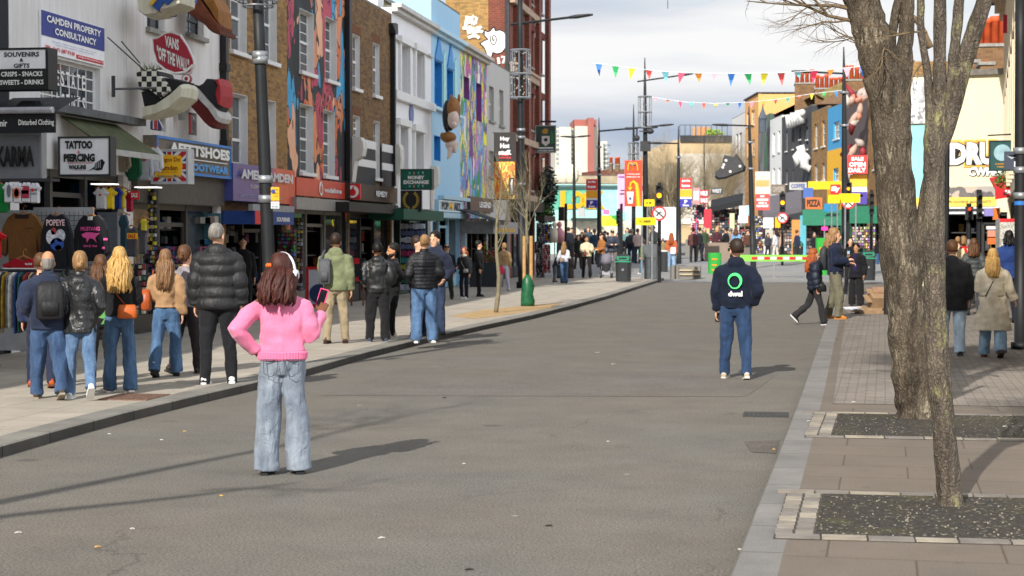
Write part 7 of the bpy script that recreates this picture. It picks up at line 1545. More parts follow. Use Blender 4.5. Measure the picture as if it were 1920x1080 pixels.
g = G(915,538,KZ); mb = MB(); mb.box(g.x - .6,g.x + .5,g.y - .2,g.y + .2,KZ,KZ + .85); tag(mb.build('cafe_planter',M(H('2a2f34'),.6,.2,name='planter_grey')),'dark grey planter box at the cafe mouth','planter')
shrub('small green shrub above the red awning at the right edge',P(1878,335,50),(.25,.25,.3),200,'5a7a2a','35501c',leaf=.05)
rack('easel_rack','wooden framed clothes rack behind the woman in white',1043,1075,455,522,73,['2c3440','5a4a44','3a4a5a','8a8d90','2a2a30'],4,3,back=(.06,.05,.04))
for i,(x,c,l) in enumerate([(1040,'e4dccb','cream dressed shop mannequin on the left far pavement'),(1049,'c98a94','pink topped shop mannequin with a pale hood')]):
 g = P(x,455,76); mb = MB(); mb.loft([(g.x,g.y,g.z,.2,.14),(g.x,g.y,g.z + .45,.22,.14),(g.x,g.y,g.z + .62,.1,.08),(g.x,g.y,g.z + .66,.06,.06)],12); mb.ell((g.x,g.y,g.z + .78),(.11,.12,.14),10,8); mb.tube([(g.x,g.y,KZ),(g.x,g.y,g.z)],.03,6); tag(mb.build('mannequin',M(H(c),.7,.15,name='mannequin_cloth'),smooth=True),l,'mannequin')
 # people
def skinm(c): return M(H(c),.55,.08,20,spec=.3,name='skin')
SK = {'f': skinm('d8a688'),'m': skinm('b98764'),'d': skinm('6f452f')}
CLT = bpy.data.textures.new('folds','CLOUDS'); CLT.noise_scale = .16; CLT.noise_depth = 2
CLF = bpy.data.textures.new('fine_folds','CLOUDS'); CLF.noise_scale = .05; CLF.noise_depth = 2
def hairm(c1,c2,sc=60):
 k = ('h',c1,c2)
 if k in MC: return MC[k]
 m,N,L,b = new_mat('hair'); tc = N.new('ShaderNodeTexCoord'); mp = N.new('ShaderNodeMapping'); mp.inputs['Scale'].default_value = (1,1,.12); L.new(tc.outputs['Object'],mp.inputs[0])
 n = node_noise(N,L,mp.outputs[0],sc,5,.7); L.new(ramp(N,L,n,[(.32,H(c1)),(.7,H(c2))]),b.inputs['Base Color']); b.inputs['Roughness'].default_value = .5; b.inputs['Specular IOR Level'].default_value = .3
 bump(N,L,b,n,.6,.01); MC[k] = m; return m
HAIR = {'black': hairm('0d0b0a','1f1a17'),'dark': hairm('1c130d','3c2a1d'),'brown': hairm('3a2415','6e4a2e'),'blonde': hairm('8a6432','d8b06a'),'dirty': hairm('6a4c2c','a8845a'),'red': hairm('6a2c12','b8622c'),'auburn': hairm('260f0b','562a20'),'grey': hairm('5a5550','9a948c'),'lightbrown': hairm('4e3622','9a7450')}
def remesh(o,vx,sm=2,disp=0,tex=None,dsub=0):
 m = o.modifiers.new('fuse','REMESH'); m.mode = 'VOXEL'; m.voxel_size = vx; m.use_smooth_shade = True
 if sm: s = o.modifiers.new('soften','SMOOTH'); s.factor = .5; s.iterations = sm
 if disp: d = o.modifiers.new('folds','DISPLACE'); d.texture = tex or CLT; d.texture_coords = 'LOCAL'; d.strength = disp; d.mid_level = .5
ARMS = { 'down': ((.05,-.02,-.28),(.01,.05,-.25)),'pocket': ((.09,-.08,-.27),(-.06,.13,-.17)),'jacket': ((.07,-.06,-.27),(-.09,.17,-.10)),'hip': ((.20,-.16,-.17),(-.16,.10,-.19)),'phone': ((.04,.02,-.28),(.10,.14,.17)),'read': ((.04,.04,-.27),(-.10,.22,.04)),'fwd': ((.03,.03,-.27),(-.03,.24,-.03)),'swingf': ((.04,.09,-.26),(0,.15,-.20)),'swingb': ((.05,-.12,-.25),(.01,-.03,-.25)),'up': ((.06,.12,-.2),(-.06,.12,.2)),'out': ((.1,.03,-.25),(.08,.1,-.2))}
def person(label,px,py,top,z=KZ,face=0,w=1.0,fem=False,skin='f',hair=('short','dark'),topc=None,bot=None,arms=('down','down'),legs=(0,0),shoes=None,vx=.012,lean=0,head=(0,0),group=None,extras=(),h=None,d=None,beard=False,feet=None,sock=None,armdef=None):
 if d:
  g = P(px,443,d); z = zg(g.y); h = max(1.5,min(1.88,1.84 + (443 - top) * d / F - z)); g.z = z
 else: g = G(px,py,z); d = (g - C0).dot(FW); h = h or (py - top) * d / F
 k = h / 1.77
 base_yaw = math.atan2(g.x,g.y)
 X = T((g.x,g.y,z)) @ Matrix.Rotation(-base_yaw - R(face),4,'Z')
 r = empty('person',X,label,'person',group)
 def sc(p): return V(p) * k
 sp = .085 if fem else .095; th,sh = .43,.41; LG_ = []
 for s,(a,b_) in zip((-1,1),((legs[0] if isinstance(legs[0],tuple) else (legs[0],max(0,-legs[0]) * .9)),(legs[1] if isinstance(legs[1],tuple) else (legs[1],max(0,-legs[1]) * .9)))):
  hp = V((s * sp,0,.90)); ex = s * .03
  kn = hp + V((ex,math.sin(R(a)) * th,-math.cos(R(a)) * th)); an = kn + V((ex * .6,math.sin(R(a - b_)) * sh,-math.cos(R(a - b_)) * sh)); LG_.append((hp,kn,an,a - b_))
 low = min(l[2].z for l in LG_) - .075; dz = -low
 LG_ = [tuple(p + V((0,0,dz)) for p in l[:3]) + (l[3],) for l in LG_]
 hz = .90 + dz; ln = R(lean)
 def up(x,y,zz):
  t = zz - .9; return V((x,y * math.cos(ln) + t * math.sin(ln),hz + t * math.cos(ln) - y * math.sin(ln)))
 sw = (.165 if fem else .185) * (1 + (w - 1) * .5); shz = 1.395
 A_ = []
 for s,nm in zip((-1,1),arms):
  e,wr = (armdef or ARMS)[nm] if not isinstance(nm,tuple) else nm; S0 = up(s * sw,-.005,shz); E = S0 + V((s * e[0],e[1],e[2])); Wp = E + V((s * wr[0],wr[1],wr[2])); A_.append((S0,E,Wp,nm))
 hy,hp_ = R(head[0]),R(head[1]); nk = up(0,-.005,1.53); HM = T(nk) @ Matrix.Rotation(-hy,4,'Z') @ Matrix.Rotation(hp_,4,'X')
 K = Matrix.Diagonal((k,k,k,1))
 sd_ = rnd.random() * 50
 def folds(mb,amp,fz=4.5,fx=13,k0=0):
  for i in range(k0,len(mb.v)):
   p = V(mb.v[i]); q_ = noise.noise_vector(V((p.x * fx + sd_,p.y * fx,p.z * fz))) * amp + noise.noise_vector(V((p.x * 9,p.y * 9 + sd_,p.z * 16))) * amp * .4; mb.v[i] = (p.x + q_.x,p.y + q_.y,p.z)
 mb = MB(); bw = w * (.94 if fem else 1)
 tor = [(.80,.10,.08,0),(.88,.15,.10,0),(.97,(.16 if fem else .15),.105,0),(1.07,(.12 if fem else .14),.088,0),(1.2,(.135 if fem else .155),.10,0),(1.32,(.15 if fem else .17),.108,0),(1.40,sw * .93,.092,0),(1.44,sw * .72,.075,0),(1.475,.085,.062,0),(1.5,.058,.055,0),(1.56,.052,.055,.005)]
 secs = []
 for zz,rx,ry,cy in tor: c = up(0,cy,zz); secs.append((c.x,c.y,c.z,rx * bw * .93,ry * w * .93))
 mb.loft(secs,16,K)
 hd = [(-.035,.028,.032,.045),(-.02,.042,.05,.032),(.02,.054,.068,.018),(.06,.064,.08,.006),(.10,.071,.09,-.002),(.14,.073,.094,-.006),(.18,.064,.084,-.008),(.21,.044,.06,-.008),(.226,.018,.026,-.008)]
 HS = 1.04
 mb.loft([(0,cy * HS,zz * HS + .02,rx * HS,ry * HS) for zz,rx,ry,cy in hd],18,K @ HM)
 mb.tube([(0,.088,.125),(0,.105,.09),(0,.112,.073),(0,.09,.066)],[.008,.012,.017,.012],6,X=K @ HM)
 for s in (-1,1): mb.ell((s * .078,-.008,.10),(.012,.02,.034),8,6,K @ HM); mb.ell((s * .03,.088,.135),(.02,.01,.007),6,4,K @ HM)
 mb.tube([(-.024,.088,.045),(0,.098,.045),(.024,.088,.045)],.008,6,X=K @ HM)
 for S0,E,Wp,nm in A_: mb.tube([S0 + V((0,0,.0)),S0.lerp(E,.5),E,E.lerp(Wp,.4),Wp],[.05,.044,.037,.036,.025],10,X=K)
 for hp,kn,an,_ in LG_: mb.tube([hp + V((0,0,.04)),hp.lerp(kn,.4),kn,kn.lerp(an,.35),an,an - V((0,0,.05))],[.07,.06,.04,.04,.03,.03],10,X=K)
 for s,(S0,E,Wp,nm) in zip((-1,1),A_):
  dr = (Wp - E).normalized(); up_ = nm in ('phone','read','fwd','up')
  side = V((s,0,0)) if not up_ else V((-s * .3,.6,.7)); th_ax = (V((0,1,0)) if not up_ else V((-s,.2,.4))); th_ax = (th_ax - dr * th_ax.dot(dr)).normalized(); nrm = dr.cross(th_ax) * (1 if s < 0 else -1)
  cu = .5 if up_ else .3; pc = Wp + dr * .045
  mb.tube([Wp - dr * .01,Wp + dr * .03,Wp + dr * .07,Wp + dr * .085],[(.026,.018),(.038,.017),(.04,.015),(.036,.012)],10,ref=th_ax,X=K)
  for i,fl in enumerate((.068,.078,.073,.058)):
   b0 = Wp + dr * .08 + th_ax * (.029 - i * .019); pts = [b0 - dr * .01]; a = 0; p = b0
   for j,q_ in enumerate((.42,.32,.26)):
    a += cu * (1 + .15 * i); p = p + (dr * math.cos(a * .8) + nrm * math.sin(a * .8)) * fl * q_; pts.append(p)
   mb.tube(pts,[.0095,.009,.0085,.0065],6,X=K)
  t0 = Wp + dr * .02 + th_ax * .03; mb.tube([t0,t0 + th_ax * .022 + dr * .022 + nrm * .008,t0 + th_ax * .03 + dr * .045 + nrm * .018,t0 + th_ax * .027 + dr * .062 + nrm * .028],[.014,.012,.010,.008],6,X=K)
 bo = mb.build('body',SK[skin],r,smooth=True); remesh(bo,max(.0062,vx * .62) if vx < .015 else vx * .8,1)
 if abs(face) > 60 and vx < .02:
  for s in (-1,1): e_ = MB(); e_.ell((s * .03,.092,.112),(.011,.006,.007),8,5,K @ HM); e_.build('eye',M(H('2a1c14'),.3,0,name='eye_dark'),r)
 c = dict(col='2a2a2e',t=.03,hem=.86,kind='knit',sleeve=1.0,hood=False,collar=False); c.update(topc or {})
 t = c['t']; hem = c['hem']; mb = MB(); secs = []; N_ = 26; flare = c.get('flare',0)
 def tr(zz):
  for i in range(len(tor) - 1):
   if tor[i][0] <= zz <= tor[i + 1][0]: q_ = (zz - tor[i][0]) / (tor[i + 1][0] - tor[i][0]); return tor[i][1] + (tor[i + 1][1] - tor[i][1]) * q_,tor[i][2] + (tor[i + 1][2] - tor[i][2]) * q_
  return (tor[0][1],tor[0][2]) if zz < tor[0][0] else (tor[-1][1],tor[-1][2])
 for i in range(N_ + 1):
  zz = hem + (1.50 - hem) * i / N_; rx,ry = tr(max(zz,.9));
  if zz < 1.36: rx = max(rx,c.get('min',.14 if fem else .155)); ry = max(ry,.098)
  q_ = 0
  if c['kind'] == 'puffer': q_ = t * .42 * (abs(math.sin((zz - hem) / c.get('band',.115) * math.pi)) ** .6 - .6)
  if zz < .9: rx += flare * (.9 - zz); ry += flare * .8 * (.9 - zz)
  if c.get('rib') and zz < hem + .06: rx *= .93; ry *= .94
  cc = up(0,0,zz); secs.append((cc.x,cc.y,cc.z,(rx + t + q_) * bw,(ry + t + q_) * w))
 mb.loft(secs,24,K)
 if c['collar']: cc = up(0,0,1.5); mb.loft([(cc.x,cc.y,cc.z - .03,.085,.085),(cc.x,cc.y,cc.z + .05,.075,.08),(cc.x,cc.y,cc.z + .055,.06,.06)],16,K)
 if c['hood']: p0 = up(0,-.075,1.47); mb.ell(p0,(.125,.075,.095),14,10,K); p0 = up(0,-.03,1.5); mb.ell(p0,(.105,.09,.05),14,8,K)
 for s,(S0,E,Wp,nm) in zip((-1,1),A_):
  We = E.lerp(Wp,.97 * c['sleeve']); pts = []; rr = []
  path = [S0 + V((-s * .06,0,-.015)),S0 + V((s * .002,0,-.035)),S0.lerp(E,.5),E,E.lerp(We,.5),We]
  for i in range(len(path) - 1):
   for j in range(5):
    q_ = j / 5; pts.append(path[i].lerp(path[i + 1],q_)); a = (i + q_) / 5; base_ = .062 - .026 * a; wr = 0
    if c['kind'] == 'puffer': wr = t * .4 * (abs(math.sin(a * 14)) ** .6 - .6)
    rr.append((base_ + t * .8 + wr) * (1 - .16 * max(0,1 - a * 5)))
  pts.append(path[-1]); rr.append(.034 + t * (.45 if c.get('rib') or c['kind'] == 'puffer' else .75)); mb.tube(pts,rr,14,X=K)
 kindm = {'knit': dict(rough=.9,bs=.3,sc=30),'puffer': dict(rough=.55,bs=.35,sc=9,spec=.35),'leather': dict(rough=.38,bs=.45,sc=7,spec=.5),'cotton': dict(rough=.85,bs=.3,sc=9),'fleece': dict(rough=.95,bs=.5,sc=14)}[c['kind']]
 cm = c.get('mat') or cloth(H(c['col']),.18,kindm['sc'],kindm['bs'],kindm['rough'],spec=kindm.get('spec',.2),name=c['kind'] + '_cloth')
 folds(mb,(.012 if c['kind'] == 'puffer' else .028) if vx < .02 else .006,6,9); jo = mb.build(c.get('name','jacket'),cm,r,smooth=True); remesh(jo,vx,1 if c['kind'] == 'puffer' else 2,(.012 if vx < .02 else .0),CLT)
 b = dict(col='2f4f7a',th=.095,kn=.074,an=.062,name='trousers',fade=None,hem=.05,top=1.0); b.update(bot or {})
 mb = MB(); secs = []
 for zz,rx,ry in ((.80,.11,.085),(.86,.158,.11),(.93,.168 if fem else .158,.118),(b['top'],.148,.105)): cc = up(0,0,zz); secs.append((cc.x,cc.y - (.008 if zz < .95 else 0),cc.z,rx * bw * 1.0,ry * w))
 mb.loft(secs,20,K)
 for hp,kn,an,an_a in LG_:
  dn = (an - kn).normalized(); end = an + dn * (.075 - b['hem']) if b['hem'] < .2 else kn.lerp(an,.6)
  pts = [hp + V((0,-.01,.03)),hp.lerp(kn,.3),hp.lerp(kn,.65),kn,kn.lerp(an,.35),kn.lerp(an,.7),end]
  rr = [b['th'] * .98,b['th'] * 1.0,b['th'] * .5 + b['kn'] * .5,b['kn'],b['kn'] * .55 + b['an'] * .45,b['an'] * .8 + b['kn'] * .2,b['an']]
  P2,R2 = [],[]
  for i in range(len(pts) - 1):
   for j in range(4): P2.append(pts[i].lerp(pts[i + 1],j / 4)); R2.append((rr[i] + (rr[i + 1] - rr[i]) * j / 4) * w)
  mb.tube(P2 + [pts[-1]],R2 + [rr[-1] * w],22,X=K)
 def ds(c): l = .3 * c[0] + .59 * c[1] + .11 * c[2]; return tuple(x + (l - x) * .3 for x in c)
 tm = b.get('mat') or cloth(ds(H(b['col'])),.22,5,.35,.85,fade=ds(H(b['fade'])) if b['fade'] else None,name='trouser_cloth')
 folds(mb,.022 if vx < .02 else .005,3.5,14); to = mb.build(b['name'],tm,r,smooth=True); remesh(to,vx,1,(.008 if vx < .02 else 0),CLT)
 s_ = dict(col='202022',sole='2a2a2a',high=0); s_.update(shoes or {})
 for i,(s,(hp,kn,an,aa)) in enumerate(zip((-1,1),LG_)):
  pit = -max(0,-aa) * .9 if aa < -8 else max(0,aa) * .35; FM = K @ T(an) @ Matrix.Rotation(R(-s * -8),4,'Z') @ Matrix.Rotation(R(pit),4,'X')
  mb = MB(); mb.mi = 0
  mb.tube([(0,-.075,-.035),(0,-.06,-.03),(0,-.01,-.01),(0,.05,-.022),(0,.10,-.036),(0,.145,-.043),(0,.165,-.05)],[(.022,.02),(.036,.036),(.038,.052),(.042,.042),(.046,.03),(.04,.022),(.02,.01)],12,ref=(1,0,0),X=FM)
  mb.tube([(0,-.02,-.02),(0,-.022,.03 + s_['high'])],[.038,.042],10,X=FM)
  mb.mi = 1; ol = [(-.03,-.09),(.03,-.09),(.042,-.03),(.042,.05),(.05,.1),(.042,.155),(0,.178),(-.042,.155),(-.05,.1),(-.042,.05),(-.042,-.03)]
  mb.slab(ol,-.078,-.052,FM)
  if sock: mb.mi = 2; mb.tube([(0,-.02,.0),(0,-.02,.12)],.034,10,X=K @ T(an))
  mb.build('shoe',[M(H(s_['col']),.6,.15,10,name='shoe_upper'),M(H(s_['sole']),.7,.1,name='shoe_sole'),M(H(sock or 'ffffff'),.8,.05,name='sock')],r,smooth=False)
 vol = hair[2] if len(hair) > 2 else 1.0; ht,hc = hair[0],HAIR[hair[1]] if hair[1] in HAIR else None; mb = MB()
 HX = K @ HM
 def cap(grow,zlo,back,front=0,zcut=.23):
  sec = []
  for zz,rx,ry,cy in ((-.03,.05,.05,.0),) + tuple(hd):
   if zz < zlo: continue
   f_ = max(0,(.13 - zz)) * 1.1
   sec.append((0,(cy - .012 - f_ * .55) * HS - back,zz * HS + .02 + (grow if zz > .2 else 0),(rx * HS + grow) * (1 if zz > .03 else .9),ry * HS + grow - f_ * .55 + back * .3))
  sec.append((0,-.01,.226 * HS + .02 + grow * 1.3,.01,.015)); mb.loft(sec,18,HX)
 locks = []
 if ht in ('short','crop','curly'):
  g_ = {'short': .014,'crop': .006,'curly': .022}[ht]; cap(g_,.055,.004)
  if ht != 'crop':
   for i in range(150 if vx < .0135 else 60):
    a = rnd.uniform(.1,3.04) if i % 2 else rnd.uniform(-3,3); e = rnd.uniform(.1,1.4); x = .076 * math.cos(a) * math.cos(e); y = -.094 * abs(math.sin(a)) * math.cos(e) if i % 3 else .085 * math.sin(a) * math.cos(e); zz = .13 + .105 * math.sin(e)
    if y > .05 and zz < .19: continue
    n_ = V((x,y,(zz - .12) * 1.2)).normalized(); p = V((x,y - .006,zz + .012)); mb.tube([p,p + n_ * .014 + V((0,0,.004)),p + n_ * .022 + V((rnd.gauss(0,.008),rnd.gauss(0,.008),-.004))],[.011,.009,.003],5,X=HX)
 elif ht == 'bald':
  mb.loft([(0,-.03,.03,.05,.055),(0,-.03,.06,.069,.075),(0,-.02,.12,.078,.092),(0,-.02,.16,.079,.092),(0,-.028,.172,.075,.084)],18,HX)
 else:
  cap(.016,.0,.012)
  ln_ = {'long': .30,'mid': .17,'bob': .10,'bun': .0,'pony': .0,'hood': 0,'beanie': .02,'cap': .02,'capblond': .22}[ht]
  if ln_:
   nl = (90 if vx < .015 else 46) if ln_ > .05 else 20
   for i in range(nl):
    a = math.pi * (1.0 + 1.0 * (i + .5) / nl) + rnd.gauss(0,.05); ex = .16 * math.pi * (1 if rnd.random() < .5 else -1) * rnd.random() * (1 if ln_ > .1 else 1); a += ex * .6
    x0,y0 = .07 * math.cos(a),.092 * math.sin(a) - .01; L0 = ln_ * rnd.uniform(.78,1.08); st = rnd.uniform(.13,.22); ph = rnd.random() * 6; am = rnd.uniform(.004,.014) * (1.8 if vol > 1.15 else 1)
    o = rnd.uniform(1.15,1.55); pts = [(x0 * .6,y0 * .6,st)]
    for j,f_ in enumerate((.15,.35,.55,.75,.9,1)):
     zz = .13 - (L0 + .12) * f_; fl = o * vol + ((.25 if ht == 'mid' else .12) * vol) * math.sin(f_ * 2.2); yy = y0 * fl - (.02 if f_ > .4 else 0) - .035 * f_; pts.append((x0 * fl + am * math.sin(ph + f_ * 11),yy + am * math.cos(ph + f_ * 9),zz))
    rw = rnd.uniform(.011,.019) * (1 if ln_ > .05 else .8); mb.tube(pts,[rw,rw * 1.2,rw * 1.2,rw * 1.1,rw,rw * .7,rw * .25],5,X=HX)
   mb.loft([(0,-.055,.13,.07,.05),(0,-.075,.0,.08,.045),(0,-.09,-ln_ * .6,.085,.035),(0,-.1,-ln_ * .85,.05,.02)],12,HX)
  if ht == 'bun': mb.ell((0,-.12,.10),(.045,.04,.042),10,8,HX); mb.ell((.02,-.135,.13),(.03,.02,.025),8,6,HX)
  if ht == 'pony': mb.tube([(0,-.1,.15),(0,-.15,.11),(0,-.16,.0),(0,-.14,-.1)],[.02,.03,.03,.008],8,X=HX)
 if ht != 'hood':
  ho = mb.build('hair',hc,r,smooth=True)
 if beard: mb = MB(); mb.loft([(0,.045,-.03,.03,.035),(0,.04,-.01,.05,.055),(0,.03,.03,.062,.068),(0,.02,.06,.066,.07)],14,HX); mb.build('beard',hc,r,smooth=True)
 for e in extras:
  q_ = MB(); nm,mt = e[0],None
  if nm == 'beanie': q_.loft([(0,-.012,.11,.085,.104),(0,-.012,.15,.087,.106),(0,-.014,.2,.074,.09),(0,-.014,.245,.045,.055),(0,-.014,.262,.01,.012)],18,HX); q_.build('beanie',cloth(H(e[1]),.1,30,.3),r,smooth=True)
  if nm == 'cap': q_.loft([(0,-.006,.14,.083,.1),(0,-.008,.19,.078,.094),(0,-.01,.235,.05,.06),(0,-.01,.25,.01,.01)],18,HX); q_.loft([(0,.11,.138,.07,.07),(0,.11,.148,.068,.068)],16,HX); q_.build('cap',cloth(H(e[1]),.1,30,.2),r,smooth=True)
  if nm == 'scarf': cc = up(0,0,1.5); q_.loft([(cc.x,cc.y,cc.z - .05,.12,.11),(cc.x,cc.y,cc.z,.11,.105),(cc.x,cc.y,cc.z + .05,.085,.085)],16,K); q_.build('scarf',cloth(H(e[1]),.2,20,.4),r,smooth=True)
  if nm == 'glasses':
   for s in (-1,1): q_.tube([(s * .075,-.0,.125),(s * .072,.09,.125)],.004,5,X=HX); q_.box(s * .035 - .026,s * .035 + .026,.104,.11,.1,.14,HX)
   q_.build('glasses',BLACK,r)
 return r,K,HM,A_,LG_,up,X,k,jo
def worn(name,label,cat,X,builder,mat,smooth=True,group=None):
 mb = MB(); builder(mb); return tag(mb.build(name,mat,X=X,smooth=smooth),label,cat,group)
def backpack(pr,label,col,w=.15,h=.42,zc=1.22,dp=.16,x=0,name='backpack',rough=.6,t=.03):
 r,K,HM,A_,LG_,up,X,k,jo = pr; c = up(x,-(.10 + t + dp / 2),zc); bp = empty(name,X,label,'bag'); mb = MB()
 mb.loft([(c.x,c.y,c.z - h / 2,w * .85,dp * .4),(c.x,c.y,c.z - h / 2 + .03,w,dp / 2),(c.x,c.y - .01,c.z,w,dp / 2),(c.x,c.y + .01,c.z + h / 2 - .06,w * .94,dp * .42),(c.x,c.y + .03,c.z + h / 2,w * .6,dp * .2)],22,K,.55); m = cloth(H(col),.15,12,.3,rough,name='bag_cloth',spec=.3); mb.build('pack',m,bp,smooth=True)
 mb = MB(); mb.loft([(c.x,c.y - dp * .48,c.z - h * .38,w * .6,.03),(c.x,c.y - dp * .5,c.z - h * .05,w * .62,.03),(c.x,c.y - dp * .46,c.z,w * .5,.01)],16,K,.6); mb.build('front_pocket',m,bp,smooth=True)
 mb = MB()
 for s in (-1,1):
  p0,p1,p2 = up(x + s * .09,-.12 - t,zc + h * .4),up(x * .5 + s * .1,-.02,1.47 + t),up(x * .3 + s * .11,.11 + t,1.34); mb.tube([p0,p1,p2],[(.02,.008)] * 3,8,ref=(1,0,0),X=K)
 mb.build('strap',m,bp,smooth=True); return bp
def handbag(pr,label,col,p,size=(.13,.06,.09),strap=None,name='handbag',cat='bag'):
 """p = point in body metres; strap = list of points"""
 r,K,HM,A_,LG_,up,X,k,jo = pr; b = empty(name,X,label,cat); m = M(H(col),.45,.2,10,.2,30,name='bag_leather'); mb = MB(); x,y,z = p; sx,sy,sz = size
 mb.loft([(x,y,z - sz,sx * .8,sy * .8),(x,y,z - sz * .8,sx,sy),(x,y,z + sz * .4,sx * .95,sy * .9),(x,y,z + sz,sx * .8,sy * .4)],16,K,.6); mb.build('pouch',m,b,smooth=True)
 if strap: mb = MB(); mb.tube(strap,[(.012,.004)] * len(strap),6,ref=(0,1,0),X=K); mb.build('strap',m,b)
 return b
JEAN = dict(col='2d5a8e',fade='42699a'); JEAN2 = dict(col='2b6090',fade='527fae'); DKJ = dict(col='1d3f6c',fade='3f74a8'); BLKT = dict(col='1e1e22');
WSH = dict(col='d6d6d4',sole='dcdcda'); BSH = dict(col='1a1a1c',sole='242426')
# ---- the woman in pink
HERO = dict(ARMS); HERO['hip'] = ((.205,-.13,-.215),(-.15,.12,-.19)); HERO['phone'] = ((.07,.0,-.28),(.075,.14,.19))
KNIT = None
def knit(c):
 m,N,L,b = new_mat('pink_knit'); tc = N.new('ShaderNodeTexCoord'); mp = N.new('ShaderNodeMapping'); mp.inputs['Scale'].default_value = (1,1,1); L.new(tc.outputs['Object'],mp.inputs[0])
 wv = N.new('ShaderNodeTexWave'); wv.inputs['Scale'].default_value = 55; wv.bands_direction = 'X'; wv.inputs['Distortion'].default_value = 1.5; L.new(mp.outputs[0],wv.inputs[0])
 n = node_noise(N,L,tc.outputs['Object'],45,4,.7); n2 = node_noise(N,L,tc.outputs['Object'],5,4)
 base = ramp(N,L,n2,[(.35,tuple(x * .9 for x in c)),(.7,c)]); base = mixc(N,L,.5,base,ramp(N,L,n,[(.3,(.8,.8,.8)),(.7,(1.15,1.15,1.15))]),'MULTIPLY')
 L.new(base,b.inputs['Base Color']); b.inputs['Roughness'].default_value = .95; b.inputs['Sheen Weight'].default_value = .25
 ad = N.new('ShaderNodeMath'); ad.operation = 'ADD'; L.new(n,ad.inputs[0]); L.new(wv.outputs[0],ad.inputs[1]); bump(N,L,b,ad.outputs[0],.35,.006); return m
pr = person('woman in a pink knitted jumper and wide pale grey jeans, holding up a phone',530,889,483,z=0,face=4,fem=True,skin='d',w=1.0,hair=('mid','auburn',1.13),topc=dict(mat=knit(H('e87ea2')),t=.026,hem=.94,kind='knit',name='jumper',rib=True,collar=True,min=.172),bot=dict(mat=cloth(H('66717f'),.2,4,.5,.85,fade=H('a3acb6'),name='washed_denim'),th=.094,kn=.094,an=.102,name='wide_jeans',hem=.035),arms=('hip','phone'),armdef=HERO,legs=((0,0),(3,0)),shoes=dict(col='3a3a3e',sole='18181a'),vx=.0085,head=(22,-4))
r,K,HM,A_,LG_,up,X,k,jo = pr
HXw = X @ K @ HM
def hp_b(mb):
 pass
hp = empty('headphones',HXw,'white over-ear headphones worn by the woman in pink','headphones')
mb = MB(); mb.tube([(.118 * math.cos(a),-.005,.10 + .172 * math.sin(a)) for a in [math.pi * i / 14 for i in range(15)]],[(.016,.009)] * 15,8,ref=(0,1,0)); mb.build('headband',M(H('d9dadd'),.35,.05,name='white_plastic_gloss'),hp,smooth=True)
for s in (-1,1): mb = MB(); mb.tube([(s * .1,-.002,.09),(s * .105,-.002,.09),(s * .135,-.002,.09),(s * .142,-.002,.09)],[.04,.045,.043,.03],18); mb.build('ear_cup',M(H('d9dadd'),.35,.05,name='white_plastic_gloss'),hp,smooth=True)
mb = MB()
for i in range(5): mb.ell((-.085 + i * .012,-.115 - .004 * i,.16 + .004 * (i % 2)),(.009,.014,.017),6,4)
tag(mb.build('hair_claw',[M(H('d8641c'),.3,.5,60,name='amber_plastic')],X=HXw),'orange and amber claw clip in the auburn hair of the woman in pink','hair clip')
S0,E,Wp,nm = A_[1]; dr = (Wp - E).normalized(); pc = Wp + dr * .10 + V((-.03,.02,.02))
PX = X @ K @ T(pc) @ Matrix.Rotation(R(-20),4,'Z') @ Matrix.Rotation(R(14),4,'Y') @ Matrix.Rotation(R(-12),4,'X')
ph = empty('mobile_phone',PX,'phone in a hot pink case held up by the woman in pink','phone'); mb = MB(); mb.box(-.037,.037,-.005,.005,-.06,.10); mb.build('phone_case',M(H('f0207a'),.4,.05,name='hot_pink'),ph); mb = MB(); mb.box(-.031,.031,-.0075,-.0055,-.053,.093); mb.build('screen',M(H('17181c'),.1,0,name='phone_screen'),ph)
rb_ = MB(); n = 96; vs = []
for zz,gr in ((.925,.0),(.94,.012),(.99,.014),(1.0,0)):
 c = up(0,0,zz)
 for i in range(n): a = 2 * math.pi * i / n; e = .004 if i % 2 else -.002; vs.append((c.x + (.19 + gr + e) * math.cos(a),c.y + (.135 + gr + e) * math.sin(a),c.z))
rb_.add(vs,[(j * n + i,j * n + (i + 1) % n,(j + 1) * n + (i + 1) % n,(j + 1) * n + i) for j in range(3) for i in range(n)],K)
rb_.build('ribbed_hem',knit(H('e8749c')),r)
jm = MB()
for s in (-1,1):
 c = up(s * .085,0,.9); y = -.14; jm.tube([(c.x - .058,y,c.z + .035),(c.x - .052,y - .003,c.z - .075),(c.x,y - .002,c.z - .105),(c.x + .052,y - .003,c.z - .075),(c.x + .058,y,c.z + .035),(c.x - .058,y,c.z + .035)],.0035,4,X=K)
jm.build('pocket_stitching',M(H('4a5460'),.8,name='stitch'),r)
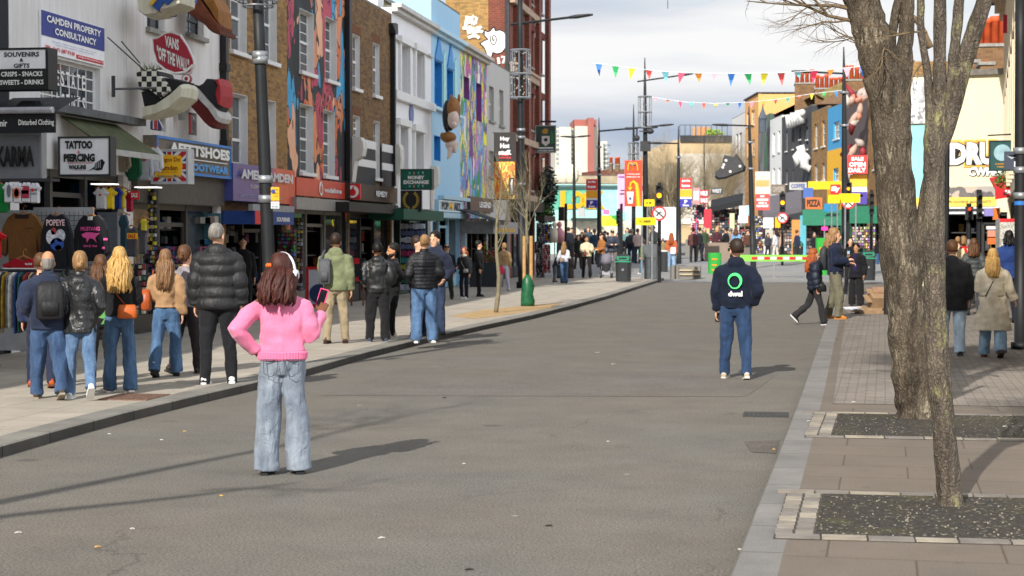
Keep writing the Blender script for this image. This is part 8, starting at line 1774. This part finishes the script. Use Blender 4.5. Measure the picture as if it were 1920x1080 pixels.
# ---- the hooded man
pr = person('man in a navy hoodie with a green ring logo, walking away down the road',1379,710,452,z=0,face=2,hair=('short','dark'),w=1.06,topc=dict(col='131b2c',t=.045,hem=.9,kind='cotton',hood=True,rib=True,name='hoodie'),bot=dict(col='163456',fade='264f80',th=.098,kn=.074,an=.064,name='jeans'),arms=('down','pocket'),legs=((6,0),(-7,6)),shoes=dict(col='b5a893',sole='c9c3b8'),vx=.0095,head=(-28,0),beard=True,extras=(('glasses',),))
r,K,HM,A_,LG_,up,X,k,jo = pr
GG = M(H('4fe07a'),.5,.12,8,name='green_print'); yb = -(.108 + .045) * 1.08
mb = MB(); c = up(0,0,1.25)
n = 26
for i in range(n):
 def rp(a,s_):
  rr = s_ * (1 + .1 * math.cos(a - 2.2)); return (.0 + rr * .092 * math.cos(a),rr * .1 * math.sin(a) - (0.006 if math.sin(a) < -.7 else 0))
 a0,a1 = 2 * math.pi * i / n,2 * math.pi * (i + 1) / n; th_ = lambda a: .74 - .13 * math.sin(a + .8)
 q4 = [rp(a0,th_(a0)),rp(a0,1),rp(a1,1),rp(a1,th_(a1))]
 mb.prism([(x,z_ + c.z) for x,z_ in q4],yb - .012 ,yb - .004,K)
mb.build('ring_logo',GG,r)
vs,fs,x0,x1,z0,z1 = textmesh('dwel',.04); mb = MB(); mb.add([((v[0] - (x0 + x1) / 2) * .18 / (x1 - x0),yb - .012,c.z - .16 + (v[1] - (z0 + z1) / 2) * .07 / (z1 - z0)) for v in vs],fs,K); mb.build('lettering',EM,r)
S0,E,Wp,nm = A_[0]; worn('mobile_phone','black phone in the left hand of the man in the logo hoodie','phone',X @ K @ T(Wp + V((.02,.03,-.1))),lambda mb: mb.box(-.036,.036,-.006,.006,-.05,.07),BLACK,False)
# ---- left pavement group
pr = person('balding man in a navy jacket with a black backpack, leftmost of the walking group',92,748,474,face=0,hair=('bald','grey'),skin='m',w=1.12,topc=dict(col='252d40',t=.045,hem=.84,kind='cotton',collar=True),bot=dict(col='20406a',fade='3f6a9a',th=.1,kn=.08,an=.07,name='jeans'),arms=('jacket','jacket'),legs=((9,2),(-12,14)),shoes=dict(col='4a4038',sole='8a8070'),vx=.0105)
backpack(pr,'black roll-top backpack on the balding man','1e1e20',.165,.46,1.2,.17,.02,t=.05)
pr = person('person mostly hidden behind the balding man, in dark trousers and orange boots',78,726,478,face=5,hair=('short','brown'),topc=dict(col='2a3350',t=.03,hem=.86,kind='cotton'),bot=dict(col='232f4c',th=.09,kn=.07,an=.06),legs=((8,0),(-8,8)),shoes=dict(col='b0501e',sole='5a3018'),vx=.016)
pr = person('woman in a black waxed jacket and light jeans with her hair clipped up',152,748,476,face=3,fem=True,hair=('bun','dirty'),w=1.05,topc=dict(col='1d1e20',t=.05,hem=.80,kind='leather',collar=True,name='leather_jacket',flare=.15),bot=dict(col='3a6390',fade='6590bc',th=.092,kn=.068,an=.056,name='jeans'),arms=('jacket','jacket'),legs=((5,0),(-14,26)),shoes=WSH,vx=.0105)
pr = person('person in black trousers half hidden between the bun and the blonde woman',190,724,482,face=0,fem=True,hair=('mid','brown'),topc=dict(col='5f9a52',t=.03,hem=.84,kind='cotton'),bot=dict(col='1f1c1e',th=.09,kn=.075,an=.075),legs=((-8,10),(7,0)),shoes=dict(col='6a4634',sole='3a2a22'),vx=.016)
pr = person('woman with long wavy blonde hair, black top and flared blue jeans',226,736,468,face=4,fem=True,hair=('long','blonde',1.18),w=1.0,topc=dict(col='18181b',t=.035,hem=.94,kind='knit',name='black_top'),bot=dict(col='244a70',fade='4a78a4',th=.092,kn=.066,an=.088,name='flared_jeans',hem=.03),arms=('fwd','read'),legs=((4,0),(-6,4)),shoes=dict(col='5a4a42',sole='c9c4bc'),vx=.0105)
r,K,HM,A_,LG_,up,X,k,jo = pr
handbag(pr,'orange tan leather crossbody bag on the back of the blonde woman','b5561c',up(.10,-.19,1.0),(.12,.05,.085),[up(-.13,.06,1.46),up(-.12,-.14,1.38),up(-.02,-.17,1.2),up(.08,-.19,1.08)],'crossbody_bag')
pr = person('woman with long straight brown hair in a tan bomber jacket and wide jeans',312,706,472,face=8,fem=True,hair=('long','lightbrown'),w=1.0,topc=dict(col='a5825f',t=.04,hem=.97,kind='cotton',rib=True,name='bomber_jacket'),bot=dict(col='24507c',fade='4f82b2',th=.1,kn=.085,an=.088,name='wide_jeans',hem=.06),arms=('fwd','down'),legs=((-10,12),(5,0)),shoes=dict(col='17171a',sole='17171a',high=.04),vx=.0105,sock='e0e0e0')
r,K,HM,A_,LG_,up,X,k,jo = pr
handbag(pr,'brown leather shoulder bag hanging at the left side of the woman in the tan bomber','a04a1c',up(-.27,-.03,1.08),(.07,.12,.15),[up(-.2,-.06,1.22),up(-.17,-.03,1.5),up(-.22,.06,1.22)],'shoulder_bag')
pr = person('woman in a grey patterned top hidden behind the tall man in the black puffer',350,700,464,face=35,fem=True,hair=('bun','brown'),topc=dict(mat=patchwork('sequins',[H('8a8088'),H('5f5a60'),H('b5acb0'),H('45434a')],(1,1,1),.5,30),t=.03,hem=.92,kind='knit'),bot=dict(col='2a2024',th=.085,kn=.065,an=.055),arms=('fwd','fwd'),legs=((-8,10),(6,0)),shoes=dict(col='2c2422'),vx=.0125)
handbag(pr,'dusty pink tote beside the woman in the patterned top','9a4a66',(-.12,.1,.98),(.1,.07,.14))
pr = person('tall grey haired man in a black hooded puffer jacket, black joggers and white trainers',409,719,423,face=6,hair=('crop','grey'),w=1.1,topc=dict(col='232325',t=.06,hem=.82,kind='puffer',hood=True,band=.125,name='puffer_jacket'),bot=dict(col='1c1d22',th=.098,kn=.074,an=.056,name='joggers',hem=-.02),arms=('down','down'),legs=((-3,2),(5,0)),shoes=WSH,sock='e4e4e4',vx=.0105,head=(25,0))
pr = person('shopkeeper in black standing in the dark shop mouth behind the lamp post',456,598,445,face=170,hair=('short','black'),topc=dict(col='141416',t=.03,kind='cotton'),bot=BLKT,vx=.016)
pr = person('man in a sage green hooded jacket and beige chinos with a grey sling bag',630,644,441,face=8,hair=('short','dark'),w=1.05,topc=dict(col='757b5c',t=.045,hem=.86,kind='cotton',hood=True,name='parka'),bot=dict(col='9a865e',th=.095,kn=.075,an=.066,name='chinos'),arms=('fwd','down'),legs=((-4,4),(5,0)),shoes=dict(col='3a2418',sole='2a1a12'),vx=.011)
r,K,HM,A_,LG_,up,X,k,jo = pr
backpack(pr,'grey sling rucksack on the left shoulder of the man in green','4a4c50',.10,.42,1.17,.11,-.15,t=.05)
pr = person('man in a black hooded bomber jacket, seen from behind beside the bearded man',708,641,458,face=-4,hair=('short','black'),skin='m',w=1.08,topc=dict(col='1f2021',t=.05,hem=.88,kind='leather',hood=True),bot=dict(col='1d1c20',th=.1,kn=.085,an=.072),arms=('jacket','jacket'),legs=((2,0),(-2,0)),shoes=dict(col='3c4450',sole='6a6f78'),vx=.0115)
pr = person('bearded man in black facing the man in the bomber jacket',736,634,459,face=-110,hair=('short','black'),skin='m',topc=dict(col='151518',t=.03,hem=.88,kind='cotton'),bot=dict(col='141416',th=.085,kn=.062,an=.05),arms=('jacket','jacket'),legs=((6,4),(-4,0)),shoes=dict(col='c9c0b0',sole='d0ccc4'),beard=True,vx=.0115)
pr = person('man in a shiny black puffer and loose light blue jeans standing on the kerb',796,642,443,face=-6,hair=('crop','dirty'),w=1.1,topc=dict(col='17181d',t=.05,hem=.88,kind='puffer',band=.06,name='puffer_jacket',collar=True),bot=dict(col='2f5c8c',fade='5a8abc',th=.11,kn=.095,an=.085,name='loose_jeans',hem=.04),arms=('jacket','jacket'),legs=((-3,0),(3,0)),shoes=WSH,vx=.011)
pr = person('dark haired man with a grey hood behind the shiny puffer',815,630,437,face=-150,hair=('short','black'),topc=dict(col='23283a',t=.04,hem=.88,kind='cotton',hood=True),bot=dict(col='2a3c5c'),arms=('pocket','pocket'),vx=.013)
pr = person('man whose face shows left of the shiny puffer',784,630,446,face=120,hair=('short','dark'),topc=dict(col='1c1c20',t=.03,kind='cotton'),bot=dict(col='2c3f5c'),shoes=dict(col='202022'),vx=.016)
pr = person('older man in a dark cap and navy anorak walking towards the camera',838,561,459,face=172,hair=('crop','grey'),topc=dict(col='1b2433',t=.05,hem=.84,kind='cotton'),bot=dict(col='2e3328',th=.095,kn=.08,an=.07),arms=('down','down'),legs=((8,0),(-8,10)),shoes=dict(col='2a2420'),extras=(('cap','1a1e28'),),vx=.013)
pr = person('red haired woman in a black jacket with a pale strap and small grey bag',870,561,465,face=-160,fem=True,hair=('bob','red'),topc=dict(col='232426',t=.045,hem=.86,kind='cotton'),bot=dict(col='1b2236',th=.085,kn=.068,an=.06),arms=('down','fwd'),legs=((7,0),(-7,8)),shoes=WSH,extras=(('scarf','c9c4b0'),),vx=.013)
r,K,HM,A_,LG_,up,X,k,jo = pr
handbag(pr,'small pale grey crossbody bag of the red haired woman','a9a8a4',up(-.13,.17,.98),(.09,.04,.06),[up(.1,.1,1.46),up(.03,.17,1.25),up(-.1,.18,1.04)],'crossbody_bag')
pr = person('person in black standing in the open shop right of the red haired woman',898,556,453,face=90,hair=('short','black'),topc=dict(col='141517',t=.04,kind='cotton',hem=.8),bot=BLKT,vx=.016)
pr = person('woman in a tan jacket and lilac trousers with a bright pink bag',945,545,457,face=-20,fem=True,hair=('bun','dirty'),topc=dict(col='a08460',t=.05,hem=.95,kind='cotton'),bot=dict(col='b8b4cc',th=.085,kn=.07,an=.062),arms=('down','down'),legs=((6,0),(-6,6)),shoes=WSH,vx=.014)
handbag(pr,'bright pink carrier bag at the side of the woman in lilac trousers','d8184f',(-.16,-.05,.78),(.14,.07,.15))
# ---- far left pavement and crossing
def far(label,px,py,top,face,fem,hair,tc_,bc,arms=('down','down'),legs=((6,0),(-6,6)),z=KZ,vx=.022,skin='f',hem=.86,t=.035,kind='cotton',shoes=None,flare=0,extras=(),bt=None,lean=0,d=None):
 bb = dict(col=bc,th=.09,kn=.075,an=.07); bb.update(bt or {})
 return person(label,px,py,top,z=z,face=face,fem=fem,hair=hair,topc=dict(col=tc_,t=t,hem=hem,kind=kind,flare=flare),bot=bb,arms=arms,legs=legs,vx=vx,skin=skin,shoes=shoes or BSH,extras=extras,lean=lean,d=d)
pr = far('woman in a white top and wide jeans carrying a tan bag by the clothes rack',1058,531,455,20,True,('long','dirty'),'d4d6e0','33608e',('out','fwd'),vx=.016,hem=.93,bt=dict(an=.09,kn=.08))
handbag(pr,'tan bag on the back of the woman in the white top','a08a78',(-.03,-.17,1.02),(.1,.05,.09))
far('stooping person in dark clothes behind the woman in the white top',1040,529,470,60,True,('short','brown'),'2a2e3c','5a6070',('fwd','fwd'),lean=25)
pr = far('man in a cream jacket looking down at his phone with a dark red bag',1100,521,443,175,False,('short','black'),'d0c4a4','221f20',('read','read'),vx=.016,skin='m',hem=.9,t=.045)
handbag(pr,'dark red pouch at the waist of the man in cream','6a1824',(.1,.17,1.0),(.07,.04,.06))
far('woman in a tan suede jacket and dark cap behind the stroller',1128,519,437,-120,True,('mid','black'),'9a6434','232a44',('fwd','fwd'),vx=.016,hem=.92,extras=(('cap','15161a'),),shoes=WSH)
far('man in a flat cap and sunglasses with a quilted navy jacket',1148,513,431,170,False,('crop','grey'),'2b3442','6e655e',('read','read'),vx=.016,t=.045,kind='puffer',extras=(('cap','2a2a2c'),('glasses',)),shoes=dict(col='c98a4a'))
pr = far('man with a large dark rucksack left of the central post',1184,502,430,10,False,('short','grey'),'26304a','1f3a5c',vx=.018)
backpack(pr,'large dark rucksack of the man left of the central post','24272f',.17,.5,1.2,.18,t=.04)
far('child in an olive coat and dark red hat by the utility cabinet',1206,514,450,-60,False,('beanie','dark'),'5a6438','2c6a8c',hem=.7,extras=(('beanie','7a1828'),),shoes=WSH)
pr = far('woman with long orange hair and a white bag at the crossing',1259,510,438,15,True,('long','red'),'b5603c','7aa4cc',hem=.92,vx=.018,z=0)
handbag(pr,'white tote bag of the woman with orange hair','dcdcdc',(.12,-.16,.98),(.13,.05,.16))
far('person in olive right behind the woman with orange hair',1252,490,424,20,False,('short','brown'),'4c4a28','2a2c30',z=0)
far('person in a beige coat at the slim bin',1243,498,447,0,False,('short','grey'),'8a7a58','3a3430',z=0)
far('person with pale trousers near the far hotel banner',1279,470,412,160,False,('short','dark'),'2a2c34','b8b8bc',z=0)
crowd = [(1012,512,440,'1a1a1c','1c1c1e','black'),(1066,478,424,'20242e','222226','dark'),(1077,482,432,'15151a','1c1c1e','brown'),(1084,506,441,'232a24','3a2c28','dark'),(1090,480,430,'2a2e44','222','grey'),(1097,476,420,'5a6a60','2b2b2f','grey'),(1103,484,424,'3a4a5c','26364c','brown'),(1109,480,436,'1d1d22','2a2a2e','black'),(1115,486,426,'2a4458','2a2a2e','brown'),(1121,494,438,'6a4a3a','2c2c30','auburn'),(1134,488,422,'d8dce4','3a6090','dark'),(1140,480,436,'8a5a3a','2a2a2e','brown'),(1158,494,438,'2a2f2a','20242a','dark'),(1164,505,440,'26262a','8a8468','black'),(1072,470,428,'4a3f3a','2b2b2f','dark'),(1126,472,434,'3f2f3a','2b2b2f','auburn'),(1054,486,436,'2a2a44','1c1c20','black'),(1196,476,420,'c9b0a8','3a3a3e','brown'),(1176,478,428,'6a8a84','2b2b2f','dark'),(1226,470,424,'33383a','2b2b2f','dark'),(1060,500,440,'191b20','1b1b1f','dark'),(1091,496,436,'1f1a1c','2b2430','brown')]
CN = {'1': 'black','2': 'dark','3': 'slate','4': 'brown','5': 'grey green','6': 'russet','8': 'tan','d': 'white','c': 'pink beige'}
locs = ['at the pub corner','under the market letters','below the first dark pole','behind the man in cream, lower in the crowd','in the middle of the packed crowd','tall behind the man in cream','with a pale face behind the crowd','just left of the hotel banner post','right in front of the hotel banner post','with reddish hair beside the banner post','in front of the zigzag banner','low under the zigzag banner','between the flat cap and the rucksack','just right of the man in the flat cap','at the back of the crowd under the market canopy','at the back of the crowd by the banner post','beside the pale shop mannequins','below the M banner','under the pink narrow banner','under the long yellow sign','close to the wooden clothes rack','with brown hair behind the tan jacket']
for i,(x,yb,yt,a,b_,hc) in enumerate(crowd):
 b_ = b_ if len(b_) == 6 else '222226'; y_b = yb; far(f'{CN.get(a[0], "dark")} clad pedestrian ' + locs[i],x,y_b,yt,rnd.choice((0,20,160,180,200,-30)),i % 3 == 0,('short' if i % 3 else 'mid',hc),a,b_,rnd.choice((('down','down'),('fwd','down'),('read','read'))),z=0,vx=.032,d=max(84,min(112,1.72 * F / (yb - yt) if yb > 485 else 96 + (i * 7) % 17)))
 # ---- far right row pedestrians
fr_ = [(1300,470,424,'5a3a3a','2a2a30','dark','maroon clad shopper at the pink hat stall'),(1321,474,424,'3a4a34','28304c','grey','shopper in a dark green quilted coat near the red dresses'),(1311,472,418,'24262c','2a2a2e','black','shopper in black left of the green quilted coat'),(1345,484,410,'4a2a30','5a3038','blonde','tall person in a maroon tracksuit with a white stripe'),(1361,480,428,'1c1e20','2a2a2e','black','rounded figure in black right of the maroon tracksuit'),(1380,478,426,'7aa0c8','3a5a5a','brown','shopper in a light blue jacket behind the hooded man'),(1369,474,428,'8a7a6a','4a4a4e','grey','shopper in beige between the black coat and the light blue jacket'),(1454,482,431,'d8d8dc','d0c8bc','black','shopper in a white T-shirt by the traffic light pole'),(1495,490,432,'262c44','2a2a30','brown','pedestrian in a navy coat before the turquoise pillar'),(1527,496,437,'1f2124','2a2a2e','grey','pedestrian in black with a white cap by the pink discs'),(1466,482,436,'b09078','2a2a2e','brown','tan coated figure right of the white T-shirt'),(1440,478,440,'3a3a44','2a2a30','dark','small dark shopper in front of the poster with a blue header'),(1402,480,432,'5a3a30','3a3a40','brown','brown clad shopper beside the cream T-shirts'),(1594,552,447,'17181a','222226','black','dark haired person looking over the shoulder of the woman with the phone'),(1550,498,440,'6a5a54','2a2a30','dirty','pedestrian in brown partly behind the long-haired man')]
for i,(x,yb,yt,a,b_,hc,l) in enumerate(fr_): far(l,x,yb,yt,rnd.choice((10,160,60,-60,180)) if x != 1594 else 175,i % 2 == 1,(('short','mid')[i % 2],hc),a,b_,rnd.choice((('down','down'),('fwd','down'))),d=None if x == 1594 else 98 + (i * 5) % 8,z=0 if x != 1594 else KZ,vx=.03 if x != 1594 else .016)
# ---- right hand people
pr = person('girl with long red hair in a black padded coat walking right with a black handbag',1527,609,467,z=0,face=80,fem=True,hair=('long','red'),topc=dict(col='1a2231',t=.065,hem=.82,kind='puffer',band=.11,hood=True,name='padded_coat'),bot=dict(col='2a292c',th=.088,kn=.075,an=.082,hem=.05),arms=('jacket','down'),legs=((-16,34),(16,4)),shoes=dict(col='18181a',sole='c8c8c8'),vx=.0115)
handbag(pr,'black handbag carried by the girl in the padded coat','141416',(.24,.12,.88),(.05,.12,.1),[(.24,.04,.95),(.24,.1,1.1),(.24,.18,.95)])
pr = person('long-haired man in a navy sweatshirt and khaki trousers with a grey backpack',1566,598,430,face=95,hair=('mid','dirty'),w=1.08,topc=dict(col='1a2238',t=.045,hem=.88,kind='cotton',rib=True),bot=dict(col='6f6a4e',th=.105,kn=.085,an=.072,name='khaki_trousers'),arms=('fwd','read'),legs=((-6,10),(12,14)),shoes=dict(col='c07c34',sole='a8743a'),vx=.0115)
backpack(pr,'dark grey backpack of the long-haired man','2c2f33',.15,.48,1.2,.17,t=.045)
pr = person('woman in a dark purple jumper and open black coat looking at her phone',1605,574,458,face=-165,fem=True,hair=('short','black'),skin='m',w=1.12,topc=dict(col='17171b',t=.055,hem=.80,kind='cotton',flare=.2,name='coat'),bot=dict(col='1d1d20',th=.1,kn=.1,an=.1),arms=('down','up'),legs=((2,0),(-2,0)),shoes=BSH,vx=.0125)
r,K,HM,A_,LG_,up,X,k,jo = pr
mb = MB(); cs = []
for zz,rx in ((.84,.10),(1.0,.10),(1.2,.095),(1.4,.07),(1.47,.04)): c = up(0,.10,zz); cs.append((c.x,c.y,c.z,rx,.085))
mb.loft(cs,14,K); jp = mb.build('jumper',cloth(H('1f1c48'),.15,12,.3,name='purple_knit'),r,smooth=True)
worn('mobile_phone','pale blue phone held by the woman in the purple jumper','phone',X @ K @ T(A_[1][2] + V((-.02,.03,.1))),lambda mb: mb.box(-.036,.036,-.006,.006,-.07,.07),M(H('8fb4d0'),.4,name='blue_case'),False)
far('person in black with blue jeans walking near the green post at the tree',1650,508,443,5,False,('short','black'),'17181b','2b568c',z=0,vx=.018)
pr = person('man in a long black hooded coat and pale jeans just right of the slim trunk',1784,667,454,face=4,hair=('short','brown'),w=1.12,topc=dict(col='17181a',t=.06,hem=.70,kind='cotton',hood=True,name='long_coat',flare=.05),bot=dict(col='8fb0cc',fade='b4cfe4',th=.095,kn=.08,an=.072,name='pale_jeans'),arms=('down','down'),legs=((5,0),(-5,4)),shoes=BSH,vx=.0115)
pr = person('woman in a beige belted trench coat and grey cap seen from behind',1860,670,470,face=-2,fem=True,hair=('capblond','blonde'),w=1.14,topc=dict(col='cdc2ac',t=.05,hem=.44,kind='cotton',flare=.22,name='trench_coat',collar=True),bot=dict(col='6a9ac0',fade='a0c4e0',th=.09,kn=.085,an=.085,name='jeans',hem=.05),arms=('read','out'),legs=((4,0),(-12,16)),shoes=dict(col='6a4226',sole='4a3020'),extras=(('cap','8a867e'),),vx=.011)
r,K,HM,A_,LG_,up,X,k,jo = pr
mb = MB(); c = up(0,0,1.02); mb.loft([(c.x,c.y,c.z - .02,.215,.165),(c.x,c.y,c.z + .02,.215,.165)],24,K); mb.build('belt',cloth(H('a89c86'),.1,12,.2,name='belt_cloth'),r,smooth=True)
worn('bag_strap','thin dark strap crossing the back of the beige trench coat','strap',X,lambda mb: mb.tube([up(.1,-.12,1.46) ,up(.0,-.165,1.25),up(-.12,-.17,1.0)],[(.008,.003)] * 3,6,ref=(1,0,0),X=K),BLACK,False)
pr = person('woman with a brown bob in a dark grey puffer, left of the trench coat',1825,592,450,face=0,fem=True,hair=('mid','brown'),topc=dict(col='3c4040',t=.055,hem=.88,kind='puffer',band=.1),bot=dict(col='3a3c42',th=.09,kn=.07,an=.06),arms=('jacket','jacket'),legs=((4,0),(-4,4)),vx=.013)
pr = person('woman in a cream coat with a red scarf, just right of the long black coat',1806,580,446,face=10,fem=True,hair=('bun','dirty'),topc=dict(col='d4bc94',t=.05,hem=.55,kind='cotton',flare=.2),bot=dict(col='2a2a2e'),extras=(('scarf','c02028'),),vx=.014)
worn('scarf','long bright red scarf hanging over the cream coat','scarf',pr[6],lambda mb: mb.tube([pr[5](.06,-.13,1.5),pr[5](.12,-.17,1.3),pr[5](.2,-.19,1.12),pr[5](.26,-.19,1.02)],[(.03,.012),(.05,.015),(.07,.015),(.09,.012)],10,ref=(1,0,0),X=pr[1]),cloth(H('c4161c'),.1,10,.3,name='red_wool'),True)
pr = person('man in a royal blue hooded jacket and black beanie at the right edge',1890,606,436,face=-6,hair=('beanie','black'),w=1.12,topc=dict(col='22386c',t=.055,hem=.86,kind='cotton',hood=True),bot=dict(col='22222a',th=.095,kn=.08,an=.07),arms=('pocket','pocket'),extras=(('beanie','141416'),),vx=.013)
pr = person('grey hooded person between the cream coat and the brown bob',1815,570,452,face=10,hair=('beanie','grey'),topc=dict(col='6a6a72',t=.045,hem=.84,kind='cotton',hood=True),bot=dict(col='2a2a2e'),extras=(('beanie','7a787c'),),vx=.016)
pr = person('dark haired person at the souvenir shop mouth under the red light',1796,545,446,face=20,hair=('short','dirty'),topc=dict(col='b8a890',t=.04,hem=.86,kind='cotton'),bot=dict(col='2a2a2e'),vx=.016)
